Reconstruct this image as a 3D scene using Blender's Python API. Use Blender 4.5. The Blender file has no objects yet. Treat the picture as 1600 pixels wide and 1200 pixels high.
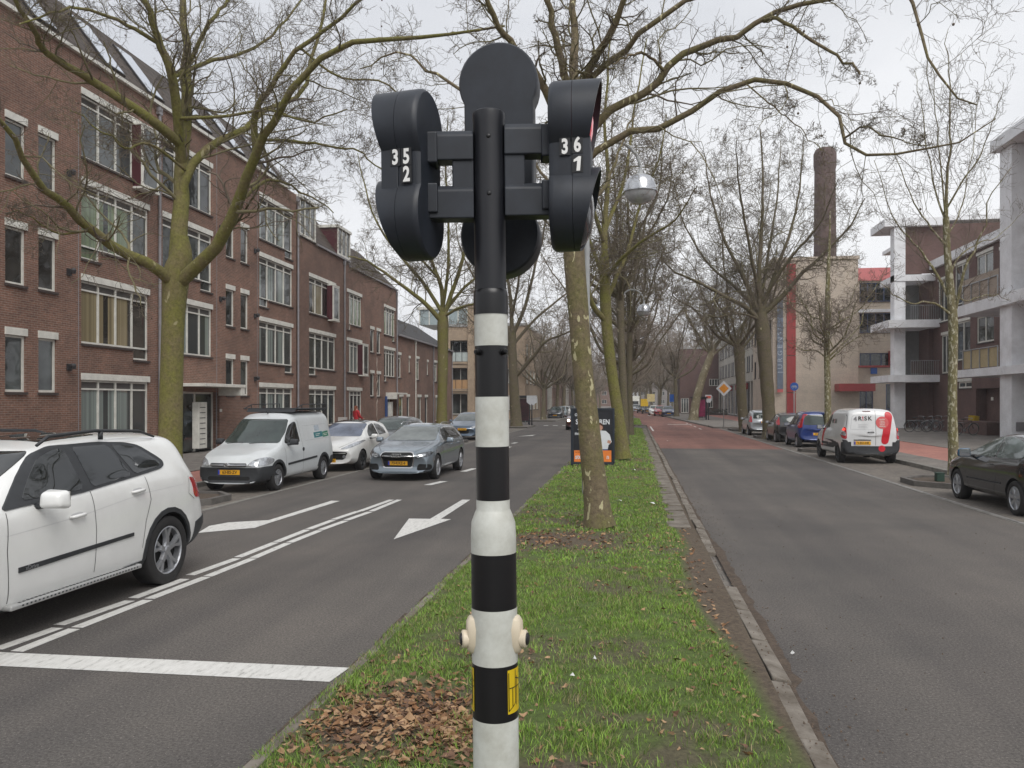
import bpy, bmesh, math, random
import numpy as np
from mathutils import Vector, Matrix
from mathutils.bvhtree import BVHTree

scene = bpy.context.scene
C = scene.collection
R = math.radians
# ------------------------------------------------------------------ camera
F = 1240.0; HZ = 627.0; CH = 2.07; YAW = R(8.71)
CA, SA = math.cos(YAW), math.sin(YAW)
cam_d = bpy.data.cameras.new('camera'); cam = bpy.data.objects.new('camera', cam_d); C.objects.link(cam)
scene.camera = cam
cam.location = (0, 0, CH); cam.rotation_euler = (R(90), 0, YAW)
cam_d.sensor_width = 36; cam_d.lens = 36 * F / 1600
cam_d.shift_y = (HZ - 600) / 1600
cam_d.clip_end = 2000; cam_d.clip_start = 0.05
# ------------------------------------------------------------------ sky and light
wd = bpy.data.worlds.new('World'); scene.world = wd; wd.use_nodes = True
nt = wd.node_tree; nt.nodes.clear()
o_ = nt.nodes.new('ShaderNodeOutputWorld'); bg = nt.nodes.new('ShaderNodeBackground')
sky = nt.nodes.new('ShaderNodeTexSky'); sky.sky_type = 'NISHITA'; sky.sun_disc = False
SUN_EL, SUN_ROT = 50, 150
sky.sun_elevation = R(SUN_EL); sky.sun_rotation = R(SUN_ROT); sky.air_density = 1.0; sky.dust_density = 6.0
hs = nt.nodes.new('ShaderNodeHueSaturation'); hs.inputs['Saturation'].default_value = 0.12
mx = nt.nodes.new('ShaderNodeMix'); mx.data_type = 'RGBA'; mx.inputs[0].default_value = 0.86
tc = nt.nodes.new('ShaderNodeTexCoord'); nz = nt.nodes.new('ShaderNodeTexNoise')
nz.inputs['Scale'].default_value = 1.1; nz.inputs['Detail'].default_value = 5
mp = nt.nodes.new('ShaderNodeMapping'); mp.inputs['Scale'].default_value = (1, 1, 2.6)
cr = nt.nodes.new('ShaderNodeValToRGB')
cr.color_ramp.elements[0].position = 0.36; cr.color_ramp.elements[0].color = (5.3, 5.5, 5.95, 1)
cr.color_ramp.elements[1].position = 0.64; cr.color_ramp.elements[1].color = (7.9, 8.0, 8.2, 1)
nt.links.new(tc.outputs['Generated'], mp.inputs[0]); nt.links.new(mp.outputs[0], nz.inputs['Vector'])
nt.links.new(nz.outputs['Fac'], cr.inputs[0])
nt.links.new(sky.outputs[0], hs.inputs['Color']); nt.links.new(hs.outputs[0], mx.inputs[6])
nt.links.new(cr.outputs[0], mx.inputs[7]); nt.links.new(mx.outputs[2], bg.inputs['Color'])
bg.inputs['Strength'].default_value = 0.1
nt.links.new(bg.outputs[0], o_.inputs[0])
sl = bpy.data.lights.new('sun', 'SUN'); sl.energy = 1.4; sl.angle = R(40); sl.color = (1, .97, .93)
so = bpy.data.objects.new('sun', sl); C.objects.link(so)
_sd = Vector((math.sin(R(SUN_ROT)) * math.cos(R(SUN_EL)), math.cos(R(SUN_ROT)) * math.cos(R(SUN_EL)), math.sin(R(SUN_EL))))
so.rotation_euler = (-_sd).to_track_quat('-Z', 'Y').to_euler()
scene.view_settings.view_transform = 'Standard'; scene.view_settings.look = 'None'
scene.view_settings.exposure = 0.45; scene.view_settings.gamma = 1.0
scene.render.engine = 'CYCLES'
scene.cycles.max_bounces = 5; scene.cycles.diffuse_bounces = 3; scene.cycles.glossy_bounces = 3
scene.cycles.transmission_bounces = 4; scene.cycles.transparent_max_bounces = 8
scene.cycles.use_denoising = True

# ------------------------------------------------------------------ real positions read off the calibrated camera
def W(px, py, D):
    r = (px - 800) * D / F
    return Vector((r * CA - D * SA, r * SA + D * CA, CH + (HZ - py) * D / F))
def G(px, py, z=0.0):
    return W(px, py, F * (CH - z) / (py - HZ))
def DX(px, X):
    return X / ((px - 800) / F * CA - SA)
def WX(px, py, X):
    return W(px, py, DX(px, X))

# ------------------------------------------------------------------ materials
MATS = {}
def newmat(name):
    m = bpy.data.materials.new(name); m.use_nodes = True
    n = m.node_tree.nodes; l = m.node_tree.links
    b = n['Principled BSDF']
    return m, n, l, b
def col4(c): return (c[0], c[1], c[2], 1)
def M(name, c, rough=0.6, metal=0.0, var=0.12, scale=3.0, bump=0.0, bscale=60, coat=0.0, emit=None, spec=0.5, dirt=None):
    if name in MATS: return MATS[name]
    m, n, l, b = newmat(name)
    b.inputs['Roughness'].default_value = rough; b.inputs['Metallic'].default_value = metal
    b.inputs['Coat Weight'].default_value = coat; b.inputs['Coat Roughness'].default_value = 0.05
    b.inputs['Specular IOR Level'].default_value = spec
    t = n.new('ShaderNodeTexCoord'); z = n.new('ShaderNodeTexNoise'); z.inputs['Scale'].default_value = scale
    z.inputs['Detail'].default_value = 6; z.inputs['Roughness'].default_value = .65
    l.new(t.outputs['Object'], z.inputs['Vector'])
    r = n.new('ShaderNodeValToRGB'); r.color_ramp.elements[0].position = .32; r.color_ramp.elements[1].position = .68
    d = dirt or [x * (1 - var) for x in c]
    r.color_ramp.elements[0].color = col4(d); r.color_ramp.elements[1].color = col4([min(1, x * (1 + var * .6)) for x in c])
    l.new(z.outputs['Fac'], r.inputs[0]); l.new(r.outputs[0], b.inputs['Base Color'])
    if bump:
        z2 = n.new('ShaderNodeTexNoise'); z2.inputs['Scale'].default_value = bscale; z2.inputs['Detail'].default_value = 4
        l.new(t.outputs['Object'], z2.inputs['Vector'])
        bp = n.new('ShaderNodeBump'); bp.inputs['Strength'].default_value = bump; bp.inputs['Distance'].default_value = .02
        l.new(z2.outputs['Fac'], bp.inputs['Height']); l.new(bp.outputs[0], b.inputs['Normal'])
    if emit:
        b.inputs['Emission Color'].default_value = col4(emit[0]); b.inputs['Emission Strength'].default_value = emit[1]
    MATS[name] = m
    return m

def brickmat(name, c1, c2, mortar, bw=.22, bh=.0625, ms=.011, rough=.85, horiz=False, stain=.35, rot=0, tint=None):
    """bricks laid along x (+y) with courses in z; horiz=True lays them on the ground"""
    if name in MATS: return MATS[name]
    m, n, l, b = newmat(name)
    b.inputs['Roughness'].default_value = rough
    t = n.new('ShaderNodeTexCoord')
    if horiz:
        mp = n.new('ShaderNodeMapping'); mp.inputs['Rotation'].default_value = (0, 0, rot)
        l.new(t.outputs['Object'], mp.inputs[0]); vec = mp.outputs[0]
    else:
        s = n.new('ShaderNodeSeparateXYZ'); l.new(t.outputs['Object'], s.inputs[0])
        a = n.new('ShaderNodeMath'); a.operation = 'ADD'; l.new(s.outputs[0], a.inputs[0]); l.new(s.outputs[1], a.inputs[1])
        cb = n.new('ShaderNodeCombineXYZ'); l.new(a.outputs[0], cb.inputs[0]); l.new(s.outputs[2], cb.inputs[1]); vec = cb.outputs[0]
    br = n.new('ShaderNodeTexBrick'); l.new(vec, br.inputs['Vector'])
    br.inputs['Scale'].default_value = 1; br.inputs['Brick Width'].default_value = bw; br.inputs['Row Height'].default_value = bh
    br.inputs['Mortar Size'].default_value = ms / 2; br.inputs['Mortar Smooth'].default_value = .15; br.inputs['Bias'].default_value = 0
    br.inputs['Color1'].default_value = col4(c1); br.inputs['Color2'].default_value = col4(c2); br.inputs['Mortar'].default_value = col4(mortar)
    z = n.new('ShaderNodeTexNoise'); z.inputs['Scale'].default_value = .55; z.inputs['Detail'].default_value = 8; z.inputs['Roughness'].default_value = .7
    l.new(t.outputs['Object'], z.inputs['Vector'])
    rr = n.new('ShaderNodeValToRGB'); rr.color_ramp.elements[0].position = .3; rr.color_ramp.elements[1].position = .7
    rr.color_ramp.elements[0].color = (1 - stain,) * 3 + (1,); rr.color_ramp.elements[1].color = (1.1, 1.08, 1.05, 1)
    l.new(z.outputs['Fac'], rr.inputs[0])
    mm = n.new('ShaderNodeMix'); mm.data_type = 'RGBA'; mm.blend_type = 'MULTIPLY'; mm.inputs[0].default_value = 1
    l.new(br.outputs['Color'], mm.inputs[6]); l.new(rr.outputs[0], mm.inputs[7])
    z3 = n.new('ShaderNodeTexNoise'); z3.inputs['Scale'].default_value = 14; z3.inputs['Detail'].default_value = 3
    l.new(t.outputs['Object'], z3.inputs['Vector'])
    r3 = n.new('ShaderNodeValToRGB'); r3.color_ramp.elements[0].position = .3; r3.color_ramp.elements[1].position = .7
    r3.color_ramp.elements[0].color = (.78, .78, .8, 1); r3.color_ramp.elements[1].color = (1.15, 1.12, 1.1, 1)
    l.new(z3.outputs['Fac'], r3.inputs[0])
    m3 = n.new('ShaderNodeMix'); m3.data_type = 'RGBA'; m3.blend_type = 'MULTIPLY'; m3.inputs[0].default_value = 1
    l.new(mm.outputs[2], m3.inputs[6]); l.new(r3.outputs[0], m3.inputs[7])
    l.new(m3.outputs[2], b.inputs['Base Color'])
    bp = n.new('ShaderNodeBump'); bp.inputs['Strength'].default_value = .5; bp.inputs['Distance'].default_value = .01; bp.invert = True
    l.new(br.outputs['Fac'], bp.inputs['Height']); l.new(bp.outputs[0], b.inputs['Normal'])
    MATS[name] = m
    return m

def glassmat(name, c, rough=.03, tint_var=.5, spec=.6):
    """window pane: dark reflective glass over a dim room"""
    if name in MATS: return MATS[name]
    m, n, l, b = newmat(name)
    b.inputs['Roughness'].default_value = rough; b.inputs['Specular IOR Level'].default_value = spec; b.inputs['IOR'].default_value = 1.6
    t = n.new('ShaderNodeTexCoord'); z = n.new('ShaderNodeTexNoise'); z.inputs['Scale'].default_value = 1.3; z.inputs['Detail'].default_value = 3
    l.new(t.outputs['Object'], z.inputs['Vector'])
    r = n.new('ShaderNodeValToRGB'); r.color_ramp.elements[0].position = .35; r.color_ramp.elements[1].position = .65
    r.color_ramp.elements[0].color = col4([x * (1 - tint_var) for x in c]); r.color_ramp.elements[1].color = col4([x * (1 + tint_var) for x in c])
    l.new(z.outputs['Fac'], r.inputs[0]); l.new(r.outputs[0], b.inputs['Base Color'])
    z2 = n.new('ShaderNodeTexNoise'); z2.inputs['Scale'].default_value = 1.5
    l.new(t.outputs['Object'], z2.inputs['Vector'])
    bp = n.new('ShaderNodeBump'); bp.inputs['Strength'].default_value = .06; bp.inputs['Distance'].default_value = .05
    l.new(z2.outputs['Fac'], bp.inputs['Height']); l.new(bp.outputs[0], b.inputs['Normal'])
    MATS[name] = m
    return m

# ------------------------------------------------------------------ mesh collector
class MB:
    def __init__(s): s.v = []; s.f = []; s.m = []
    def add(s, vs, fs, mi=0):
        o = len(s.v); s.v += [tuple(v) for v in vs]; s.f += [tuple(i + o for i in f) for f in fs]; s.m += [mi] * len(fs); return s
    def box(s, x0, x1, y0, y1, z0, z1, mi=0):
        v = [(x, y, z) for z in (z0, z1) for y in (y0, y1) for x in (x0, x1)]
        return s.add(v, [(0, 2, 3, 1), (4, 5, 7, 6), (0, 1, 5, 4), (2, 6, 7, 3), (0, 4, 6, 2), (1, 3, 7, 5)], mi)
    def hexa(s, b, t, mi=0):
        n = len(b)
        return s.add(list(b) + list(t), [tuple(range(n))[::-1], tuple(range(n, 2 * n))] + [(i, (i + 1) % n, n + (i + 1) % n, n + i) for i in range(n)], mi)
    def prism(s, poly, axis, a0, a1, mi=0):
        def mk(p, a):
            return {'x': (a, p[0], p[1]), 'y': (p[0], a, p[1]), 'z': (p[0], p[1], a)}[axis]
        return s.hexa([mk(p, a0) for p in poly], [mk(p, a1) for p in poly], mi)
    def tube(s, pts, rad, n=8, mi=0, cap=True, closed=False):
        pts = [Vector(p) for p in pts]; k = len(pts)
        if not isinstance(rad, (list, tuple)): rad = [rad] * k
        rings = []; up = None
        for i, p in enumerate(pts):
            if closed: d = (pts[(i + 1) % k] - pts[i - 1])
            else: d = (pts[min(i + 1, k - 1)] - pts[max(i - 1, 0)])
            d.normalize()
            if up is None: up = Vector((0, 0, 1)) if abs(d.z) < .9 else Vector((1, 0, 0))
            a = d.cross(up)
            if a.length < 1e-4: a = d.cross(Vector((0.3, 1, 0.2)))
            a.normalize(); b = a.cross(d); up = b
            rings.append([p + (a * math.cos(t * 2 * math.pi / n) + b * math.sin(t * 2 * math.pi / n)) * rad[i] for t in range(n)])
        vs = [q for r_ in rings for q in r_]; fs = []
        for i in range(k if closed else k - 1):
            j = (i + 1) % k
            for t in range(n):
                fs.append((i * n + t, i * n + (t + 1) % n, j * n + (t + 1) % n, j * n + t))
        if cap and not closed: fs += [tuple(range(n))[::-1], tuple(range((k - 1) * n, k * n))]
        return s.add(vs, fs, mi)
    def lathe(s, prof, c=(0, 0, 0), n=32, axis='z', mi=0, cap=True):
        vs = []; fs = []
        for r_, h in prof:
            for t in range(n):
                a = t * 2 * math.pi / n; u, w = r_ * math.cos(a), r_ * math.sin(a)
                vs.append({'z': (c[0] + u, c[1] + w, c[2] + h), 'x': (c[0] + h, c[1] + u, c[2] + w), 'y': (c[0] + w, c[1] + h, c[2] + u)}[axis])
        for i in range(len(prof) - 1):
            for t in range(n): fs.append((i * n + t, i * n + (t + 1) % n, (i + 1) * n + (t + 1) % n, (i + 1) * n + t))
        if cap and prof[0][0] > 1e-6: fs.append(tuple(range(n))[::-1])
        if cap and prof[-1][0] > 1e-6: fs.append(tuple(range((len(prof) - 1) * n, len(prof) * n)))
        return s.add(vs, fs, mi)
    def xf(s, m, start=0):
        s.v = s.v[:start] + [tuple(m @ Vector(p)) for p in s.v[start:]]; return s
    def build(s, name, mat, parent=None, smooth=False, bevel=0, seg=2, loc=None, auto=None):
        me = bpy.data.meshes.new(name); me.from_pydata(s.v, [], s.f)
        mats = mat if isinstance(mat, (list, tuple)) else [mat]
        for q in mats: me.materials.append(q)
        if len(mats) > 1: me.polygons.foreach_set('material_index', s.m)
        if smooth: me.polygons.foreach_set('use_smooth', [True] * len(me.polygons))
        bm = bmesh.new(); bm.from_mesh(me); bmesh.ops.remove_doubles(bm, verts=bm.verts, dist=1e-6) if not bevel else None
        bmesh.ops.recalc_face_normals(bm, faces=bm.faces)
        if auto:
            for e in bm.edges:
                if len(e.link_faces) == 2 and e.calc_face_angle(0) > R(auto): e.smooth = False
        bm.to_mesh(me); bm.free()
        o = bpy.data.objects.new(name, me); C.objects.link(o)
        if parent: o.parent = parent
        if loc: o.location = loc
        if bevel:
            b = o.modifiers.new('bevel', 'BEVEL'); b.width = bevel; b.segments = seg; b.limit_method = 'ANGLE'; b.angle_limit = R(35)
        return o
def empty(name, label, cat, loc=(0, 0, 0), rz=0, group=None):
    o = bpy.data.objects.new(name, None); C.objects.link(o); o.empty_display_size = .2
    o.location = loc; o.rotation_euler = (0, 0, rz); return tag(o, label, cat, group)
def tag(o, label=None, cat=None, group=None, kind=None):
    if label: o['label'] = label
    if cat: o['category'] = cat
    if group: o['group'] = group
    if kind: o['kind'] = kind
    return o
def ctree(o, parent=None):
    c = o.copy(); C.objects.link(c); c.parent = parent
    for k in [x for x in list(C.objects) if x.parent == o]: ctree(k, c)
    return c
def text(body, size, name, mat, parent, loc, rot=(R(90), 0, 0), extrude=.002, bold=.0, align='CENTER', sx=1.0):
    cu = bpy.data.curves.new(name, 'FONT'); cu.body = body; cu.size = size; cu.extrude = extrude; cu.offset = bold
    cu.align_x = align; cu.align_y = 'CENTER'; cu.resolution_u = 3
    t = bpy.data.objects.new('tmp', cu)
    C.objects.link(t); bpy.context.view_layer.update()
    me = bpy.data.meshes.new_from_object(t.evaluated_get(bpy.context.evaluated_depsgraph_get()))
    bpy.data.objects.remove(t); bpy.data.curves.remove(cu)
    me.transform(Matrix.Diagonal((sx, 1, 1, 1)))
    me.materials.clear(); me.materials.append(mat)
    o = bpy.data.objects.new(name, me); C.objects.link(o); o.parent = parent; o.location = loc; o.rotation_euler = rot
    return o
# ------------------------------------------------------------------ the ground
def asphalt(name, base, speck, red=False):
    m, n, l, b = newmat(name); b.inputs['Roughness'].default_value = .82; b.inputs['Specular IOR Level'].default_value = .2
    t = n.new('ShaderNodeTexCoord')
    def noise(sc, det, lo, hi, c0, c1, mp=None, rough=.6):
        z = n.new('ShaderNodeTexNoise'); z.inputs['Scale'].default_value = sc; z.inputs['Detail'].default_value = det; z.inputs['Roughness'].default_value = rough
        if mp:
            q = n.new('ShaderNodeMapping'); q.inputs['Scale'].default_value = mp; l.new(t.outputs['Object'], q.inputs[0]); l.new(q.outputs[0], z.inputs['Vector'])
        else: l.new(t.outputs['Object'], z.inputs['Vector'])
        r = n.new('ShaderNodeValToRGB'); r.color_ramp.elements[0].position = lo; r.color_ramp.elements[1].position = hi
        r.color_ramp.elements[0].color = col4(c0); r.color_ramp.elements[1].color = col4(c1)
        l.new(z.outputs['Fac'], r.inputs[0]); return r.outputs[0], z
    def mul(a, c):
        k = n.new('ShaderNodeMix'); k.data_type = 'RGBA'; k.blend_type = 'MULTIPLY'; k.inputs[0].default_value = 1
        l.new(a, k.inputs[6]); l.new(c, k.inputs[7]); return k.outputs[2]
    big, _ = noise(.35, 6, .3, .7, [x * .78 for x in base], [base[0] * 1.18, base[1] * 1.13, base[2] * 1.08])
    lane, _ = noise(1.0, 3, .35, .65, (.80, .80, .82), (1.12, 1.11, 1.09), mp=(.8, .05, 1))
    fine, zf = noise(48, 5, .36, .66, (.50, .49, .48), (1.52, 1.49, 1.45), rough=.85)
    out = mul(mul(big, lane), fine)
    v = n.new('ShaderNodeTexVoronoi'); v.inputs['Scale'].default_value = 40; l.new(t.outputs['Object'], v.inputs['Vector'])
    r = n.new('ShaderNodeValToRGB'); r.color_ramp.elements[0].position = .16; r.color_ramp.elements[1].position = .26
    r.color_ramp.elements[0].color = (1, 1, 1, 1); r.color_ramp.elements[1].color = (0, 0, 0, 1); l.new(v.outputs['Distance'], r.inputs[0])
    s = n.new('ShaderNodeSeparateColor'); l.new(v.outputs['Color'], s.inputs[0])
    g = n.new('ShaderNodeMath'); g.operation = 'GREATER_THAN'; g.inputs[1].default_value = .74; l.new(s.outputs[0], g.inputs[0])
    mu = n.new('ShaderNodeMath'); mu.operation = 'MULTIPLY'; l.new(g.outputs[0], mu.inputs[0]); l.new(r.outputs[0], mu.inputs[1])
    zz = n.new('ShaderNodeTexNoise'); zz.inputs['Scale'].default_value = 66; zz.inputs['Detail'].default_value = 3; zz.inputs['Roughness'].default_value = .8; l.new(t.outputs['Object'], zz.inputs['Vector'])
    rz = n.new('ShaderNodeValToRGB'); rz.color_ramp.elements[0].position = .60; rz.color_ramp.elements[1].position = .70; l.new(zz.outputs['Fac'], rz.inputs[0])
    mu = n.new('ShaderNodeMath'); mu.operation = 'MULTIPLY'; l.new(rz.outputs[0], mu.inputs[0]); mu.inputs[1].default_value = .8
    k = n.new('ShaderNodeMix'); k.data_type = 'RGBA'; l.new(mu.outputs[0], k.inputs[0]); l.new(out, k.inputs[6]); k.inputs[7].default_value = col4(speck)
    # long meandering cracks / patches
    l.new(k.outputs[2], b.inputs['Base Color'])
    bp = n.new('ShaderNodeBump'); bp.inputs['Strength'].default_value = .45; bp.inputs['Distance'].default_value = .008
    l.new(zf.outputs['Fac'], bp.inputs['Height']); l.new(bp.outputs[0], b.inputs['Normal'])
    return m
ASP = asphalt('asphalt', (.112, .107, .104), (.36, .32, .29))
ASPR = asphalt('red_asphalt', (.21, .115, .10), (.33, .22, .2))
PAVE = brickmat('pavement_tiles', (.17, .155, .14), (.215, .2, .18), (.09, .085, .075), .3, .3, .012, horiz=True, stain=.3)
CLINK = brickmat('parking_bricks', (.15, .135, .118), (.2, .18, .155), (.075, .07, .06), .2, .1, .012, horiz=True, stain=.3, rot=R(90))
REDP = brickmat('red_cycle_paving', (.35, .155, .125), (.38, .175, .14), (.25, .12, .1), .3, .3, .006, horiz=True, stain=.2)
KERB = M('kerb_concrete', (.2, .19, .17), .85, var=.3, scale=4, bump=.3)
KERBD = M('kerb_dark', (.12, .11, .1), .85, var=.3, scale=4, bump=.3)
SOIL = M('bare_soil', (.085, .062, .045), .95, var=.4, scale=9, bump=.8, bscale=40)
def paint_mat():
    m, n, l, b = newmat('road_paint'); b.inputs['Roughness'].default_value = .6
    t = n.new('ShaderNodeTexCoord'); z = n.new('ShaderNodeTexNoise'); z.inputs['Scale'].default_value = 22; z.inputs['Detail'].default_value = 8; z.inputs['Roughness'].default_value = .75
    q = n.new('ShaderNodeMapping'); q.inputs['Scale'].default_value = (1, .3, 1); l.new(t.outputs['Object'], q.inputs[0]); l.new(q.outputs[0], z.inputs['Vector'])
    r = n.new('ShaderNodeValToRGB'); e = r.color_ramp.elements; e[0].position = .3; e[0].color = (.2, .19, .18, 1); e[1].position = .44; e[1].color = (.56, .55, .52, 1)
    x = r.color_ramp.elements.new(.7); x.color = (.7, .69, .66, 1)
    l.new(z.outputs['Fac'], r.inputs[0]); l.new(r.outputs[0], b.inputs['Base Color']); return m
PAINT = paint_mat()

def sheet(name, polys, mat, z=0.0, th=None, label=None):
    b = MB()
    for p in polys:
        if th: b.prism(p, 'z', z - th, z)
        else: b.add([(x, y, z) for x, y in p], [tuple(range(len(p)))])
    o = b.build(name, mat); o['kind'] = 'structure'
    return o
def rect(x0, x1, y0, y1): return [(x0, y0), (x1, y0), (x1, y1), (x0, y1)]
FAR = 420
sheet('ground', [rect(-700, 700, -300, 1200)], PAVE, -.03)
sheet('road', [rect(-8.05, -2.12, -30, FAR), rect(1.12, 6.45, -30, 35.5), rect(-2.12, 1.12, 60, 67), rect(-60, -8.05, 66, 80)], ASP, 0)
sheet('red_road', [rect(1.12, 6.45, 35.5, 62), [(1.12, 62), (6.0, 62), (5.9, 66), (4.6, 95), (3.4, 130), (-.5, 260), (-5, 260), (-1.0, 176), (.75, 75)]], ASPR, 0)
sheet('parking_strip', [rect(-10.3, -8.05, -30, 60), rect(6.45, 8.7, -30, 62)], CLINK, .004)
sheet('cycle_path', [rect(-12.2, -10.45, -30, 63), rect(10.05, 13.0, -30, 300)], REDP, .105, .3)
sheet('pavement', [rect(-26, -12.2, -30, 65), rect(8.85, 10.05, -30, 62), rect(13.0, 46, -30, 300), rect(-26, -7.9, 81, 300), [(6.0, 62), (10.05, 62), (10.05, 300), (-1, 300), (-.6, 262), (3.5, 130), (4.7, 95), (6.0, 66)], rect(-12.2, -8, 60, 65)], PAVE, .12, .3)
kb = MB()
def kline(x, w, y0, y1, z):
    y = y0
    while y < y1:
        kb.box(x, x + w, y + .004, min(y + 1.0, y1) - .004, -.2, z + random.uniform(-.004, .004)); y += 1.0
random.seed(4)
kline(-10.45, .15, -2, 60, .125); kline(8.7, .15, 6, 62, .13); kline(-12.26, .06, 0, 60, .128); kline(13.0, .08, 5, 100, .126)
kline(10.02, .07, 5, 100, .124)
kline(-8.12, .1, -2, 60, .012); kline(6.4, .1, 3, 62, .012)
kb.hexa([(5.9, 66, -.2), (6.04, 66, -.2), (4.74, 95, -.2), (4.6, 95, -.2)], [(5.9, 66, .13), (6.04, 66, .13), (4.74, 95, .13), (4.6, 95, .13)]); kb.hexa([(4.6, 95, -.2), (4.74, 95, -.2), (3.54, 130, -.2), (3.4, 130, -.2)], [(4.6, 95, .13), (4.74, 95, .13), (3.54, 130, .13), (3.4, 130, .13)]); kline(-7.95, .14, 81, 160, .13)
o = kb.build('kerb', KERB, bevel=.012); o['kind'] = 'structure'
# median kerbs : the right one broken and half buried
kb = MB(); 
y = -3.0
while y < 59.5:
    kb.box(-2.12, -2.04, y + .006, y + .99, -.2, .065 + random.uniform(-.008, .008)); y += 1.0
y = 3.0
while y < 59.5:
    w = .17; j = random.uniform(-.02, .02)
    if 8.5 < y < 10.4: 
        y += 1.0; continue
    kb.hexa([(.98 + j, y + .01, -.2), (1.12 + j, y + .01, -.2), (1.12 + j * .4, y + .99, -.2), (.98 + j * .4, y + .99, -.2)],
            [(.98 + j, y + .01, .055 + j), (1.12 + j, y + .01, .030), (1.12 + j * .4, y + .99, .030), (.98 + j * .4, y + .99, .045)])
    if y > 12:   # stray paving slabs between grass and kerb
        q = y
        while q < y + 1:
            kb.box(.60 + random.uniform(-.14, .08), .91, q + .01, q + .29, -.2, .064 + random.uniform(-.012, .008)); q += .3
    y += 1.0
for yy in (67.2,):
    kb.box(-2.12, 1.12, yy, yy + .12, -.2, .09)
kb.box(-2.0, .93, 59.4, 59.52, -.2, .09)
o = kb.build('median_kerb', M('kerb_dirty', (.185, .165, .14), .9, var=.45, scale=3.5, bump=.4, dirt=(.085, .068, .05)), bevel=.012); o['kind'] = 'structure'
# painted markings
def quad(*pp): return [(G(*p).x, G(*p).y) for p in pp]
marks = [quad((0, 1019), (546, 1044), (515, 1066), (0, 1040))]
marks[0] = [(G(0, 1019).x - 3, G(0, 1019).y - .08)] + marks[0][1:3] + [(G(0, 1040).x - 3, G(0, 1040).y - .08)]
dash = [((-6, 1015), (90, 981.5)), ((92, 977), (203, 939)), ((208, 935), (289, 905)), ((297, 899), (370, 873)), ((372, 871), (430, 848)), ((432, 847), (480, 828)), ((482, 827), (520, 813)), ((521, 812), (560, 799)), ((562, 799), (612, 781))]
dash2 = [((26, 1018.5), (116, 983)), ((120, 981), (231, 938)), ((233, 936), (322, 902)), ((324, 901), (395, 873)), ((396, 872), (450, 849)), ((452, 848), (500, 829)), ((501, 828), (540, 814)), ((541, 813), (578, 800)), ((580, 799), (624, 781))]
for dd, off in ((dash, 0), (dash2, 0)):
    for a, c in dd:
        A, B = G(*a), G(*c); w = .06
        marks.append([(A.x - w, A.y), (A.x + w, A.y), (B.x + w, B.y), (B.x - w, B.y)])
# straight on arrow
marks.append(quad((615, 843), (639, 810.5), (672, 811), (722, 781), (735, 781), (689, 811), (705, 811.5)))
marks.append(quad((309, 833), (327, 822), (357, 816.5), (420, 813), (518, 782.5), (531, 783), (425, 816), (398, 825)))
for (a, c) in (((666, 758), (692, 752)), ((722, 737), (740, 732)), ((760, 716), (772, 713)), ((790, 700), (796, 698)), ((800, 693), (806, 691.5))):
    A, B = G(*a), G(*c); marks.append([(A.x - .07, A.y), (A.x + .13, A.y), (B.x + .13, B.y), (B.x - .07, B.y)])
marks.append(quad((808, 682), (832, 681), (840, 678), (836, 679.4)))
for k in range(7): marks.append(rect(-7.6 + k * .8, -7.2 + k * .8, 67, 67.9))
for k in range(4):  # right carriageway, far
    marks.append(rect(4.9, 5.0, 60 + k * 5, 62.4 + k * 5)); marks.append(rect(2.0 + k, 2.6 + k, 116, 118))
marks.append(rect(1.3, 1.42, 56, 66)); marks.append(rect(3.0, 5.0, 72, 72.6)); marks.append(rect(2.2, 5.6, 148, 151))
sheet('road_marking', marks, PAINT, .004)
# white edge line of the right-hand parking strip
sheet('parking_line', [rect(6.44, 6.52, 12, 60)], M('worn_paint', (.22, .21, .2), .7, var=.5, scale=6), .0175)
random.seed(8)
gp = []; yy = 2.0
while yy < 40: gp.append((1.10, yy, 1.14 + .05 * random.random() + (.05 if 6 < yy < 12 else 0))); yy += .18
b = MB()
for (x, y, x2), (u, v, u2) in zip(gp, gp[1:]): b.add([(x, y, .0032), (x2, y, .0032), (u2, v, .0032), (u, v, .0032)], [(0, 1, 2, 3)])
b.build('gutter_dirt', SOIL)['kind'] = 'structure'
b = MB()
for k in range(120): 
    y = 3 + k * .5; b.add([(-2.13, y, .0032), (-2.16 - .05 * random.random(), y, .0032), (-2.16 - .05 * random.random(), y + .5, .0032), (-2.13, y + .5, .0032)], [(0, 3, 2, 1)])
b.build('gutter_dirt', SOIL)['kind'] = 'structure'
# tree islands in the parking strips
def island(x0, x1, y0, y1, ch, name='tree_island'):
    b = MB()
    if x0 > 0: out = [(x0, y0 + ch), (x0, y1 - ch), (x0 + ch, y1), (x1, y1), (x1, y0), (x0 + ch, y0)]
    else: out = [(x1, y0 + ch), (x1, y1 - ch), (x1 - ch, y1), (x0, y1), (x0, y0), (x1 - ch, y0)]
    c = (sum(p[0] for p in out) / 6, sum(p[1] for p in out) / 6)
    inn = [(c[0] + (p[0] - c[0]) * .86, c[1] + (p[1] - c[1]) * .9) for p in out]
    n = 6; vs = [(p[0], p[1], -.1) for p in out] + [(p[0], p[1], .13) for p in out] + [(p[0], p[1], .13) for p in inn] + [(p[0], p[1], .0) for p in inn]
    fs = []
    for i in range(n):
        j = (i + 1) % n
        for k in range(3): fs.append((k * n + i, k * n + j, (k + 1) * n + j, (k + 1) * n + i))
    b.add(vs, fs); b.add([(p[0], p[1], .08) for p in inn], [tuple(range(6))], 1)
    o = b.build(name, [KERBD, SOIL]); o['kind'] = 'structure'; return o
island(6.75, 8.68, 19.9, 22.3, .7); island(6.75, 8.68, 33.0, 35.2, .7); island(6.75, 8.68, 44.9, 47.6, .7); island(6.75, 8.68, 56, 60, .7)
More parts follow.
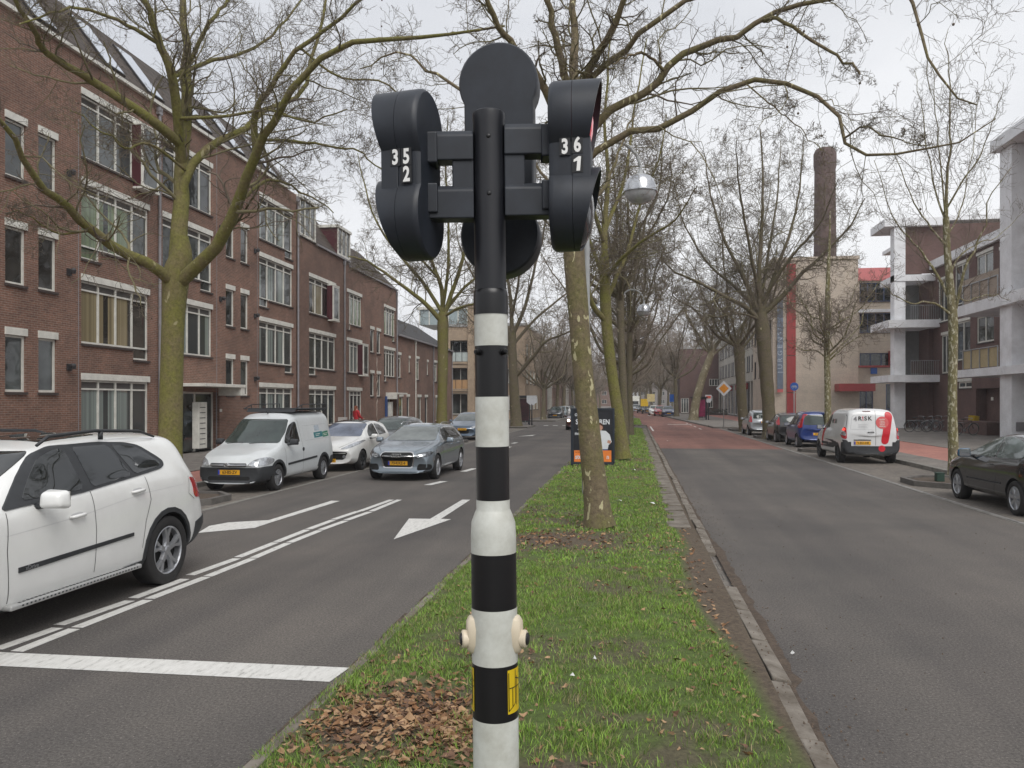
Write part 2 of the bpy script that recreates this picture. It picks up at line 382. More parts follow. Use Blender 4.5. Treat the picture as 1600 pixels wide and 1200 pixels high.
island(-10.28, -8.3, 14.2, 16.0, .5); island(-10.28, -8.3, 37.2, 40.0, .5)
# ------------------------------------------------------------------ the grass median
rng = np.random.default_rng(7)
def vnoise(x, y, s, seed):
    r = np.random.default_rng(seed); out = 0
    for i in range(7):
        a = r.uniform(0, 6.28); k = s * r.uniform(.6, 1.7); out = out + np.sin(k * (x * math.cos(a) + y * math.sin(a)) + r.uniform(0, 6.28))
    return out / 7 + .0
def med_h(x, y):
    e = np.clip(np.minimum(x + 2.0, .75 - x) / .5, 0, 1)
    lw = np.clip((x - .5) / .12, 0, 1) * np.clip((y - 11) / 2, 0, 1) * .035
    return .06 - lw + .05 * e + .018 * vnoise(x, y, 2.2, 3) * e + .006 * vnoise(x, y, 11, 4)
def bare(x, y):
    """0..1, how bare the soil is"""
    b = np.clip((vnoise(x, y, 2.4, 11) + .6 * vnoise(x, y, 7, 12) + .4 * vnoise(x, y, 19, 13) - .05) * 2.0, 0, 1) * .8
    b = np.maximum(b, np.clip(1.25 - ((x + 1.0) / 1.25) ** 2 - ((y - 11.2) / .9) ** 2 - .4 * vnoise(x, y, 6, 5), 0, 1))       # by the tree
    b = np.maximum(b, np.clip(1.3 - ((x + 1.45) / .75) ** 2 - ((y - 4.75) / .65) ** 2 - .4 * vnoise(x, y, 6, 6), 0, 1))       # leaf pile
    b = np.maximum(b, np.clip(1.2 - ((x + .35) / .5) ** 2 - ((y - 4.05) / .4) ** 2, 0, 1))
    edge = .93 - x - .05 - .20 * np.clip((y - 11) / 2, 0, 1) - .36 * np.exp(-((y - 9.2) / 2.4) ** 2) - .08 * vnoise(x, y, 1.7, 8)
    return np.maximum(b, np.clip(-edge * 9, 0, 1))
def soilmat():
    m, n, l, b = newmat('median_soil'); b.inputs['Roughness'].default_value = .95
    t = n.new('ShaderNodeTexCoord')
    at = n.new('ShaderNodeAttribute'); at.attribute_name = 'bare'
    z = n.new('ShaderNodeTexNoise'); z.inputs['Scale'].default_value = 26; z.inputs['Detail'].default_value = 8; z.inputs['Roughness'].default_value = .75
    l.new(t.outputs['Object'], z.inputs['Vector'])
    r = n.new('ShaderNodeValToRGB'); e = r.color_ramp.elements; e[0].position = .3; e[0].color = (.045, .032, .022, 1); e[1].position = .7; e[1].color = (.15, .115, .08, 1)
    l.new(z.outputs['Fac'], r.inputs[0])
    g = n.new('ShaderNodeValToRGB'); e = g.color_ramp.elements; e[0].position = .3; e[0].color = (.045, .055, .014, 1); e[1].position = .7; e[1].color = (.11, .175, .03, 1)
    l.new(z.outputs['Fac'], g.inputs[0])
    k = n.new('ShaderNodeMix'); k.data_type = 'RGBA'; l.new(at.outputs['Fac'], k.inputs[0]); l.new(g.outputs[0], k.inputs[6]); l.new(r.outputs[0], k.inputs[7])
    l.new(k.outputs[2], b.inputs['Base Color'])
    bp = n.new('ShaderNodeBump'); bp.inputs['Strength'].default_value = .9; bp.inputs['Distance'].default_value = .02
    l.new(z.outputs['Fac'], bp.inputs['Height']); l.new(bp.outputs[0], b.inputs['Normal']); return m
def terr(name, x0, x1, ys, nx, mat):
    xs = np.linspace(x0, x1, nx); X, Y = np.meshgrid(xs, ys); Z = med_h(X, Y); B = bare(X, Y)
    vs = np.stack([X, Y, Z], -1).reshape(-1, 3); ny = len(ys)
    fs = [(j * nx + i, j * nx + i + 1, (j + 1) * nx + i + 1, (j + 1) * nx + i) for j in range(ny - 1) for i in range(nx - 1)]
    me = bpy.data.meshes.new(name); me.from_pydata(vs.tolist(), [], fs); me.materials.append(mat)
    a = me.attributes.new('bare', 'FLOAT', 'POINT'); a.data.foreach_set('value', B.reshape(-1).astype('f4'))
    me.polygons.foreach_set('use_smooth', [True] * len(me.polygons))
    o = bpy.data.objects.new(name, me); C.objects.link(o); o['kind'] = 'structure'; return o
SM = soilmat()
terr('median_ground', -2.04, .98, np.concatenate([np.arange(1, 14, .05), np.arange(14, 59.6, .3)]), 60, SM)
terr('median_ground', -2.0, .62, np.arange(67.3, 92, .6), 20, SM)

def blades(name, n, yr, hr, wr, mats, seed, dens=1.0):
    r = np.random.default_rng(seed)
    x = r.uniform(-2.11, .97, n); y = r.uniform(yr[0], yr[1], n)
    cl = vnoise(x, y, 9, 21) * .5 + vnoise(x, y, 24, 22) * .5
    keep = (r.uniform(0, 1, n) > bare(x, y) * .97) & (r.uniform(0, 1, n) < .55 + cl * 1.2)
    keep &= (x < .93 - .12 - .20 * np.clip((y - 11) / 2, 0, 1) - .36 * np.exp(-((y - 9.2) / 2.4) ** 2) - .08 * vnoise(x, y, 1.7, 8) + .08)
    x, y, cl = x[keep], y[keep], cl[keep]; n = len(x); z = med_h(x, y) - .004
    h = r.uniform(hr[0], hr[1], n) * (1 + .9 * np.clip(cl, -.4, 1)) * (1 + .35 * vnoise(x, y, 1.5, 30))
    a = r.uniform(0, 6.283, n); lean = r.uniform(.15, 1.15, n) * h; la = r.uniform(0, 6.283, n); w = r.uniform(wr[0], wr[1], n)
    dx, dy = np.cos(a) * w, np.sin(a) * w; lx, ly = np.cos(la) * lean, np.sin(la) * lean
    P = np.empty((n, 5, 3))
    P[:, 0] = np.stack([x - dx, y - dy, z], -1); P[:, 1] = np.stack([x + dx, y + dy, z], -1)
    P[:, 2] = np.stack([x + dx * .8 + lx * .35, y + dy * .8 + ly * .35, z + h * .6], -1)
    P[:, 3] = np.stack([x - dx * .8 + lx * .35, y - dy * .8 + ly * .35, z + h * .6], -1)
    P[:, 4] = np.stack([x + lx, y + ly, z + h], -1)
    me = bpy.data.meshes.new(name); me.vertices.add(n * 5); me.vertices.foreach_set('co', P.reshape(-1).astype('f4'))
    idx = np.arange(n)[:, None] * 5 + np.array([0, 1, 2, 3, 3, 2, 4])[None]
    me.loops.add(n * 7); me.loops.foreach_set('vertex_index', idx.reshape(-1).astype('i4'))
    ls = (np.arange(n)[:, None] * 7 + np.array([0, 4])[None]).reshape(-1); me.polygons.add(n * 2)
    me.polygons.foreach_set('loop_start', ls.astype('i4'))
    for q in mats: me.materials.append(q)
    mi = r.choice(len(mats), n, p=[.36, .32, .14, .18]); me.polygons.foreach_set('material_index', np.repeat(mi, 2).astype('i4'))
    me.update(calc_edges=True); me.validate()
    o = bpy.data.objects.new(name, me); C.objects.link(o); return o
GM = [M('grass_mid', (.165, .285, .04), .6, var=.4, scale=2.2), M('grass_bright', (.24, .39, .05), .6, var=.35, scale=2.2),
      M('grass_dark', (.085, .125, .028), .6, var=.3, scale=2.2), M('grass_dry', (.34, .28, .14), .8, var=.3, scale=4)]
g1 = blades('grass', 150000, (3.0, 9.5), (.018, .05), (.0012, .003), GM, 1)
g2 = blades('grass', 85000, (9.5, 22), (.02, .05), (.003, .006), GM, 2)
g3 = blades('grass', 60000, (22, 59.4), (.03, .06), (.006, .013), GM, 3)
g4 = blades('grass', 12000, (67.5, 92), (.04, .08), (.02, .04), GM, 5)
bm = bmesh.new()
for g in (g1, g2, g3, g4): bm.from_mesh(g.data); me = g.data; 
me = bpy.data.meshes.new('grass'); 
for q in GM: me.materials.append(q)
bm.to_mesh(me); bm.free()
for g in (g1, g2, g3, g4): bpy.data.objects.remove(g)
o = bpy.data.objects.new('grass', me); C.objects.link(o); tag(o, 'short patchy green grass growing over the road median', 'grass', kind='stuff')

# fallen plane leaves
def leaves(n, fn, size, seed):
    r = np.random.default_rng(seed); b = MB()
    for _ in range(n):
        x, y = fn(r)
        if not (-2.05 < x < .9): continue
        z = float(med_h(np.array(x), np.array(y))) + r.uniform(.004, .02)
        s = size * r.uniform(.45, 1.25); k = 7; a0 = r.uniform(0, 6.28)
        rot = Matrix.Rotation(r.uniform(-.7, .7), 3, 'X') @ Matrix.Rotation(r.uniform(-.7, .7), 3, 'Y')
        cup = r.uniform(-.6, 1.0) * s * .6
        vs = [Vector((0, 0, 0))]
        for i in range(k):
            a = a0 + i * 2 * math.pi / k; q = s * (1.0 if i % 2 else .58) * r.uniform(.7, 1.1); vs.append(Vector((math.cos(a) * q, math.sin(a) * q * .8, cup * r.uniform(.2, 1))))
        b.add([rot @ v + Vector((x, y, z)) for v in vs], [(0, 1 + i, 1 + (i + 1) % k) for i in range(k)], int(r.integers(0, 3)))
    return b
lb = leaves(850, lambda r: (r.normal(-1.5, .33), r.normal(4.78, .3)), .036, 1)
def near_soil(r):
    while True:
        x, y = r.uniform(-2, .8), r.uniform(3.2, 30) ** 1.0
        if r.uniform() < bare(np.array(x), np.array(y)) * .6 + .06: return x, y
for v_ in (leaves(450, lambda r: (r.uniform(-2.0, -.85), 3.9 + abs(r.normal(0, 1.1))), .034, 2), leaves(350, lambda r: (r.normal(-1.08, .17), r.normal(4.62, .22)), .042, 9), leaves(1300, near_soil, .034, 3), leaves(260, lambda r: (r.normal(-1.0, .7), r.normal(11.3, .6)), .04, 4), leaves(300, lambda r: (r.uniform(.35, .9), r.uniform(5, 16)), .03, 5)):
    lb.add(v_.v, v_.f); lb.m[-len(v_.m):] = v_.m
LM = [M('leaf_brown', (.25, .13, .06), .8, var=.35, scale=9), M('leaf_tan', (.37, .235, .13), .8, var=.3, scale=9), M('leaf_dark', (.16, .09, .055), .85, var=.3, scale=9)]
for q in LM: q.use_backface_culling = False
o = lb.build('leaf_litter', LM, smooth=False); tag(o, 'dry brown plane leaves fallen over the grass median', 'fallen leaves', kind='stuff')
# grit and crumbs along the right kerb and scattered on the asphalt
r = np.random.default_rng(5); b = MB()
for _ in range(1100):
    if r.uniform() < .75: x, y = .93 + abs(r.normal(0, .28)) * 1.0, r.uniform(4, 22)
    else: x, y = r.uniform(1.2, 6), r.uniform(3.5, 20)
    s = r.uniform(.003, .010); a = r.uniform(0, 3)
    z0 = .05 if x < 1.12 else .002
    c, q = math.cos(a) * s, math.sin(a) * s
    b.hexa([(x - c, y - q, z0), (x + q, y - c, z0), (x + c, y + q, z0), (x - q, y + c, z0)], [(x - c * .5, y - q * .5, z0 + s), (x + q * .4, y - c * .6, z0 + s), (x + c * .5, y + q * .4, z0 + s), (x - q * .4, y + c * .5, z0 + s)], 0)
o = b.build('grit', M('grit', (.13, .095, .07), .9, var=.5, scale=40)); tag(o, 'brown grit and crumbs lying along the right kerb', 'grit', kind='stuff')
# small litter
for i, (px, py, s, lab) in enumerate([(968, 783, .05, 'crumpled white paper scrap in grass beside the nearest tree trunk'), (990, 735, .07, 'flattened white paper scrap in grass beyond the nearest tree'),
        (1019, 787, .055, 'pale paper scrap in grass near the right kerb'), (895, 1057, .022, 'tiny white plastic scrap in grass right of the signal post'), (929, 1030, .02, 'tiny pale blue scrap in grass, farther than the white one'),
        (1238, 1022, .02, 'white scrap lying at the right kerb edge'), (1045, 690, .1, 'white litter scrap far along the grass strip')]):
    p = G(px, py, .13 if px < 1200 else .06); b = MB(); rr = random.Random(i)
    vs = [(0, 0, .03)] + [(math.cos(k * .9) * s * rr.uniform(.6, 1.1), math.sin(k * .9) * s * rr.uniform(.6, 1.1), rr.uniform(0, .7) * s) for k in range(7)]
    b.add(vs, [(0, 1 + k, 1 + (k + 1) % 7) for k in range(7)])
    o = b.build('paper_scrap', M('litter_white', (.62, .62, .6), .7)); o.location = p; tag(o, lab, 'litter', 'scraps of litter on the median')
# ------------------------------------------------------------------ pedestrian signal post in the foreground
PD = 2.5
def zpix(py, D=PD): return CH + (HZ - py) * D / F
sp0 = W(780, 1604, PD)
SIG = empty('traffic_signal', 'black and white banded signal post with dark grey heads numbered 35 and 36', 'traffic signal', (sp0.x, sp0.y, sp0.z), YAW)
SIG.rotation_euler = (0, R(-.67), YAW)
Z0 = sp0.z
def hz(py): return zpix(py) - Z0
ANTH = M('anthracite_plastic', (.018, .022, .030), .45, var=.35, scale=9, spec=.45, bump=.03, bscale=300)
POLEB = M('pole_black', (.007, .007, .008), .32, var=.3, scale=5)
POLEW = M('pole_white', (.60, .615, .575), .42, var=.07, scale=9, dirt=(.43, .43, .38))
POLEG = M('pole_dark_grey', (.012, .013, .017), .4, var=.2)
prof = [(1215, .0716, 1), (1200, .0716, 1), (1200, .0722, 0), (1117, .0722, 0), (1117, .0716, 1), (1032, .0716, 1), (1032, .0720, 0), (947, .0720, 0), (947, .0712, 1), (862, .0712, 1), (862, .0714, 0), (836, .0714, 0), (815, .0690, 0), (803, .0600, 0), (798, .0560, 0), (795, .0530, 0), (780, .0530, 0), (780, .0522, 1), (697, .0522, 1), (697, .0530, 0), (620, .0530, 0), (620, .0518, 1), (541, .0518, 1), (541, .0526, 0), (492, .0526, 0), (492, .0545, 1), (462, .0545, 1), (455, .0525, 1), (453, .0495, 2), (195, .0495, 2), (184, .0515, 2), (178, .0505, 2), (176, .045, 2), (172, 0.0001, 2)]
b = MB(); b.lathe([(.0716, -.1), (.0716, hz(1215))], n=48, mi=1)
for i in range(len(prof) - 1):
    (a, r0, m0), (c, r1, m1) = prof[i], prof[i + 1]
    vs = []; n = 48
    for rr, y in ((r0, a), (r1, c)):
        for t in range(n): vs.append((rr * math.cos(t * 2 * math.pi / n), rr * math.sin(t * 2 * math.pi / n), hz(y)))
    b.add(vs, [(t, (t + 1) % n, n + (t + 1) % n, n + t) for t in range(n)], m1 if a == c else m0)
b.build('pole', [POLEW, POLEB, POLEG], SIG, smooth=True, auto=30)
for zz in (203 + 17, 308):
    b = MB(); b.lathe([(.004, -.052), (.007, -.0505), (.007, -.048)], c=(0, 0, hz(zz)), n=14, axis='y'); b.build('screw', POLEB, SIG, smooth=True)
for sx in (-1, 1):
    b = MB(); b.tube([(sx * .036, -.035, hz(552)), (sx * .045, -.051, hz(551)), (sx * .047, -.058, hz(551))], [.009, .009, .006], n=12)
    b.tube([(sx * .047, -.058, hz(551)), (sx * .049, -.063, hz(551))], .004, n=6)
    b.build('bolt', POLEB, SIG, smooth=True, auto=40)

LENSG = M('signal_lens', (.03, .03, .035), .12, var=.3, scale=30, coat=.5)
LENSR = M('signal_lens_red', (.55, .03, .05), .12, var=.3, scale=30, coat=.5, emit=((1, .15, .2), .25))
NUM = M('number_white', (.78, .78, .76), .4, var=.03)
NPL = M('number_backing', (.01, .01, .011), .35)
def fig8(r, dz, waist, n=20, lobes=(1, -1)):
    """outline of a head seen from the front: one round lobe above, one below, straight waist between"""
    out = []; s = math.asin(min(.999, waist / r))
    for k in range(n + 1):
        a = math.pi - s + (-(2 * math.pi - 2 * s)) * k / n - math.pi / 2
        a = (-math.pi / 2 + s) + (2 * math.pi - 2 * s) * k / n
        out.append((r * math.cos(a), dz + r * math.sin(a)))
    for k in range(n + 1):
        a = (math.pi / 2 + s) + (2 * math.pi - 2 * s) * k / n
        out.append((r * math.cos(a), -dz + r * math.sin(a)))
    return out
def ped_head(loc, rz, parent, digits, lit):
    h = bpy.data.objects.new('signal_head', None)
    o2 = fig8(.128, .137, .094)
    b = MB()
    def ring(x, s): return [(x, p[0] * s, p[1] * (1 - (1 - s) * .5)) for p in o2]
    rs = [ring(-.062, .88), ring(-.0605, .93), ring(-.053, .982), ring(-.043, 1.0), ring(.018, 1.0)]
    n = len(o2); vs = [q for r_ in rs for q in r_]; fs = [tuple(range(n))]
    for k in range(len(rs) - 1): fs += [(k * n + i, k * n + (i + 1) % n, (k + 1) * n + (i + 1) % n, (k + 1) * n + i) for i in range(n)]
    fs.append(tuple(range((len(rs) - 1) * n, len(rs) * n))[::-1]); b.add(vs, fs)
    h = b.build('signal_head', ANTH, parent, smooth=True, auto=32); h.location = loc; h.rotation_euler = (0, 0, rz); h.scale = (.9, .97, 1)
    # front shell with hoods (seam 2 mm)
    b = MB(); L1, L2 = (.118, .062), (.112, .036)
    for dz, (lt, lb) in ((.137, L1), (-.137, L2)):
        m = 40; ro, ri = .1275, .118
        vs = []
        for k in range(m + 1):
            a = 2 * math.pi * k / m; c, s = math.sin(a), math.cos(a); t = (s + 1) / 2
            L = lb + (lt - lb) * (t ** .8)
            for rr, x in ((ro, .0195), (ro, L), (ri, L), (ri, .0182)): vs.append((x, c * rr, dz + s * rr))
        fs = []
        for k in range(m):
            for q in range(4): fs.append((k * 4 + q, k * 4 + (q + 1) % 4, (k + 1) * 4 + (q + 1) % 4, (k + 1) * 4 + q))
        b.add(vs, fs)
    b.build('visor', ANTH, h, smooth=True, auto=32)
    b = MB(); b.box(.0175, .080, -.0995, .0995, -.066, .066); b.build('number_panel', M('head_panel', (.020, .024, .032), .5, var=.15), h, bevel=.004)
    for dz, mt in ((.137, LENSR if lit else LENSG), (-.137, LENSG)):
        b = MB(); b.lathe([(.1175, .021), (.116, .035), (.10, .058), (.07, .075), (.035, .084), (.0001, .087)], c=(0, 0, dz), n=32, axis='x')
        b.build('lens', mt, h, smooth=True)
    return h
WL = .137
lh = W(648, 276, PD); rh = W(889, 261, PD)
def loc_in_sig(p):
    m = Matrix.Translation(SIG.location) @ Matrix.Rotation(YAW, 4, 'Z') @ Matrix.Rotation(R(-.67), 4, 'Y'); return m.inverted() @ p
LH = ped_head(loc_in_sig(lh), R(180 - 15), SIG, None, False)
RH = ped_head(loc_in_sig(rh), R(-8), SIG, None, True)
# digits sit on the sides of the number panels that face the camera
def digits(head, side, lst):
    for ch, x, z in lst:
        b = MB(); w_, h_ = .0185, .026
        y0 = side * .0996
        b.box(x - w_, x + w_, min(y0, y0 + side * .0016), max(y0, y0 + side * .0016), z - h_, z + h_)
        pl = b.build('digit_plate', NPL, head)
        rz = 0 if side < 0 else R(180)
        if ch == '1':
            b = MB(); yy_ = side * .1014; ya, yb = sorted((yy_, yy_ + side * .0012)); b.prism([(x + q * 1.0, z + w * .9) for q, w in ((-.004, -.024), (.008, -.024), (.012, .024), (.004, .025), (-.013, .014), (-.013, .006), (-.001, .010))], 'y', ya, yb); b.build('digit', NUM, pl); continue
        text(ch, .062, 'digit', NUM, pl, (x, side * .1014, z - .0015), (R(90), 0, rz), .0008, bold=.0022, sx=.78)
digits(LH, 1, [('3', .026, .034), ('5', -.014, .034), ('2', -.014, -.020)])
digits(RH, -1, [('3', -.006, .034), ('6', .036, .038), ('1', .036, -.020)])
# brackets
b = MB()
def arm(x0, x1, z0, z1, mb, dy=.034):
    pr = [(-dy, z0), (dy, z0), (dy, z1 - .018), (dy - .014, z1), (-dy + .014, z1), (-dy, z1 - .018)]
    mb.hexa([(x0, p[0], p[1]) for p in pr], [(x1, p[0], p[1]) for p in pr])
def pz(py): return hz(py)
k_ = PD / F
for side, (xi, xo, t1, b1, t2, b2, xf) in (('L', (-.048, -.190, 207, 254, 292, 344, -.115)), ('R', (.048, .195, 197, 246, 289, 341, .112))):
    b = MB(); arm(min(xi, xo), max(xi, xo), pz(b1), pz(t1), b); arm(min(xi, xo), max(xi, xo), pz(b2), pz(t2), b)
    x0, x1 = sorted((xi, xf)); b.box(x0, x1, -.026, .028, pz(b2 - 4), pz(t1 + 6))
    br = b.build('bracket', ANTH, SIG, bevel=.004)
    b = MB(); x0, x1 = sorted((xo * .84, xo * 1.03))
    for t, q in ((t1 + 4, b1 + 5), (t2 - 2, b2 - 8)): b.box(x0, x1, -.044, .04, pz(q), pz(t))
    b.build('clamp', ANTH, br, bevel=.005)
# vehicle head facing away from the camera, three lamps high
b = MB(); r_ = .137; z1, z2 = .262, -.262; wst = .119; out = []
s = math.asin(wst / r_)
for k in range(25): a = (-math.pi / 2 + s) + (2 * math.pi - 2 * s) * k / 24; out.append((r_ * math.cos(a), z1 + r_ * math.sin(a)))
for k in range(25): a = (math.pi / 2 + s) + (2 * math.pi - 2 * s) * k / 24; out.append((r_ * math.cos(a), z2 + r_ * math.sin(a)))
n = len(out); rs = [(0, .95), (.006, .985), (.018, 1), (.10, 1), (.105, .97)]; vs = []; fs = [tuple(range(n))]
for y, s_ in rs: vs += [(p[0] * s_, y, p[1] * (1 - (1 - s_) * .4)) for p in out]
for k in range(len(rs) - 1): fs += [(k * n + i, k * n + (i + 1) % n, (k + 1) * n + (i + 1) % n, (k + 1) * n + i) for i in range(n)]
fs.append(tuple(range((len(rs) - 1) * n, len(rs) * n))[::-1]); b.add(vs, fs)
VH = b.build('signal_head', ANTH, SIG, smooth=True, auto=32); VH.location = loc_in_sig(W(779, 247, 2.70)); VH.rotation_euler = (0, 0, R(-7))
for zc in (.262, 0, -.262):
    b = MB(); m = 30; vs = []; fs = []
    for k in range(m + 1):
        a = R(-140) + R(280) * k / m; L = .10 + .14 * (math.cos(a) + 1) / 2 * .6
        for rr, y in ((.112, .104), (.112, L + .03), (.107, L + .03), (.107, .104)): vs.append((math.sin(a) * rr, y, zc + math.cos(a) * rr))
    for k in range(m): fs += [(k * 4 + q, k * 4 + (q + 1) % 4, (k + 1) * 4 + (q + 1) % 4, (k + 1) * 4 + q) for q in range(4)]
    b.add(vs, fs); b.build('visor', ANTH, VH, smooth=True, auto=32)
    b = MB(); b.lathe([(.105, .106), (.08, .125), (.0001, .135)], c=(0, 0, zc), n=24, axis='y'); b.build('lens', LENSG, VH, smooth=True)
# push buttons
CREAM = M('cream_plastic', (.62, .54, .41), .45, var=.06)
for sx in (-1, 1):
    rot = Matrix.Rotation(R(90) * sx + (R(-14) if sx > 0 else R(10)), 4, 'Z')
    # housing: rounded keystone, local y = outwards
    pr = [(-.030, -.004), (-.034, .045), (-.026, .078), (-.012, .086), (.012, .086), (.026, .078), (.034, .045), (.030, -.004), (.018, -.030), (0, -.038), (-.018, -.030)]
    m = Matrix.Translation((0, 0, hz(1001))) @ rot
    b = MB(); rings = []
    for d, s_ in ((.050, 1.0), (.064, 1.02), (.080, .93), (.088, .72)): rings.append([(p[0] * s_, -d if True else d, (p[1] - .02) * s_ + .02) for p in pr])
    n = len(pr); vs = [q for r2 in rings for q in r2]; fs = [tuple(range(n))]
    for k in range(3): fs += [(k * n + i, k * n + (i + 1) % n, (k + 1) * n + (i + 1) % n, (k + 1) * n + i) for i in range(n)]
    fs.append(tuple(range(3 * n, 4 * n))); b.add(vs, fs); b.xf(m)
    pb = b.build('push_button', CREAM, SIG, smooth=True, bevel=.003)
    b = MB(); b.lathe([(.027, -.084), (.028, -.100), (.024, -.104)], c=(0, 0, .012), n=24, axis='y'); b.xf(m); b.build('button_housing', CREAM, pb, smooth=True, auto=35)
    b = MB(); b.lathe([(.019, -.101), (.019, -.107), (.015, -.110), (.0001, -.111)], c=(0, 0, .012), n=20, axis='y'); b.xf(m); b.build('button_cap', M('button_black', (.015, .015, .017), .4), pb, smooth=True, auto=35)
# yellow stickers wrapped round the post
YEL = M('sticker_yellow', (.62, .44, .01), .4, var=.08)
for a0, a1 in ((R(-57), R(-5)), (R(-178), R(-152))):
    b = MB(); n = 14; rr = .0735; vs = []
    for k in range(n + 1):
        a = a0 + (a1 - a0) * k / n; vs += [(rr * math.cos(a), rr * math.sin(a), hz(1105)), (rr * math.cos(a), rr * math.sin(a), hz(1038))]
    b.add(vs, [(2 * k, 2 * k + 2, 2 * k + 3, 2 * k + 1) for k in range(n)])
    st = b.build('sticker', YEL, SIG, smooth=True)
    b = MB(); rr += .0006
    def sline(p, q, w=.0016):
        vs = []; k = 8
        for i in range(k + 1):
            a = a0 + (a1 - a0) * (p[0] + (q[0] - p[0]) * i / k); y = p[1] + (q[1] - p[1]) * i / k
            da = w / rr if abs(p[0] - q[0]) < .05 else 0; dz = 0 if da else w
            vs += [(rr * math.cos(a - da), rr * math.sin(a - da), hz(y) - dz), (rr * math.cos(a + da), rr * math.sin(a + da), hz(y) + dz)]
        b.add(vs, [(2 * i, 2 * i + 2, 2 * i + 3, 2 * i + 1) for i in range(k)])
    sline((.06, 1042), (.06, 1101)); sline((.1, 1066), (.95, 1066)); sline((.5, 1040), (.5, 1092)); sline((.62, 1050), (.62, 1095)); sline((.08, 1100), (.55, 1090)); sline((.5, 1052), (.95, 1058)); sline((.3, 1066), (.3, 1096))
    b.build('sticker_print', POLEB, st)
# ------------------------------------------------------------------ buildings
random.seed(11)
BR1 = brickmat('brick_brown_red', (.27, .135, .095), (.185, .095, .068), (.33, .28, .23), .215, .0625, .013, stain=.46)
BR2 = brickmat('brick_brown', (.225, .12, .088), (.165, .09, .068), (.26, .22, .18), .215, .0625, .012, stain=.4)
BR3 = brickmat('brick_dark_brown', (.155, .088, .078), (.125, .072, .064), (.16, .13, .12), .215, .0625, .01, stain=.25)
BEI = brickmat('beige_blocks', (.56, .49, .405), (.52, .455, .38), (.44, .39, .33), .6, .3, .012, stain=.22)
TAN = brickmat('tan_blocks', (.40, .31, .22), (.36, .28, .2), (.3, .25, .2), .4, .2, .012, stain=.25)
WHP = M('white_paint', (.70, .69, .63), .5, var=.1, scale=3, dirt=(.55, .54, .49))
WHC = M('white_concrete', (.80, .81, .83), .8, var=.12, scale=1.2, dirt=(.66, .66, .67))
GRC = M('grey_concrete', (.33, .33, .32), .85, var=.2, scale=1.5)
SILL = M('sill_brown', (.06, .045, .04), .7)
DKR = M('dark_frame', (.03, .028, .03), .5)
MAR = M('maroon_paint', (.07, .015, .02), .5)
ZINC = M('zinc_pipe', (.24, .23, .24), .5, var=.2, scale=3)
STEEL = M('galvanised', (.36, .37, .38), .45, metal=.5, var=.12)
GL = [glassmat('glass_dark', (.022, .026, .026)), glassmat('glass_grey', (.055, .062, .06)), glassmat('glass_room', (.035, .033, .03))]
def curtain_mat(name, c, dark):
    m, n, l, b = newmat(name); b.inputs['Roughness'].default_value = .04; b.inputs['Specular IOR Level'].default_value = .6; b.inputs['IOR'].default_value = 1.6
    t = n.new('ShaderNodeTexCoord'); s = n.new('ShaderNodeSeparateXYZ'); l.new(t.outputs['Object'], s.inputs[0])
    a = n.new('ShaderNodeMath'); a.operation = 'ADD'; l.new(s.outputs[0], a.inputs[0]); l.new(s.outputs[1], a.inputs[1])
    z = n.new('ShaderNodeTexNoise'); z.noise_dimensions = '1D'; z.inputs['Scale'].default_value = 9; z.inputs['Detail'].default_value = 3; l.new(a.outputs[0], z.inputs['W'])
    r = n.new('ShaderNodeValToRGB'); r.color_ramp.elements[0].position = .35; r.color_ramp.elements[1].position = .65
    r.color_ramp.elements[0].color = col4([x * .55 for x in c]); r.color_ramp.elements[1].color = col4(c); l.new(z.outputs['Fac'], r.inputs[0])
    z2 = n.new('ShaderNodeTexNoise'); z2.noise_dimensions = '1D'; z2.inputs['Scale'].default_value = .8; l.new(a.outputs[0], z2.inputs['W'])
    r2 = n.new('ShaderNodeValToRGB'); r2.color_ramp.interpolation = 'CONSTANT'; r2.color_ramp.elements[1].position = .5
    r2.color_ramp.elements[0].color = (0, 0, 0, 1); r2.color_ramp.elements[1].color = (1, 1, 1, 1); l.new(z2.outputs['Fac'], r2.inputs[0])
    k = n.new('ShaderNodeMix'); k.data_type = 'RGBA'; l.new(r2.outputs[0], k.inputs[0]); k.inputs[6].default_value = col4(dark); l.new(r.outputs[0], k.inputs[7])
    l.new(k.outputs[2], b.inputs['Base Color'])
    zb = n.new('ShaderNodeTexNoise'); zb.inputs['Scale'].default_value = 1.5; l.new(t.outputs['Object'], zb.inputs['Vector'])
    bp = n.new('ShaderNodeBump'); bp.inputs['Strength'].default_value = .06; bp.inputs['Distance'].default_value = .05; l.new(zb.outputs['Fac'], bp.inputs['Height']); l.new(bp.outputs[0], b.inputs['Normal'])
    return m
CUR = [curtain_mat('curtain_green', (.17, .22, .12), (.03, .035, .03)), curtain_mat('curtain_cream', (.30, .25, .15), (.03, .028, .025)), curtain_mat('curtain_pale', (.26, .30, .28), (.05, .055, .055))]
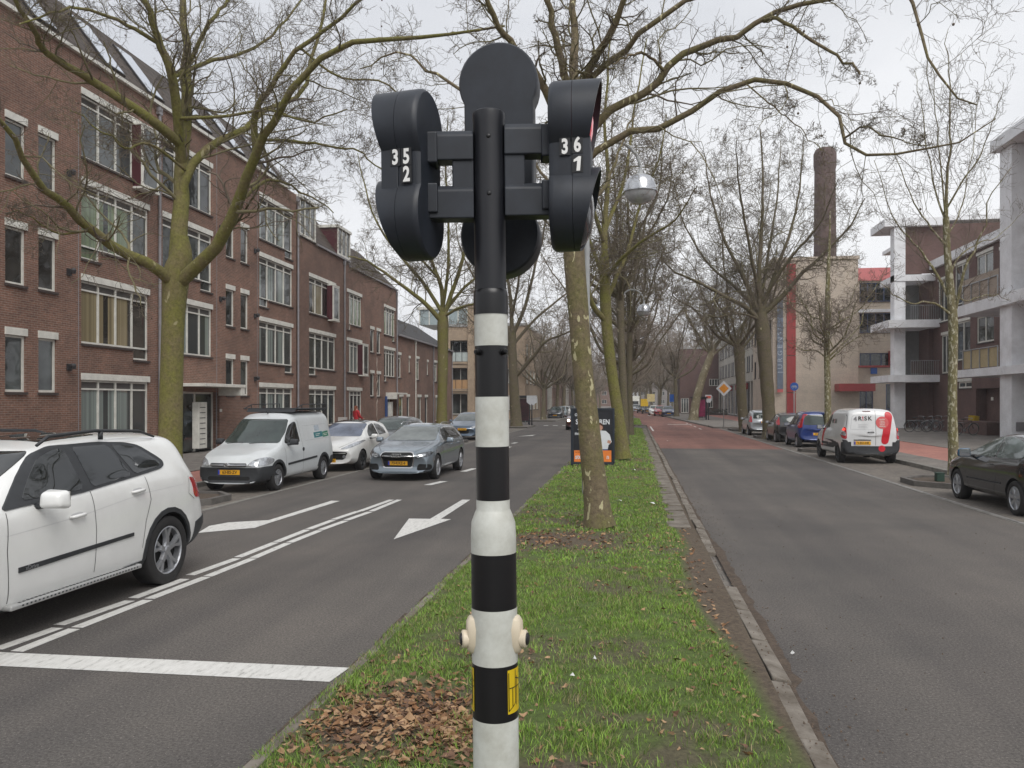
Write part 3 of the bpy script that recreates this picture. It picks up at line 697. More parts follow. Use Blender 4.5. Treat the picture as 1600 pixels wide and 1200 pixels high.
def tilemat(name, c, rowh=.3, colw=.3):
    m, n, l, b = newmat(name); b.inputs['Roughness'].default_value = .75
    t = n.new('ShaderNodeTexCoord'); s = n.new('ShaderNodeSeparateXYZ'); l.new(t.outputs['Object'], s.inputs[0])
    cb = n.new('ShaderNodeCombineXYZ'); l.new(s.outputs[0], cb.inputs[0]); l.new(s.outputs[2], cb.inputs[1])
    br = n.new('ShaderNodeTexBrick'); l.new(cb.outputs[0], br.inputs['Vector']); br.inputs['Scale'].default_value = 1
    br.inputs['Brick Width'].default_value = colw; br.inputs['Row Height'].default_value = rowh; br.inputs['Mortar Size'].default_value = .018; br.inputs['Mortar Smooth'].default_value = .6
    br.inputs['Color1'].default_value = col4(c); br.inputs['Color2'].default_value = col4([x * .75 for x in c]); br.inputs['Mortar'].default_value = col4([x * .3 for x in c])
    z = n.new('ShaderNodeTexNoise'); z.inputs['Scale'].default_value = .8; z.inputs['Detail'].default_value = 6; l.new(t.outputs['Object'], z.inputs['Vector'])
    r = n.new('ShaderNodeValToRGB'); r.color_ramp.elements[0].color = (.7, .7, .72, 1); r.color_ramp.elements[1].color = (1.3, 1.25, 1.15, 1); l.new(z.outputs['Fac'], r.inputs[0])
    k = n.new('ShaderNodeMix'); k.data_type = 'RGBA'; k.blend_type = 'MULTIPLY'; k.inputs[0].default_value = 1; l.new(br.outputs['Color'], k.inputs[6]); l.new(r.outputs[0], k.inputs[7]); l.new(k.outputs[2], b.inputs['Base Color'])
    bp = n.new('ShaderNodeBump'); bp.inputs['Distance'].default_value = .03; bp.invert = True; l.new(br.outputs['Fac'], bp.inputs['Height']); l.new(bp.outputs[0], b.inputs['Normal']); return m
TILE = tilemat('roof_tiles', (.075, .058, .048)); TILED = tilemat('roof_tiles_dark', (.035, .033, .035))
SKYL = M('skylight_glass', (.6, .64, .7), .06, metal=.75, var=.1, scale=1)

ID4 = Matrix.Identity(4)
def wall(parent, T, x0, x1, z0, z1, holes, mat, rec=.12, name='wall'):
    b = MB(); xs = sorted({x0, x1} | {h[0] for h in holes} | {h[1] for h in holes}); zs = sorted({z0, z1} | {h[2] for h in holes} | {h[3] for h in holes})
    xs = [x for x in xs if x0 <= x <= x1]; zs = [z for z in zs if z0 <= z <= z1]
    for i in range(len(xs) - 1):
        for j in range(len(zs) - 1):
            cx, cz = (xs[i] + xs[i + 1]) / 2, (zs[j] + zs[j + 1]) / 2
            if any(h[0] < cx < h[1] and h[2] < cz < h[3] for h in holes): continue
            b.add([(xs[i], 0, zs[j]), (xs[i + 1], 0, zs[j]), (xs[i + 1], 0, zs[j + 1]), (xs[i], 0, zs[j + 1])], [(0, 1, 2, 3)])
    for h in holes:
        d = h[4] if len(h) > 4 else rec
        v = [(h[0], 0, h[2]), (h[1], 0, h[2]), (h[1], 0, h[3]), (h[0], 0, h[3])]; w = [(p[0], d, p[2]) for p in v]
        b.add(v + w, [(0, 4, 5, 1), (1, 5, 6, 2), (2, 6, 7, 3), (3, 7, 4, 0)])
    b.xf(T); return b.build(name, mat, parent)
def bx(parent, T, name, mat, *dims, bevel=0):
    b = MB()
    for d in dims: b.box(*d)
    b.xf(T); return b.build(name, mat, parent, bevel=bevel)
def window(parent, T, x0, x1, z0, z1, cols=2, lintel=True, louvre=True, glass=None, fr=.06, frame=WHP, sill=SILL, rec=.12, drop=None, bars=0, name='window'):
    """glazing set back in an opening: frame with mullions, panes, lintel, sill"""
    zl = z1 - .20 if lintel else z1
    b = MB(); y0, y1 = rec - .07, rec - .01
    b.box(x0, x0 + fr, y0, y1, z0, zl); b.box(x1 - fr, x1, y0, y1, z0, zl); b.box(x0 + fr, x1 - fr, y0, y1, zl - fr, zl); b.box(x0 + fr, x1 - fr, y0, y1, z0, z0 + fr * 1.1)
    zt = zl - fr
    if louvre:
        b.box(x0 + fr, x1 - fr, y0, y1, zl - .30, zl - .25); zt = zl - .30
    for k in range(1, cols):
        xm = x0 + (x1 - x0) * k / cols; b.box(xm - fr * .55, xm + fr * .55, y0 - .003, y1, z0 + fr * 1.1, zl - fr)
    for k in range(bars):
        zz = z0 + (zt - z0) * (k + 1) / (bars + 1); b.box(x0 + fr, x1 - fr, y0 + .01, y1, zz - .02, zz + .02)
    if drop:
        w = (x1 - x0) / cols; a, c = (x0, x0 + w) if drop == 'L' else (x1 - w, x1)
        b.box(a, a + fr, y0, y1, z0 - .36, z0); b.box(c - fr, c, y0, y1, z0 - .36, z0); b.box(a + fr, c - fr, y0, y1, z0 - .36, z0 - .36 + fr)
    b.xf(T); f = b.build(name, frame, parent)
    g = MB(); g.box(x0 + .01, x1 - .01, rec - .03, rec + .02, z0 + .01, zt if not louvre else zl - .27)
    if drop: g.box(a + .01, c - .01, rec - .03, rec + .02, z0 - .34, z0 + .009)
    g.xf(T); g.build('pane', glass or random.choice(GL), f)
    if louvre:
        s = MB()
        for k in range(4): s.hexa([(x0 + fr, y0 + .035, zl - .245 + k * .045), (x1 - fr, y0 + .035, zl - .245 + k * .045), (x1 - fr, y0 + .05, zl - .215 + k * .045), (x0 + fr, y0 + .05, zl - .215 + k * .045)],
                                  [(x0 + fr, y0 + .045, zl - .25 + k * .045), (x1 - fr, y0 + .045, zl - .25 + k * .045), (x1 - fr, y0 + .06, zl - .22 + k * .045), (x0 + fr, y0 + .06, zl - .22 + k * .045)])
        s.box(x0 + fr, x1 - fr, rec - .008, rec, zl - .25, zl - fr)
        s.xf(T); s.build('louvre', M('louvre_grey', (.12, .11, .10), .7), f)
    if lintel:
        bx(f, T, 'lintel', WHP, (x0 - .02, x1 + .05, -.035, rec, zl, z1), bevel=.006)
    if sill:
        d = [(x0 - .03, x1 + .03, -.06, rec - .07, z0 - .07, z0 - .002)]
        if drop == 'L': d = [(x0 - .03, x0 + w + .03, -.06, rec - .07, z0 - .43, z0 - .362), (x0 + w + .032, x1 + .03, -.06, rec - .07, z0 - .07, z0 - .002)]
        if drop == 'R': d = [(x1 - w - .03, x1 + .03, -.06, rec - .07, z0 - .43, z0 - .362), (x0 - .03, x1 - w - .032, -.06, rec - .07, z0 - .07, z0 - .002)]
        bx(f, T, 'sill', sill, *d)
    return f
def hole_of(x0, x1, z0, z1, cols=2, drop=None):
    hs = [(x0, x1, z0, z1 - .2)]
    if drop:
        w = (x1 - x0) / cols; a, c = (x0, x0 + w) if drop == 'L' else (x1 - w, x1); hs.append((a, c, z0 - .36, z0))
    return hs
def merge_holes(hs): return hs
# -- left terrace frame
BZ = .12
_r = (962 - 800) / F; UD = Vector((_r * CA - SA, _r * SA + CA, 0)).normalized()
P0 = G(127, 728.2, BZ)
UA = math.atan2(UD.y, UD.x)
def fx(px):
    r = (px - 800) / F; d = Vector((r * CA - SA, r * SA + CA, 0)); den = d.x * UD.y - d.y * UD.x
    t = (P0.x * UD.y - P0.y * UD.x) / den; p = d * t; return (p - Vector((P0.x, P0.y, 0))).dot(UD)
def fz(px, py):
    r = (px - 800) / F; d = Vector((r * CA - SA, r * SA + CA, 0)); den = d.x * UD.y - d.y * UD.x
    t = (P0.x * UD.y - P0.y * UD.x) / den; return CH + (HZ - py) / F * t - BZ
def casement(parent, px0, px1, z0, z1, T=ID4):
    """window sash swung out of the facade"""
    x0 = fx(px0); w = .34; l_ = .95
    b = MB(); b.box(0, l_, -w, -w + .06, z0, z0 + .09); b.box(0, l_, -w, -w + .06, z1 - .09, z1); b.box(0, .09, -w, -w + .06, z0 + .09, z1 - .09); b.box(l_ - .09, l_, -w, -w + .06, z0 + .09, z1 - .09)
    b.box(-.02, l_ + .02, -w - .02, .05, z1 + .002, z1 + .06); b.box(-.02, l_ + .02, -w - .02, .05, z0 - .07, z0 - .002); b.box(l_ - .04, l_ - .001, -w + .062, .05, z0, z1)
    T_ = Matrix.Translation((x0, 0, 0)); b.xf(T_); f = b.build('bay_window', WHP, parent)
    bx(f, T_, 'side_panel', MAR, (.0, .04, -w + .062, .05, z0, z1)); bx(f, T_, 'pane', GL[1], (.09, l_ - .09, -w + .015, -w + .04, z0 + .09, z1 - .09))
    return f
ROWT = [2.80, 5.80, 8.72, 11.42]; WH_ = 2.1
def roofblock(parent, x0, x1, ze, zr, setb, mat, back=9, x0r=None, x1r=None, mat_g=BR1):
    x0r = x0 if x0r is None else x0r; x1r = x1 if x1r is None else x1r
    b = MB(); v = [(x0, -.08, ze), (x1, -.08, ze), (x1r, setb, zr), (x0r, setb, zr), (x0, back, ze), (x1, back, ze), (x1r, back - setb, zr), (x0r, back - setb, zr)]
    b.add(v, [(0, 1, 2, 3), (3, 2, 6, 7), (5, 4, 7, 6), (1, 5, 6, 2), (4, 0, 3, 7)])
    return b.build('roof', mat, parent)
def body(parent, x0, x1, z1, mat, back=9):
    b = MB(); b.add([(x0, 0, -.3), (x0, back, -.3), (x0, back, z1), (x0, 0, z1)], [(0, 1, 2, 3)]); b.add([(x1, 0, -.3), (x1, back, -.3), (x1, back, z1), (x1, 0, z1)], [(0, 1, 2, 3)])
    b.add([(x0, back, -.3), (x1, back, -.3), (x1, back, z1), (x0, back, z1)], [(0, 1, 2, 3)]); b.add([(x0, 0, z1), (x1, 0, z1), (x1, back, z1), (x0, back, z1)], [(0, 1, 2, 3)])
    return b.build('side_wall', mat, parent)
def pipe(parent, x, z1, y=-.07, r=.05, mat=ZINC):
    b = MB(); b.tube([(x, y, 0), (x, y, z1 - .3), (x, y + .02, z1)], r, n=10)
    z = .8
    while z < z1 - .5: b.tube([(x, y, z), (x, y, z + .05)], r * 1.3, n=10); z += 1.9
    b.box(x - .11, x + .11, y - .05, 0, z1 - .28, z1 - .04); return b.build('downpipe', mat, parent)
def pick():
    return random.choice([GL[0], GL[1], GL[2], CUR[0], CUR[1], CUR[2], CUR[2]])

def wins(parent, specs, zlim, x0, x1, mat, extra=[]):
    holes = list(extra)
    for s in specs:
        a, c, z0, z1, cols, kw = s
        zt = z1 - (.2 if kw.get('lintel', True) else 0); holes.append((a, c, z0, zt))
        if kw.get('drop'):
            w = (c - a) / cols; q = (a, a + w) if kw['drop'] == 'L' else (c - w, c); holes.append((q[0], q[1], z0 - .36, z0))
    o = wall(parent, ID4, x0, x1, -.3, zlim, holes, mat)
    for s in specs:
        a, c, z0, z1, cols, kw = s; kw = dict(kw); kw.setdefault('glass', pick()); window(parent, ID4, a, c, z0, z1, cols, **kw)
    return o
def std(px0, px1, rows, cols, drops={}, gl={}):
    out = []
    for r_ in rows:
        z1 = ROWT[r_]; z0 = z1 - WH_ - (.1 if r_ == 0 else 0); kw = {}
        if r_ in drops: kw['drop'] = drops[r_]
        if r_ in gl: kw['glass'] = gl[r_]
        out.append((fx(px0), fx(px1), z0, z1, cols, kw))
    return out
def narrow(px0, px1, tops=(3.92, 6.80, 9.65)):
    return [(fx(px0), fx(px1), t - 1.72, t, 1, dict(louvre=False, glass=GL[random.randrange(3)])) for t in tops]

# ---- block 1, nearest
B1 = empty('apartment_building', 'nearest four storey brick apartment block on the left, tiled roof with long skylights', 'apartment building', (P0.x, P0.y, BZ), UA)
X0, X1 = fx(-260), fx(463)
door_h = (fx(284), fx(343), 0, 2.32, .4)
sp = std(127, 232, [0, 1, 2, 3], 4, {2: 'L', 1: 'R'}, {1: CUR[1], 2: CUR[0], 3: GL[1]}) + std(254, 331, [1, 2, 3], 4, {2: 'R', 1: 'L'}, {1: CUR[2]}) + std(405, 457, [0, 1, 2, 3], 4, {3: 'R', 2: 'L', 1: 'R'}, {0: CUR[2]})
sp += narrow(8, 40) + narrow(60, 88) + narrow(353, 366) + narrow(376, 388) + std(-170, -20, [0, 1, 2, 3], 4)
wins(B1, sp, 12.36, X0, X1, BR1, [door_h])
body(B1, X0, X1, 12.36, BR1)
roofblock(B1, X0, fx(447), 12.44, 14.75, 1.7, TILE, x1r=fx(447) - .3)
bx(B1, ID4, 'gutter', WHP, (X0, fx(447), -.12, .05, 12.33, 12.44))
bx(B1, ID4, 'verge', ZINC, (fx(447) + .002, fx(447) + .12, -.1, 2.2, 12.45, 12.6))
b = MB(); xg = fx(447)
b.tube([(xg + .03, -.1, 12.46), (xg - .26, 1.7, 14.83)], .09, n=6); b.build('verge', ZINC, B1)
for pxr, wpx in ((92, 24), (196, 26), (257, 18), (332, 16), (383, 14), (433, 11)):
    xb = fx(pxr); w = 1.0; b = MB()
    def sl(x, t, o): 
        yy = -.08 + 1.78 * t; zz = 12.44 + 2.31 * t; nx = Vector((0, -2.31, 1.78)).normalized() * o; return (x, yy + nx.y, zz + nx.z)
    b.hexa([sl(xb - w, .06, .0), sl(xb, .06, 0), sl(xb, .80, 0), sl(xb - w, .80, 0)], [sl(xb - w, .06, .07), sl(xb, .06, .07), sl(xb, .80, .07), sl(xb - w, .80, .07)])
    f = b.build('skylight', DKR, B1)
    b = MB(); b.hexa([sl(xb - w + .06, .08, .05), sl(xb - .06, .08, .05), sl(xb - .06, .78, .05), sl(xb - w + .06, .78, .05)], [sl(xb - w + .06, .08, .078), sl(xb - .06, .08, .078), sl(xb - .06, .78, .078), sl(xb - w + .06, .78, .078)])
    b.build('pane', SKYL, f)
for px in (247, 464): pipe(B1, fx(px), 12.3)
for px in (122.5, 338.5, 405 - 3): bx(B1, ID4, 'expansion_joint', ZINC, (fx(px) - .015, fx(px) + .015, -.006, .02, .1, 12.2 if px != 122.5 else 10.4))
def vent(parent, px, z):
    b = MB(); x = fx(px); b.box(x - .09, x + .09, -.05, 0, z - .1, z + .1); b.lathe([(.06, 0), (.08, .1), (.05, .16)], c=(x, -.16, z - .05), n=10, axis='z'); b.build('wall_vent', DKR, parent)
for px in (107, 344, 398):
    for z in ((5.75, 8.65, 2.95) if px != 344 else (6.1, 9.0)): vent(B1, px, z)
casement(B1, 208, 245, ROWT[3] - WH_ - .2, ROWT[3] - .25)
# door with canopy and letter boxes
xd0, xd1 = fx(284), fx(343)
bx(B1, ID4, 'canopy', WHP, (xd0 - .15, xd1 + .25, -1.0, .0, 2.5, 2.62), (xd1 - .1, xd1 + .22, -.98, -.0, 2.18, 2.498), bevel=.01)
d = bx(B1, ID4, 'door', WHP, (xd0, xd0 + .08, .28, .38, 0, 2.32), (xd1 - .08, xd1, .28, .38, 0, 2.32), (xd0 + .08, xd1 - .08, .28, .38, 2.24, 2.32), ((xd0 + xd1) / 2 - .05, (xd0 + xd1) / 2 + .05, .28, .38, 0, 2.24))
bx(d, ID4, 'pane', GL[1], (xd0 + .08, (xd0 + xd1) / 2 - .05, .32, .35, .02, 2.24), ((xd0 + xd1) / 2 + .05, xd1 - .08, .32, .35, .02, 2.24))
xm = fx(300); b = MB(); b.box(xm - .02, fx(313), -.28, -.02, .15, 1.92); mbx = b.build('letter_boxes', WHP, B1, bevel=.01)
for k in range(8): bx(mbx, ID4, 'letter_slot', DKR, (xm + .08, fx(313) - .14, -.288, -.279, .3 + k * .2, .33 + k * .2))
bx(B1, ID4, 'number_plate', WHP, (fx(346) - .15, fx(346) + .02, -.02, 0, 1.52, 1.64)); bx(B1, ID4, 'number_plate', WHP, (fx(287) - .15 - .35, fx(287) - .3, -.02, 0, 1.52, 1.64))

# ---- block 2
x0, x1 = fx(465.3), fx(545)
B2 = empty('apartment_building', 'middle brick apartment building on the left with two white dormers and stained wall', 'apartment building', (P0.x, P0.y, BZ), UA)
sp = std(483, 524, [0, 1, 2], 4, {1: 'L'}) + [(fx(467), fx(492), 10.45, 12.15, 3, dict(louvre=False, glass=GL[1]))]
wins(B2, sp[:-1], 10.36, x0, x1, BR2); body(B2, x0, x1, 10.36, BR2)
roofblock(B2, x0, x1 - .3, 10.36, 13.55, 2.2, TILE, x1r=fx(527))
bx(B2, ID4, 'gutter', ZINC, (fx(493), x1, -.13, .05, 10.3, 10.4))
for a, c, zz in ((467, 492, 12.3), (527, 546, 12.0)):
    xa, xb = fx(a), fx(c)
    dm = bx(B2, ID4, 'dormer', WHP, (xa, xa + .1, -.06, 1.6, 10.42, zz), (xb - .1, xb, -.06, 1.6, 10.42, zz), (xa - .1, xb + .1, -.12, 1.7, zz, zz + .16), (xa + .1, xb - .1, -.06, .05, 10.42, 10.55), *[(xa + (xb - xa) * k / 3 - .04, xa + (xb - xa) * k / 3 + .04, -.05, .03, 10.55, zz) for k in (1, 2)])
    bx(dm, ID4, 'pane', GL[1], (xa + .1, xb - .1, -.01, .02, 10.55, zz)); bx(dm, ID4, 'cheek', MAR, (xa - .012, xa - .002, 0, 1.6, 10.45, zz - .02))
casement(B2, 512, 530, ROWT[2] - WH_ - .1, ROWT[2] - .3); pipe(B2, fx(537), 10.3)
# ---- block 3
x0, x1 = fx(545) + .005, fx(620)
B3 = empty('apartment_building', 'third brick apartment building with hipped tiled roof and open window, before the low row houses', 'apartment building', (P0.x, P0.y, BZ), UA)
nar3 = [(fx(a), fx(c), t - 1.72, t, 1, dict(louvre=False, glass=GL[0])) for a, c in ((578.5, 584.5), (588.5, 594.5)) for t in (4.0, 6.9)]
dh = (fx(604), fx(619), 0, 2.3, .7)
sp = std(542, 565, [0, 1, 2], 4, {2: 'L'}) + std(600, 617, [1, 2], 4, {1: 'L', 2: 'R'}) + nar3
wins(B3, sp, 10.1, x0, x1, BR1, [dh]); body(B3, x0, x1, 10.1, BR1)
roofblock(B3, x0, x1, 10.1, 12.3, 1.8, TILE, x0r=x0 + .2, x1r=fx(602))
bx(B3, ID4, 'gutter', ZINC, (x0, x1, -.13, .05, 10.05, 10.14))
casement(B3, 560, 575, ROWT[1] - WH_ - .1, ROWT[1] - .3); pipe(B3, x1 - .15, 10.0)
xa, xb = fx(604), fx(619)
bx(B3, ID4, 'canopy', WHP, (xa - .2, xb + .2, -.8, 0, 2.45, 2.56), (xa - .2, xa, -.79, 0, 2.1, 2.448), bevel=.01)
d = bx(B3, ID4, 'door', WHP, (xa, xa + .1, .5, .6, 0, 2.3), (xb - .1, xb, .5, .6, 0, 2.3), ((xa + xb) / 2 - .06, (xa + xb) / 2 + .06, .5, .6, 0, 2.3)); bx(d, ID4, 'pane', GL[0], (xa + .1, (xa + xb) / 2 - .06, .54, .57, 0, 2.3), ((xa + xb) / 2 + .06, xb - .1, .54, .57, 0, 2.3))
m_ = bx(B3, ID4, 'letter_boxes', WHP, (fx(605) - .1, fx(607.5), -.3, -.02, .2, 1.9)); bx(B3, ID4, 'blue_panel', M('blue_panel', (.02, .06, .2), .5), (fx(602) - .1, fx(603.4), -.12, -.01, .1, 2.3))
b = MB()
for k, (px, z) in enumerate(((589, 5.0), (589.5, 4.6), (588.5, 4.2), (590, 3.9))): pass
zz = 4.9; xx = fx(589)
pts = []
while zz > .3: pts.append((xx + random.uniform(-.12, .12), -.012, zz)); zz -= .22
b.tube(pts, .03, n=4); b.build('mortar_repair', M('mortar_pale', (.42, .36, .31), .9), B3)
# ---- row houses
for i, (a, c, lab) in enumerate(((620.6, 649, 'two storey brick row house nearest the apartment blocks, with dark tiled roof'), (649.2, 677, 'middle two storey brick row house between two downpipes'), (677.2, 706, 'last two storey brick row house, half hidden by a thick tree trunk'))):
    x0, x1 = fx(a), fx(c)
    H = empty('row_house', lab, 'house', (P0.x, P0.y, BZ), UA, 'low brick row houses beyond the apartment blocks')
    w = x1 - x0; sp = [(x0 + .3, x0 + .3 + .14 * w, 3.7, 5.6, 1, {}), (x0 + .62 * w, x0 + .7 * w, 4.2, 5.5, 1, dict(louvre=False)), (x0 + .1 * w, x0 + .3 * w, .2, 2.5, 1, dict(louvre=False)), (x0 + .5 * w, x0 + .66 * w, 0.02, 2.5, 1, dict(louvre=False, glass=DKR, sill=None, name='door'))]
    wins(H, sp, 6.85, x0, x1, BR1 if i != 1 else BR2); body(H, x0, x1, 6.85, BR1)
    b = MB(); b.add([(x0, -.15, 6.85), (x1, -.15, 6.85), (x1, 3.6, 9.35), (x0, 3.6, 9.35), (x0, 7.4, 6.85), (x1, 7.4, 6.85)], [(0, 1, 2, 3), (3, 2, 5, 4), (0, 3, 4), (1, 5, 2)]); b.build('roof', TILED, H)
    bx(H, ID4, 'gutter', ZINC, (x0, x1, -.24, -.1, 6.78, 6.9)); pipe(H, x1 - .12, 6.8, r=.045, mat=ZINC if i else WHP)

# ---- simple block builder for farther buildings (local x along the camera-facing wall or the street wall)
def block(name, label, cat, X0_, X1_, Y0_, Y1_, H_, mat, wl_s=[], wl_w=[], roofmat=None, group=None, base=.12, west_is=None, parapet=None, rowkw={}):
    """axis aligned block. wl_s: openings in the wall facing the camera (x0,x1,z0,z1,cols); wl_w: openings in the wall facing the street (distances from the near corner)"""
    e = empty(name, label, cat, (X0_, Y0_, base), 0, group); w, d = X1_ - X0_, Y1_ - Y0_
    Ts = ID4; street_left = (west_is == 'left')
    if street_left:   # street lies on +X side
        Tw = Matrix.Translation((w, 0, 0)) @ Matrix.Rotation(R(90), 4, 'Z')
    else:
        Tw = Matrix.Translation((0, d, 0)) @ Matrix.Rotation(R(-90), 4, 'Z')
    def conv(o): return o if street_left else (d - o[1], d - o[0]) + tuple(o[2:])
    lw = [conv(o) for o in wl_w]
    wall(e, Ts, 0, w, -.2, H_, [o[:4] for o in wl_s], mat); wall(e, Tw, 0, d, -.2, H_, [o[:4] for o in lw], mat)
    b = MB(); b.add([(0, d, -.2), (w, d, -.2), (w, d, H_), (0, d, H_)], [(0, 1, 2, 3)])
    xo = 0 if street_left else w; b.add([(xo, 0, -.2), (xo, d, -.2), (xo, d, H_), (xo, 0, H_)], [(0, 1, 2, 3)]); b.build('rear_wall', mat, e)
    bx(e, ID4, 'roof', roofmat or GRC, (-.1, w + .1, -.1, d + .1, H_ + .002, H_ + .3))
    for T, L in ((Ts, wl_s), (Tw, lw)):
        for o in L:
            kw = dict(lintel=False, louvre=False, fr=.08); kw.update(rowkw); kw.update(o[5] if len(o) > 5 else {})
            window(e, T, *o[:4], o[4] if len(o) > 4 else 2, **kw)
    return e, Ts, Tw
# tan balcony flats at the side street, left
q0, q1 = W(698, 640, 87), W(806, 640, 87)
E, Ts, Tw = block('apartment_building', 'tan block of flats with stacked balconies at the far left corner, behind the signal post', 'apartment building', q0.x, q1.x + 1.2, q0.y, q0.y + 14, 10.1, TAN,
    wl_s=[(.4, 2.3, z, z + 2.3, 2, dict(rec=1.0, frame=WHP)) for z in (.5, 3.3, 6.3)] + [(3.3, 5.0, z, z + 2.3, 2, dict(rec=1.0)) for z in (.5, 3.3, 6.3)] + [(6.2, 7.6, z, z + 1.6, 2) for z in (1.0, 3.9, 6.8)],
    wl_w=[(1 + 3 * k, 2.6 + 3 * k, z, z + 1.5, 2) for k in range(4) for z in (1.0, 3.9, 6.8)], west_is='left')
for z, mt in ((3.3, M('orange_panel', (.42, .25, .12), .6)), (6.3, M('pale_panel', (.42, .47, .45), .4))):
    for a in (.3, 3.2):
        r_ = bx(E, ID4, 'balcony_railing', DKR, (a, a + 2.1, -.08, -.03, z + 1.05, z + 1.1), *[(a + k * .7, a + k * .7 + .04, -.08, -.03, z, z + 1.05) for k in range(4)]); bx(r_, ID4, 'railing_panel', mt, (a, a + 2.1, -.028, -.005, z + .02, z + 1.0))
        bx(E, ID4, 'balcony_slab', TAN, (a - .1, a + 2.2, -.12, -.002, z - .25, z - .03))
bx(E, ID4, 'pillar', TAN, (2.4, 3.1, -.25, -.004, -.1, 12.6)); bx(E, ID4, 'penthouse', M('penthouse_glass', (.3, .36, .37), .3), (-3.5, 2.3, 1.5, 8, 10.5, 12.2)); bx(E, ID4, 'penthouse_trim', WHP, (-3.7, 2.5, 1.3, 8.2, 12.21, 12.5), *[(-3.5 + k * 1.1, -3.4 + k * 1.1, 1.42, 1.498, 10.5, 12.2) for k in range(6)])
# far left terrace along the street
yy = 96; pal = [BR2, BR1, M('pale_render', (.42, .40, .36), .8), BR1, BR2, BR3, M('pale_render2', (.36, .33, .30), .8), BR2]
nm = ['dark brown', 'red brick', 'pale rendered', 'reddish', 'brown', 'very dark brick', 'greyish', 'farthest brown']
for k in range(8):
    d = [9, 8, 6.5, 8, 9, 7, 8, 9][k]; h = [10.6, 9.3, 8.4, 9.8, 9.2, 10.4, 9, 9.8][k]; xf_ = -9.6 - .0 * k
    block('town_house', nm[k] + ' town house in the far left terrace, number ' + ['one', 'two', 'three', 'four', 'five', 'six', 'seven', 'eight'][k] + ' from the tan flats', 'house', xf_ - 9 - 2.6, xf_ - 2.6, yy, yy + d, h, pal[k], group='town houses far down the left side',
          wl_w=[(.8 + j * (d - 1.4) / 3, .8 + j * (d - 1.4) / 3 + 1.1, z, z + 1.7, 2, dict(rec=.15)) for j in range(3) for z in (.8, 4.0, 7.0) if z + 1.7 < h], west_is='left')
    yy += d + .01
# orange awning/scaffold sheet far left
p = W(812, 560, 100)
# ---- beige building on the right
c0 = G(1209, 664, .12); Yb = 78.0
def xat(px, Y):
    r = (px - 800) / F; return Y * (r * CA - SA) / (r * SA + CA)
def zat(px, py, Y):
    r = (px - 800) / F; return CH + (HZ - py) / F * (Y / (r * SA + CA)) - .12
xb0, xb1, xb2 = xat(1208, Yb), xat(1341, Yb), xat(1402, Yb)
E, Ts, Tw = block('beige_building', 'tall blank beige gable building with red vertical stripe and grey banner on the right', 'building', xb0, xb1, Yb, Yb + 13, zat(1280, 406, Yb), BEI, wl_w=[(1 + 3.2 * k, 2.3 + 3.2 * k, z, z + 1.8, 2, dict(frame=DKR)) for k in range(4) for z in (4.4, 8.0, 11.2)], roofmat=BEI)
xs0, xs1 = xat(1229, Yb) - xb0, xat(1243, Yb) - xb0
REDM = M('red_cladding', (.32, .045, .045), .45, var=.15, scale=2)
for a, c in ((.0, zat(1236, 614, Yb)), (zat(1236, 613, Yb), zat(1236, 556, Yb)), (zat(1236, 555, Yb), zat(1236, 412, Yb))): bx(E, ID4, 'red_stripe', REDM, (xs0, xs1, -.12, -.003, a, c - .02))
a, c = xat(1213.5, Yb) - xb0, xat(1222.5, Yb) - xb0
bn = bx(E, ID4, 'banner', M('banner_blue_grey', (.13, .16, .21), .6, var=.2), (a, c, -.35, -.3, zat(1218, 608, Yb), zat(1218, 470, Yb))); bx(bn, ID4, 'banner_foot', M('banner_red', (.5, .12, .12), .6), (a, c, -.35, -.3, zat(1218, 613, Yb), zat(1218, 608, Yb) - .002))
text('J U R G E N S I', .62, 'banner_lettering', M('banner_letters', (.38, .42, .48), .6), bn, ((a + c) / 2, -.352, zat(1218, 548, Yb)), (R(90), R(-90), 0), .001, sx=1.1)
cn = bx(E, ID4, 'canopy', REDM, (xat(1304, Yb) - xb0, xat(1360, Yb) - xb0, -1.6, -.004, zat(1320, 611.5, Yb), zat(1320, 600, Yb)))
# its recessed right part
zt = zat(1370, 430, Yb)
E2, Ts, Tw = block('beige_building', 'lower beige wing with pink balcony panel and dark windows beside the red canopy', 'building', xb1 + .01, xb2 + 2, Yb + .6, Yb + 13, zt, BEI,
    wl_s=[(xat(a, Yb + .6) - xb1, xat(c, Yb + .6) - xb1, zat(1370, y1, Yb), zat(1370, y0, Yb), n_, dict(frame=M('blue_frame', (.05, .07, .14), .5), glass=GL[0])) for a, c, y0, y1, n_ in ((1343, 1394, 440, 470, 4), (1343, 1394, 488, 519, 4), (1343, 1394, 551, 573, 3), (1343, 1364, 602, 640, 2), (1384, 1396, 600, 640, 1))])
bx(E2, ID4, 'pink_panel', M('pink_panel', (.62, .20, .20), .6), (0, xat(1394, Yb) - xb1, -.12, -.004, zat(1370, 437, Yb), zat(1370, 417, Yb)))
bx(E2, ID4, 'red_beam', REDM, (0, xat(1394, Yb) - xb1, -.6, -.5, zat(1370, 574, Yb), zat(1370, 571, Yb)), (xat(1391, Yb) - xb1, xat(1397, Yb) - xb1, -.7, -.02, zat(1370, 573, Yb), zat(1370, 548, Yb)))
bx(E2, ID4, 'blue_sign', M('sign_blue', (.01, .09, .38), .4), (xat(1362, Yb) - xb1, xat(1372, Yb) - xb1, -.3, -.2, zat(1370, 584, Yb), zat(1370, 574.5, Yb)))
bx(E2, ID4, 'ledge', WHC, (-.1, xb2 - xb1, -.2, -.005, zat(1370, 487, Yb), zat(1370, 482, Yb)))
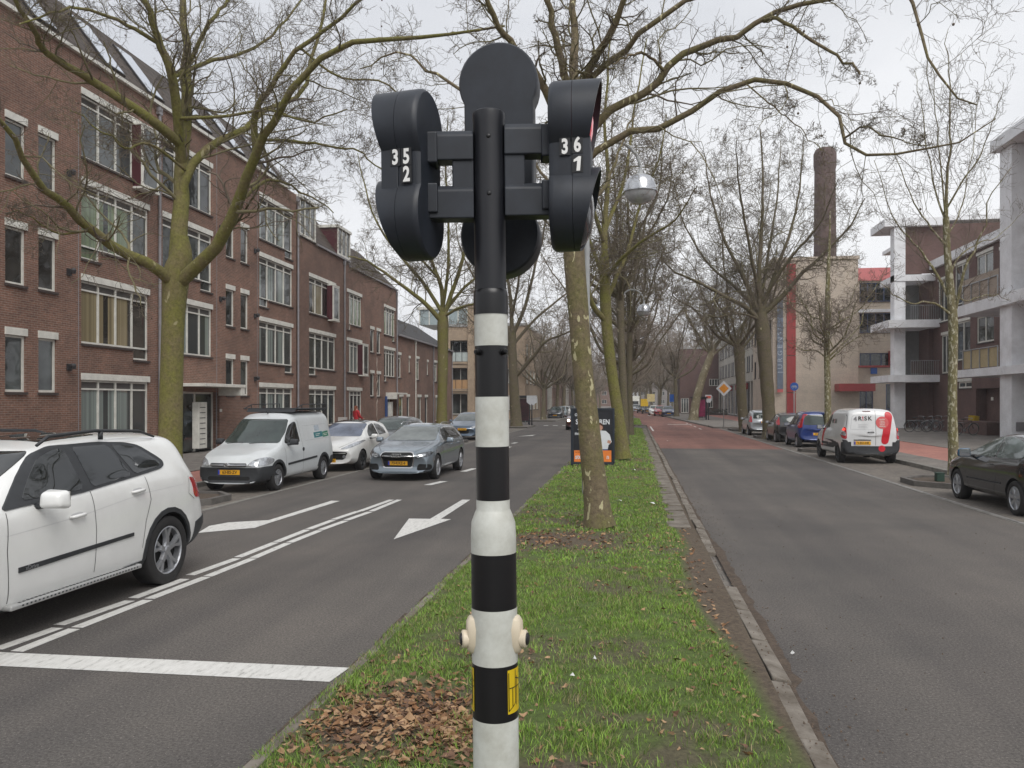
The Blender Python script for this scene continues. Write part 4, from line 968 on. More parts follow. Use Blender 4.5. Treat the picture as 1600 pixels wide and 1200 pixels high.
# street wing of the beige building
xw = xb0 + .35
E3, Ts, Tw = block('beige_building', 'pale street wing with dark ground floor glazing behind the two thick right-hand tree trunks', 'building', xw, xw + 12, Yb + 13.05, Yb + 52, 11.3, M('pale_stone', (.42, .40, .355), .85, var=.15, scale=.7),
    wl_w=[(.9 + 3.8 * k, 3.9 + 3.8 * k, .1, 4.3, 2, dict(frame=WHC, rec=.5, glass=GL[0])) for k in range(10)] + [(.9 + 3.8 * k + s_, 1.9 + 3.8 * k + s_, z, z + 1.9, 1, dict(frame=M('blue_frame2', (.05, .07, .12), .5), glass=GL[0])) for k in range(10) for s_ in (0, 1.4) for z in (5.4, 8.3)])
for k in range(3): bx(E3, ID4, 'balcony_panel', REDM, (-.25, -.01, 6 + k * 7.6, 8.4 + k * 7.6, 3.4, 4.1))
# brick building with white band, behind the bus shelter
Yc = 131
E4, Ts, Tw = block('brick_building', 'brown brick building with a white window band at the far right, beyond the bus shelter', 'building', xat(1062, Yc), xat(1124, Yc) + 2, Yc, Yc + 14, zat(1100, 545, Yc), BR3,
    wl_s=[(xat(1108, Yc) - xat(1062, Yc), xat(1125, Yc) - xat(1062, Yc), zat(1110, 603, Yc), zat(1110, 592, Yc), 4, dict(frame=WHP, glass=GL[1])), (xat(1107, Yc) - xat(1062, Yc), xat(1114, Yc) - xat(1062, Yc), zat(1110, 637, Yc), zat(1110, 619, Yc), 2, dict(frame=WHP)), (xat(1064, Yc) - xat(1062, Yc), xat(1076, Yc) - xat(1062, Yc), .1, zat(1070, 622, Yc), 3, dict(frame=WHP))])
# chimney
pc = W(1289, 640, 95); CHM = empty('brick_chimney', 'tall dark brick factory chimney standing behind the beige gable', 'chimney', (pc.x, pc.y, 0))
b = MB(); zt_ = CH + (HZ - 233) / F * 95
b.lathe([(1.42, 0), (1.2, zt_ - 3.2), (1.18, zt_ - 2.6), (1.30, zt_ - 2.0), (1.30, zt_ - .6), (1.18, zt_ - .25), (1.0, zt_)], n=28); b.build('shaft', brickmat('brick_chimney', (.13, .082, .074), (.105, .07, .066), (.15, .12, .11), .25, .12, .02, stain=.35), CHM, smooth=True, auto=35)
b = MB(); b.lathe([(.75, zt_ - .3), (.75, zt_ + .02), (.6, zt_ + .03), (.6, zt_ - .3)], n=20); b.build('flue', DKR, CHM, smooth=True)
# ---- white-columned brick flats on the right
XF, YT = 21.5, 61.6
FB = empty('apartment_building', 'dark brick flats with big white columns, slabs and balconies on the right', 'apartment building', (XF, YT, .12))
def lz(px, py, X): return WX(px, py, X).z - .12
# street facade, local x runs toward the camera
Tf = Matrix.Rotation(R(-90), 4, 'Z')
def ly(px, X=XF): return YT - WX(px, 600, X).y
ws = []
for a, c, y0, y1, n_, kw in ((1494, 1516, 500, 564, 2, {}), (1526, 1553, 491, 537, 2, {}), (1492, 1514, 412, 478, 2, {}), (1526, 1552, 396, 445, 2, {}), (1562, 1572, 386, 425, 1, {}), (1497, 1518, 592, 607, 2, dict(lintel=True)), (1466, 1482, 436, 505, 2, {}), (1471, 1484, 520, 584, 2, {})):
    zc0, zc1 = lz(a, y1, XF), lz(a, y0, XF); ws.append((ly(a), ly(c), zc0, zc1, n_, dict(louvre=False, glass=GL[1], fr=.1, **({}))))
door = (ly(1525), ly(1562), 0.05, 2.75, .6)
wall(FB, Tf, 0, 32, -.2, 11.5, [(w_[0], w_[1], w_[2], w_[3] - .2) for w_ in ws] + [door], BR3)
for w_ in ws: window(FB, Tf, *w_[:5], **w_[5])
bx(FB, Tf, 'door_recess', BR3, (door[0], door[1], .6, .7, 0, 2.8))
bx(FB, Tf, 'cornice', WHC, (0, 32, -.25, .3, 11.5, 12.1)); bx(FB, Tf, 'roof', GRC, (0, 32, .301, 9, 11.7, 11.9))
# tower wall facing the camera
zr = 14.75; xL = xat(1412, YT) - XF
wall(FB, ID4, xL, 0, zat(1430, 428, YT), zr, [], BR3); wall(FB, ID4, 0, 12, 10.6, zr + .05, [], BR3)
bx(FB, ID4, 'roof', WHC, (xat(1379, YT) - XF, .6, -.5, 3.0, zr - .1, zr + .45), (.61, 12.2, -.1, 14, zr + .3, zr + .62)); 
bx(FB, ID4, 'side_wall', BR3, (xL - .02, xL + .28, .51, 2.3, zat(1430, 428, YT), zr - .11)); bx(FB, ID4, 'rear_wall', BR3, (xL + .29, -.01, 2.3, 2.5, -.1, zr - .11))
cx0, cx1 = xat(1394.5, YT) - XF, xat(1412, YT) - XF
bx(FB, ID4, 'column', WHC, (cx0, cx1, -.4, .5, -.1, zr - .11), bevel=.02)
for (y0, y1), (ra, rb), pnl in (((427, 437), (437, 500), None), ((500, 512), (470, 499), 1), ((586, 597), (553, 585), 2)):
    zb, zt2 = zat(1430, y1, YT - 1), zat(1430, y0, YT - 1)
    bx(FB, ID4, 'balcony_slab', WHC, (xat(1379, YT) - XF if y0 != 427 else cx0, xat(1481, YT) - XF if y0 != 427 else .2, -1.3 if y0 != 427 else -.45, 3, zb, zt2))
    if pnl:
        za, zc = zt2, zt2 + 1.05; x0_, x1_ = cx1 + .1, xat(1481, YT) - XF - .1
        rl = bx(FB, ID4, 'balcony_railing', STEEL, (x0_, x1_, -1.25, -1.2, zc - .04, zc), *[(x0_ + k * .15, x0_ + k * .15 + .02, -1.24, -1.21, za + .002, zc - .041) for k in range(int((x1_ - x0_) / .15) + 1)])
        bx(rl, ID4, 'railing_panel', M('panel_grey_brown', (.11, .085, .075), .6), (x0_ + (0 if pnl == 2 else 1.2), x0_ + 1.5 if pnl == 2 else x1_ - .3, -1.19, -1.17, za + .1, zc - .08))
        b = MB(); 
# loggia back walls
bx(FB, ID4, 'loggia_wall', M('loggia_grey', (.22, .225, .22), .7), (cx1 + .01, -.01, 2.0, 2.2, zat(1430, 500, YT), zat(1430, 437, YT)), (cx1 + .01, -.01, 2.0, 2.2, zat(1430, 586, YT), zat(1430, 512, YT) - .01))
bx(FB, ID4, 'shadow_wall', BR3, (-.3, -.0, 0, 2, -.1, 11))  # plain brick side wall of the loggia
bx(FB, ID4, 'porch_wall', M('porch_grey', (.25, .26, .25), .7), (cx1 + .01, -.32, 3.0, 3.2, -.1, zat(1430, 600, YT)))
wn = bx(FB, ID4, 'porch_window', WHP, (cx1 + .2, -.5, 2.94, 2.99, 2.1, 3.3)); bx(wn, ID4, 'pane', GL[0], *[(cx1 + .3 + k * .62, cx1 + .8 + k * .62, 2.92, 2.939, 2.2, 3.2) for k in range(4)])
# near column bay
XN = 18.8; yN = WX(1562, 600, XN).y - YT
bx(FB, ID4, 'column', WHC, (XN - XF, XN - XF + 1.15, yN - 1.3, yN, -.1, 14.9), bevel=.02)
bx(FB, ID4, 'side_wall', BR3, (XN - XF + 1.16, -.01, yN - 12, yN - 1.0, -.1, 14.9)); bx(FB, ID4, 'window', WHP, *[(XN - XF + 1.12, XN - XF + 1.158, yN - 4 - k * 3.4, yN - 2 - k * 3.4, z, z + 1.9) for k in range(3) for z in (1, 4.8, 8.4, 11.8)]); bx(FB, ID4, 'column', WHC, (XN - XF, XN - XF + 1.1, yN - 9.3, yN - 8, -.1, 14.9))
bx(FB, ID4, 'roof', WHC, (XN - XF - .35, 8, yN - 13, yN + .3, 14.92, 15.5))
for (y0, y1, cpt, lab) in ((573, 586, 'yellow_panel', 1), (462, 480, 'beige_panel', 2)):
    zb, zt2 = lz(1563, y1, XN), lz(1563, y0, XN)
    bx(FB, ID4, 'balcony_slab', WHC, (XN - XF - .25, -.002, yN - 12, yN + 5.0, zb, zt2))
    rl = bx(FB, ID4, 'balcony_railing', STEEL, (XN - XF - .1, -.02, yN + 4.75, yN + 4.8, zt2 + 1.08, zt2 + 1.13), (XN - XF - .1, XN - XF - .05, yN + .02, yN + 4.74, zt2 + 1.08, zt2 + 1.13), *[(XN - XF - .1, XN - XF - .05, yN + .02 + k * 1.1, yN + .07 + k * 1.1, zt2 + .002, zt2 + 1.079) for k in range(5)])
    bx(rl, ID4, 'railing_panel', M('slat_yellow', (.45, .36, .2), .6) if lab == 1 else M('slat_beige', (.36, .29, .23), .6), *[(XN - XF - .04, XN - XF - .02, yN + .05 + k * .13, yN + .16 + k * .13, zt2 + .06, zt2 + 1.05 + (.4 if lab == 2 else 0)) for k in range(35)])
bx(FB, ID4, 'wall_plate', WHP, (-.03, -.004, yN + 7.2, yN + 7.5, 2.0, 2.2))
bx(FB, ID4, 'column_grille', ZINC, (XN - XF + .2, XN - XF + .8, yN - 1.36, yN - 1.302, .45, .9))
# low brick plinth beside the bicycles
pl = bx(None, Matrix.Translation((XF, YT, .12)), 'brick_plinth', BR3, (-1.6, -.01, yN + 4.2, yN + 12.5, -.1, .75)); tag(pl, 'low brown brick plinth wall in front of the flats beside the parked bicycles', 'wall')
# ------------------------------------------------------------------ cars. local frame: nose at y=0, tail at y=L, x across, z up
def carpaint(name, c, metal=0.0, rough=.28, dirt=.08):
    return M('paint_' + name, c, rough, metal=metal, var=dirt, scale=1.5, coat=.8, spec=.5)
GLS = M('car_glass', (.012, .014, .014), .02, var=.3, scale=2, coat=.3, spec=.7)
GLSG = M('car_glass_green', (.04, .055, .05), .03, var=.4, scale=2, spec=.8)
TYRE = M('tyre_rubber', (.018, .017, .017), .8, var=.3, scale=20)
ALLOY = M('alloy_silver', (.42, .43, .45), .3, metal=.7, var=.1)
BLKP = M('black_plastic', (.028, .03, .033), .55, var=.2, scale=10)
UNDER = M('underbody_black', (.008, .008, .008), .9)
LAMPC = M('headlamp_clear', (.50, .52, .54), .1, metal=.55, var=.5, scale=12, coat=1)
LAMPD = M('headlamp_dark', (.10, .11, .12), .1, metal=.4, var=.7, scale=14, coat=1)
TAIL = M('tail_lamp_red', (.42, .01, .02), .12, var=.2, scale=12, coat=1)
TAILON = M('tail_lamp_lit', (.7, .02, .02), .2, var=.1, emit=((1, .08, .05), .8))
PLATE = M('plate_yellow', (.72, .36, .01), .4, var=.05)
PBLUE = M('plate_blue', (.01, .05, .4), .4)
PTXT = M('plate_text', (.02, .015, .01), .5)
CHROME = M('chrome', (.6, .6, .6), .12, metal=1, var=.05)
SEAM = M('panel_gap', (.02, .02, .02), .7)

def interp(tab, y):
    if y <= tab[0][0]: return tab[0][1]
    for (a, b_), (c, d) in zip(tab, tab[1:]):
        if y <= c: return b_ + (d - b_) * (y - a) / max(1e-6, c - a)
    return tab[-1][1]
class Car:
    def __init__(s, name, label, cat, loc, rz, P, paint, group=None, detail=True):
        s.e = empty(name, label, cat, loc, rz, group); s.P = P; s.paint = paint; L = P['L']
        ys = sorted(set([0, .03, L - .03, L] + [p[0] for p in P['top']] + [round(x, 3) for x in np.arange(.15, L, .22)] + [P['fw'] - P['rw'] - .07, P['fw'] + P['rw'] + .07, P['rwy'] - P['rw'] - .07, P['rwy'] + P['rw'] + .07]))
        ys2 = [ys[0]]
        for y in ys[1:]:
            if y - ys2[-1] > .028: ys2.append(y)
        if ys2[-1] != L: ys2[-1] = L
        ys = ys2; W2 = P['W'] / 2
        rows = []
        for y in ys:
            zt = interp(P['top'], y); w = interp(P['wid'], y) * W2; zs = interp(P['bot'], y)
            zb = min(interp(P['belt'], y), zt - .03); g = zt - zb; wr = interp(P['roofw'], y) * W2 if 'roofw' in P else P['wr']
            wr = min(wr, w - .05); t = min(1, max(0, (g - .05) / .35)); t = t * t * (3 - 2 * t)
            wt = (w - .10) * (1 - t) + wr * t
            h = [(0, zs), (w - .20, zs), (w - .05, zs + .06), (w - .008, zs + .16), (w, zs + .42 * (zb - zs)), (w - .004, zs + .78 * (zb - zs)), (w - .035, zb), (w - .06 - (w - .06 - wt) * .45, zb + g * (.42 + .1 * (1 - t))), (wt + .01, zb + g * (.90 if t > .5 else .8)), (wt - .14 * max(t, .5), zt - .012), (wt * .45, zt + .012), (0, zt + .016)]
            bow = P.get('bow', .12); bf = max(0, 1 - y / .6); br = max(0, 1 - (L - y) / .5); pts = []
            for x, z in h:
                q = (x / W2) ** 2; pts.append((x, y + bow * bf * q - P.get('bowr', .08) * br * q, z))
            rows.append(pts)
        nh = 12; vs = []; full = []
        for pts in rows:
            full.append(list(range(len(vs), len(vs) + 22)))
            vs += pts + [(-p[0], p[1], p[2]) for p in pts[1:-1]][::-1]
        n = 22; fs = []
        for i in range(len(rows) - 1):
            for k in range(n): fs.append((i * n + k, i * n + (k + 1) % n, (i + 1) * n + (k + 1) % n, (i + 1) * n + k))
        for i in (0, len(rows) - 1):
            o = i * n
            fs.append((o, o + 1, o + n - 1))
            for k in range(1, 10): fs.append((o + k, o + k + 1, o + n - k - 1, o + n - k))
            fs.append((o + 10, o + 11, o + 12))
        me = bpy.data.meshes.new('hull'); me.from_pydata(vs, [], fs)
        bm = bmesh.new(); bm.from_mesh(me); bmesh.ops.recalc_face_normals(bm, faces=bm.faces); bm.to_mesh(me); bm.free()
        me.materials.append(paint); me.materials.append(UNDER)
        ob = bpy.data.objects.new('body', me); C.objects.link(ob)
        sb = ob.modifiers.new('s', 'SUBSURF'); sb.levels = sb.render_levels = 2
        dg = bpy.context.evaluated_depsgraph_get(); ev = ob.evaluated_get(dg).to_mesh()
        V = [v.co.copy() for v in ev.vertices]; Fc = [tuple(p.vertices) for p in ev.polygons]; s.bvh = BVHTree.FromPolygons(V, Fc)
        # wheel arches
        cb = MB()
        for wy in (P['fw'], P['rwy']):
            for sx in (-1, 1):
                pr = [(P['rw'] + P.get('arch', .05), sx * (W2 - .30)), (P['rw'] + P.get('arch', .05), sx * (W2 + .2))]
                cb.lathe(pr if sx > 0 else pr[::-1], c=(0, wy, P['rw']), n=36, axis='x')
        cut = cb.build('cut', UNDER); bo = ob.modifiers.new('b', 'BOOLEAN'); bo.operation = 'DIFFERENCE'; bo.object = cut; bo.solver = 'EXACT'
        try: bo.material_mode = 'TRANSFER'
        except Exception: pass
        bpy.context.view_layer.update()
        dg = bpy.context.evaluated_depsgraph_get(); nm = bpy.data.meshes.new_from_object(ob.evaluated_get(dg))
        ob.modifiers.clear(); ob.data = nm; bpy.data.objects.remove(cut)
        for p in nm.polygons: p.use_smooth = True
        bm = bmesh.new(); bm.from_mesh(nm)
        for e_ in bm.edges:
            if len(e_.link_faces) == 2 and e_.calc_face_angle(0) > R(38): e_.smooth = False
        bm.to_mesh(nm); bm.free()
        ob.parent = s.e; s.body = ob
        for wy in (P['fw'], P['rwy']):
            for sx in (-1, 1): s.wheel(sx * (W2 - .015), wy, sx)
    def cast(s, u, v, pl):
        o, d = {'side': ((2.5, u, v), (-1, 0, 0)), 'sideL': ((-2.5, u, v), (1, 0, 0)), 'front': ((u, -2, v), (0, 1, 0)), 'rear': ((u, s.P['L'] + 2, v), (0, -1, 0)), 'top': ((u, v, 4), (0, 0, -1))}[pl]
        h = s.bvh.ray_cast(Vector(o), Vector(d))
        return (h[0], h[1], Vector(d)) if h[0] is not None else None
    def patch(s, name, poly, pl, mat, off=.004, rnd=2, parent=None, depth=.012, step=.045, both=False):
        if both and pl == 'side': s.patch(name, poly, 'sideL', mat, off, rnd, parent, depth, step)
        P_ = [Vector((p[0], p[1])) for p in poly]
        for _ in range(rnd):
            Q = []
            for i in range(len(P_)):
                a, b_ = P_[i], P_[(i + 1) % len(P_)]; ln = (b_ - a).length; t = min(.28, .035 / max(ln, 1e-5)) if _ == 0 else .25
                if _ > 0 and ln > .09: t = .012 / ln
                Q += [a.lerp(b_, t), a.lerp(b_, 1 - t)]
            P_ = Q
        bm = bmesh.new(); bm.faces.new([bm.verts.new((p.x, p.y, 0)) for p in P_])
        mn = Vector((min(p.x for p in P_), min(p.y for p in P_))); mxx = Vector((max(p.x for p in P_), max(p.y for p in P_)))
        for ax in (0, 1):
            c = mn[ax] + step
            while c < mxx[ax] - .01:
                co = Vector((0, 0, 0)); co[ax] = c; no = Vector((0, 0, 0)); no[ax] = 1
                bmesh.ops.bisect_plane(bm, geom=bm.verts[:] + bm.edges[:] + bm.faces[:], plane_co=co, plane_no=no); c += step
        bmesh.ops.triangulate(bm, faces=[f for f in bm.faces if len(f.verts) > 4])
        bnd = [v for v in bm.verts if v.is_boundary]; bset = set(v.index for v in bnd)
        bm.verts.index_update(); bad = []
        for v in bm.verts:
            h = s.cast(v.co.x, v.co.y, pl)
            if h is None: bad.append(v); continue
            nrm = h[1].normalized()
            if nrm.dot(h[2]) > 0: nrm = -nrm
            v.co = h[0] + nrm * off
        bmesh.ops.delete(bm, geom=bad, context='VERTS')
        # rim going inwards
        ed = [e_ for e_ in bm.edges if e_.is_boundary]
        if ed:
            r_ = bmesh.ops.extrude_edge_only(bm, edges=ed); dv = {'side': (-1, 0, 0), 'sideL': (1, 0, 0), 'front': (0, 1, 0), 'rear': (0, -1, 0), 'top': (0, 0, -1)}[pl]
            for v in [g for g in r_['geom'] if isinstance(g, bmesh.types.BMVert)]: v.co += Vector(dv) * (off + depth)
        bmesh.ops.recalc_face_normals(bm, faces=bm.faces)
        me = bpy.data.meshes.new(name); 
        for f in bm.faces: f.smooth = True
        for e_ in bm.edges:
            if len(e_.link_faces) == 2 and e_.calc_face_angle(0) > R(40): e_.smooth = False
        bm.to_mesh(me); bm.free(); me.materials.append(mat)
        # make sure outward
        o = bpy.data.objects.new(name, me); C.objects.link(o); o.parent = parent or s.e; return o
    def strip(s, name, path, pl, w, mat, off=.003, parent=None, both=False, closed=False):
        if both and pl == 'side': s.strip(name, path, 'sideL', w, mat, off, parent)
        pts = []
        pp = path + ([path[0]] if closed else [])
        for a, b_ in zip(pp, pp[1:]):
            n = max(1, int(math.dist(a, b_) / .05)); pts += [(a[0] + (b_[0] - a[0]) * k / n, a[1] + (b_[1] - a[1]) * k / n) for k in range(n)]
        pts.append(pp[-1]); vs = []; ok = []
        for i, p in enumerate(pts):
            a, b_ = pts[max(i - 1, 0)], pts[min(i + 1, len(pts) - 1)]; d = Vector((b_[0] - a[0], b_[1] - a[1])).normalized(); nn = Vector((-d.y, d.x)) * w / 2
            hh = [s.cast(p[0] + q * nn.x, p[1] + q * nn.y, pl) for q in (-1, 1)]
            if None in hh: continue
            for h in hh:
                nr = h[1] if h[1].dot(h[2]) < 0 else -h[1]; vs.append(h[0] + nr * off)
        if len(vs) < 4: return None
        b = MB(); b.add(vs, [(2 * i, 2 * i + 1, 2 * i + 3, 2 * i + 2) for i in range(len(vs) // 2 - 1)]); return b.build(name, mat, parent or s.body, smooth=True)
    def wheel(s, x, y, sx):
        P = s.P; r = P['rw']; ri = r * P.get('rim', .66); w = .2 + (.04 if r > .35 else 0)
        b = MB(); pr = [(ri, -w), (r * .96, -w), (r, -w + .02), (r, -.02), (r * .975, -.004), (r * .9, .008), (ri * 1.08, .006), (ri, -.004), (ri * .97, -.05)]
        b.lathe([(a, c * sx) for a, c in pr], c=(0, 0, 0), n=40, axis='x', cap=False); wh = b.build('wheel', TYRE, s.e, smooth=True, loc=(x, y, r)); 
        b = MB(); rm = P.get('rimmat', ALLOY)
        b.lathe([(ri, -.002 * sx), (ri * .97, .002 * sx), (ri * .93, -.012 * sx), (ri * .92, -.06 * sx), (ri * .9, -.09 * sx)], n=40, axis='x', mi=0, cap=False)
        b.lathe([(.0001, -.075 * sx), (ri * .93, -.08 * sx)], n=30, axis='x', mi=1, cap=False)
        ns = P.get('spokes', 7); sty = P.get('style', 'bar')
        for k in range(ns):
            a = 2 * math.pi * k / ns + .3
            def pt(rr, t, dx): return (dx * sx, rr * math.cos(a) - t * math.sin(a), rr * math.sin(a) + t * math.cos(a))
            segs = [((.02, 0), (ri * .94, 0), .030, .026)]
            if sty == 'Y': segs = [((.03, 0), (ri * .5, 0), .040, .034), ((ri * .48, .006), (ri * .95, ri * .2), .022, .03), ((ri * .48, -.006), (ri * .95, -ri * .2), .022, .03)]
            if sty == 'cover': segs = [((.03, 0), (ri * .92, 0), .035, .052 * 7 / ns)]
            for (r0, t0), (r1, t1), w0, w1 in segs:
                lo = [pt(r0, t0 - w0, -.05), pt(r0, t0 + w0, -.05), pt(r1, t1 + w1, -.05), pt(r1, t1 - w1, -.05)]
                hi = [pt(r0, t0 - w0 * .7, -.012), pt(r0, t0 + w0 * .7, -.012), pt(r1, t1 + w1 * .7, -.006), pt(r1, t1 - w1 * .7, -.006)]
                b.hexa(lo, hi, 0)
        b.lathe([(ri * .2, -.05 * sx), (ri * .19, -.008 * sx), (ri * .14, -.002 * sx), (.0001, -.002 * sx)], n=20, axis='x', mi=0)
        b.build('rim', [rm, UNDER], wh, smooth=False)
    def mirror(s, y, z, mat=None, sc=1.0, base=.0):
        for sx in (-1, 1):
            h = s.cast(y, z - .06, 'side' if sx > 0 else 'sideL'); x = (h[0].x if h else sx * .8)
            b = MB(); w, hh, d = .105 * sc, .078 * sc, .075 * sc; cx, cz = x + sx * (.13 * sc + .03), z
            b.hexa([(cx - w * .9, y - d * .7, cz - hh * .8), (cx + w * .8, y - d * .6, cz - hh * .7), (cx + w, y + d, cz - hh), (cx - w, y + d, cz - hh)],
                   [(cx - w * .8, y - d * .6, cz + hh * .7), (cx + w * .7, y - d * .5, cz + hh * .6), (cx + w * .9, y + d, cz + hh * .9), (cx - w, y + d, cz + hh)])
            o = b.build('wing_mirror', mat or s.paint, s.e, smooth=True, bevel=.035 * sc, seg=4)
            b = MB(); b.tube([(x - sx * .03, y + .02, z - .07), (cx - sx * w * .5, y + .02, z - .055)], [.03, .022], n=8); b.build('mirror_arm', BLKP, o, smooth=True)
            b = MB(); b.box(cx - w * .8, cx + w * .75, y + d + .001, y + d + .006, cz - hh * .75, cz + hh * .7); b.build('mirror_glass', CHROME, o)
    def plate(s, txt, z, rear=False, x0=0, w=.52):
        y = s.cast(x0, z, 'rear' if rear else 'front')[0].y; sg = 1 if rear else -1
        b = MB(); ya, yb = sorted((y + sg * .004, y + sg * .022)); b.box(x0 - w / 2, x0 + w / 2, ya, yb, z - .055, z + .055); p = b.build('number_plate', PLATE, s.e, bevel=.003)
        left = (x0 - w / 2) if not rear else (x0 + w / 2)   # left side as read
        b = MB(); xa, xb_ = sorted((left, left + (.045 if not rear else -.045))); b.box(xa + .002, xb_, *sorted((y + sg * .0225, y + sg * .0235)), z - .052, z + .052); b.build('plate_strip', PBLUE, p)
        text(txt, .098, 'plate_text', PTXT, p, (x0 + (.02 if not rear else -.02), y + sg * .0235, z - .002), (R(90), 0, R(180) if rear else 0), .0006, bold=.0018, sx=.92)
        return p
    def lamp(s, name, poly, pl, mat, mirror=True, off=.006, **k):
        s.patch(name, poly, pl, mat, off, **k)
        if mirror: s.patch(name, [(-p[0], p[1]) for p in poly] if pl != 'side' else poly, pl if pl != 'side' else 'sideL', mat, off, **k)

Yc_ = 0
# ---------- white SUV, left edge
sv = dict(L=4.85, W=1.93, fw=.93, rwy=3.86, rw=.385, rim=.70, arch=.045, style='Y', spokes=5, wr=.64, bow=.2, bowr=.12,
    top=[(0, .72), (.08, .92), (.25, 1.02), (.8, 1.10), (1.4, 1.16), (1.78, 1.40), (2.2, 1.62), (2.55, 1.685), (3.2, 1.715), (3.9, 1.705), (4.32, 1.68), (4.46, 1.65), (4.62, 1.40), (4.74, 1.15), (4.82, .95), (4.85, .80)],
    belt=[(0, .66), (.3, .9), (1.4, 1.10), (2.5, 1.17), (3.3, 1.235), (4.2, 1.25), (4.6, 1.12), (4.85, .72)],
    wid=[(0, .86), (.3, .95), (.8, 1), (4.2, 1), (4.7, .94), (4.85, .88)], bot=[(0, .34), (.3, .26), (1.3, .24), (3.4, .24), (4.5, .3), (4.85, .42)])
WPT = carpaint('white', (.74, .74, .72), rough=.22)
c = Car('suv', 'large white SUV with dark tinted windows driving past at the left edge', 'SUV', (-6.165, 4.45, 0), 0, sv, WPT)
c.patch('window_trim', [(1.50, 1.135), (2.5, 1.185), (3.25, 1.255), (3.84, 1.31), (3.93, 1.36), (3.90, 1.42), (3.66, 1.58), (3.45, 1.62), (3.05, 1.64), (2.45, 1.63), (2.18, 1.565)], 'side', BLKP, .012, both=True)
c.patch('window', [(1.76, 1.19), (2.52, 1.215), (2.54, 1.60), (2.42, 1.595), (2.2, 1.53)], 'side', GLS, .016, both=True, rnd=1)
c.patch('window', [(2.64, 1.22), (3.27, 1.28), (3.16, 1.605), (2.66, 1.605)], 'side', GLS, .016, both=True, rnd=1)
c.patch('window', [(3.33, 1.285), (3.80, 1.335), (3.86, 1.375), (3.62, 1.55), (3.44, 1.59), (3.21, 1.60)], 'side', GLS, .016, both=True, rnd=1)
c.patch('windscreen', [(-.66, 1.20), (.66, 1.20), (.56, 1.60), (-.56, 1.60)], 'front', GLS, .006)
c.patch('rear_window', [(-.6, 1.18), (.6, 1.18), (.5, 1.5), (-.5, 1.5)], 'rear', GLS, .006)
c.strip('panel_gap', [(1.54, 1.12), (1.50, .8), (1.52, .36)], 'side', .007, SEAM, both=True); c.strip('panel_gap', [(2.60, 1.19), (2.62, .8), (2.60, .40)], 'side', .007, SEAM, both=True)
c.strip('panel_gap', [(3.48, 1.25), (3.52, 1.0), (3.42, .78), (3.36, .5)], 'side', .007, SEAM, both=True)
c.strip('panel_gap', [(4.33, 1.18), (4.28, .98), (4.42, .9)], 'side', .006, SEAM, both=True)
c.patch('door_moulding', [(1.62, .60), (3.20, .655), (3.20, .69), (1.62, .645)], 'side', BLKP, .012, both=True, rnd=0)
c.patch('arch_trim', [(3.86 + (.475 if k < 15 else .425) * math.cos(a), .385 + (.485 if k < 15 else .43) * math.sin(a)) for k, a in [(k, R(-18 + 16 * k)) for k in range(14)] + [(k + 15, R(-18 + 16 * (13 - k))) for k in range(14)]], 'side', BLKP, .010, both=True, rnd=0)
c.patch('arch_trim', [(.93 + (.475 if k < 15 else .425) * math.cos(a), .385 + (.485 if k < 15 else .43) * math.sin(a)) for k, a in [(k, R(-18 + 16 * k)) for k in range(14)] + [(k + 15, R(-18 + 16 * (13 - k))) for k in range(14)]], 'side', BLKP, .010, both=True, rnd=0)
c.patch('rear_bumper', [(4.36, .30), (4.45, .62), (4.83, .70), (4.83, .30)], 'side', BLKP, .012, both=True, rnd=0); c.patch('rear_bumper', [(-.8, .44), (.8, .44), (.82, .68), (-.82, .68)], 'rear', BLKP, .01)
c.patch('sill_trim', [(1.42, .245), (3.40, .245), (3.40, .36), (1.42, .30)], 'side', BLKP, .01, both=True, rnd=0)
b = MB()
for sx in (-1, 1):
    b = MB(); b.box(min(sx * .90, sx * 1.0), max(sx * .90, sx * 1.0), 1.5, 3.30, .30, .345); rb = b.build('running_board', M('alu_step', (.5, .5, .49), .4, metal=.5, var=.1), c.e, bevel=.014)
    b = MB()
    for k in range(34): b.box(*sorted((sx * .955, sx * .975)), 1.62 + k * .048, 1.645 + k * .048, .346, .3495); b.box(*sorted((sx * 1.0, sx * 1.002)), 1.62 + k * .048, 1.64 + k * .048, .318, .332)
    b.build('tread_pattern', BLKP, rb)
    h = c.cast(2.5, 1.6, 'side'); b = MB(); b.tube([(sx * .655, 2.2, 1.655), (sx * .655, 2.35, 1.735), (sx * .655, 3.0, 1.765), (sx * .65, 3.75, 1.735), (sx * .64, 4.05, 1.66)], [.015, .018, .018, .017, .013], n=8)
    b.tube([(sx * .655, 3.1, 1.67), (sx * .655, 3.1, 1.755)], .025, n=6); b.build('roof_rail', BLKP, c.e, smooth=True)
c.patch('sunroof', [(-.45, 2.5), (.45, 2.5), (.45, 3.3), (-.45, 3.3)], 'top', GLS, .005)
for yy_, zz in ((2.36, .985), (3.30, 1.115)):
    for sx, pl in ((1, 'side'), (-1, 'sideL')):
        h = c.cast(yy_, zz, pl); b = MB(); b.tube([(h[0].x + sx * .002, yy_ - .10, zz - .004), (h[0].x + sx * .034, yy_ - .07, zz), (h[0].x + sx * .036, yy_ + .07, zz + .006), (h[0].x + sx * .002, yy_ + .10, zz + .008)], [.012, .017, .017, .012], n=8); b.build('door_handle', WPT, c.e, smooth=True)
        c.patch('handle_recess', [(yy_ - .09, zz - .03), (yy_ + .09, zz - .02), (yy_ + .09, zz + .035), (yy_ - .09, zz + .025)], pl, M('paint_white_recess', (.5, .5, .5), .4), .001, depth=.004)  # flat grey patch paints the shade of a hollow behind the handle
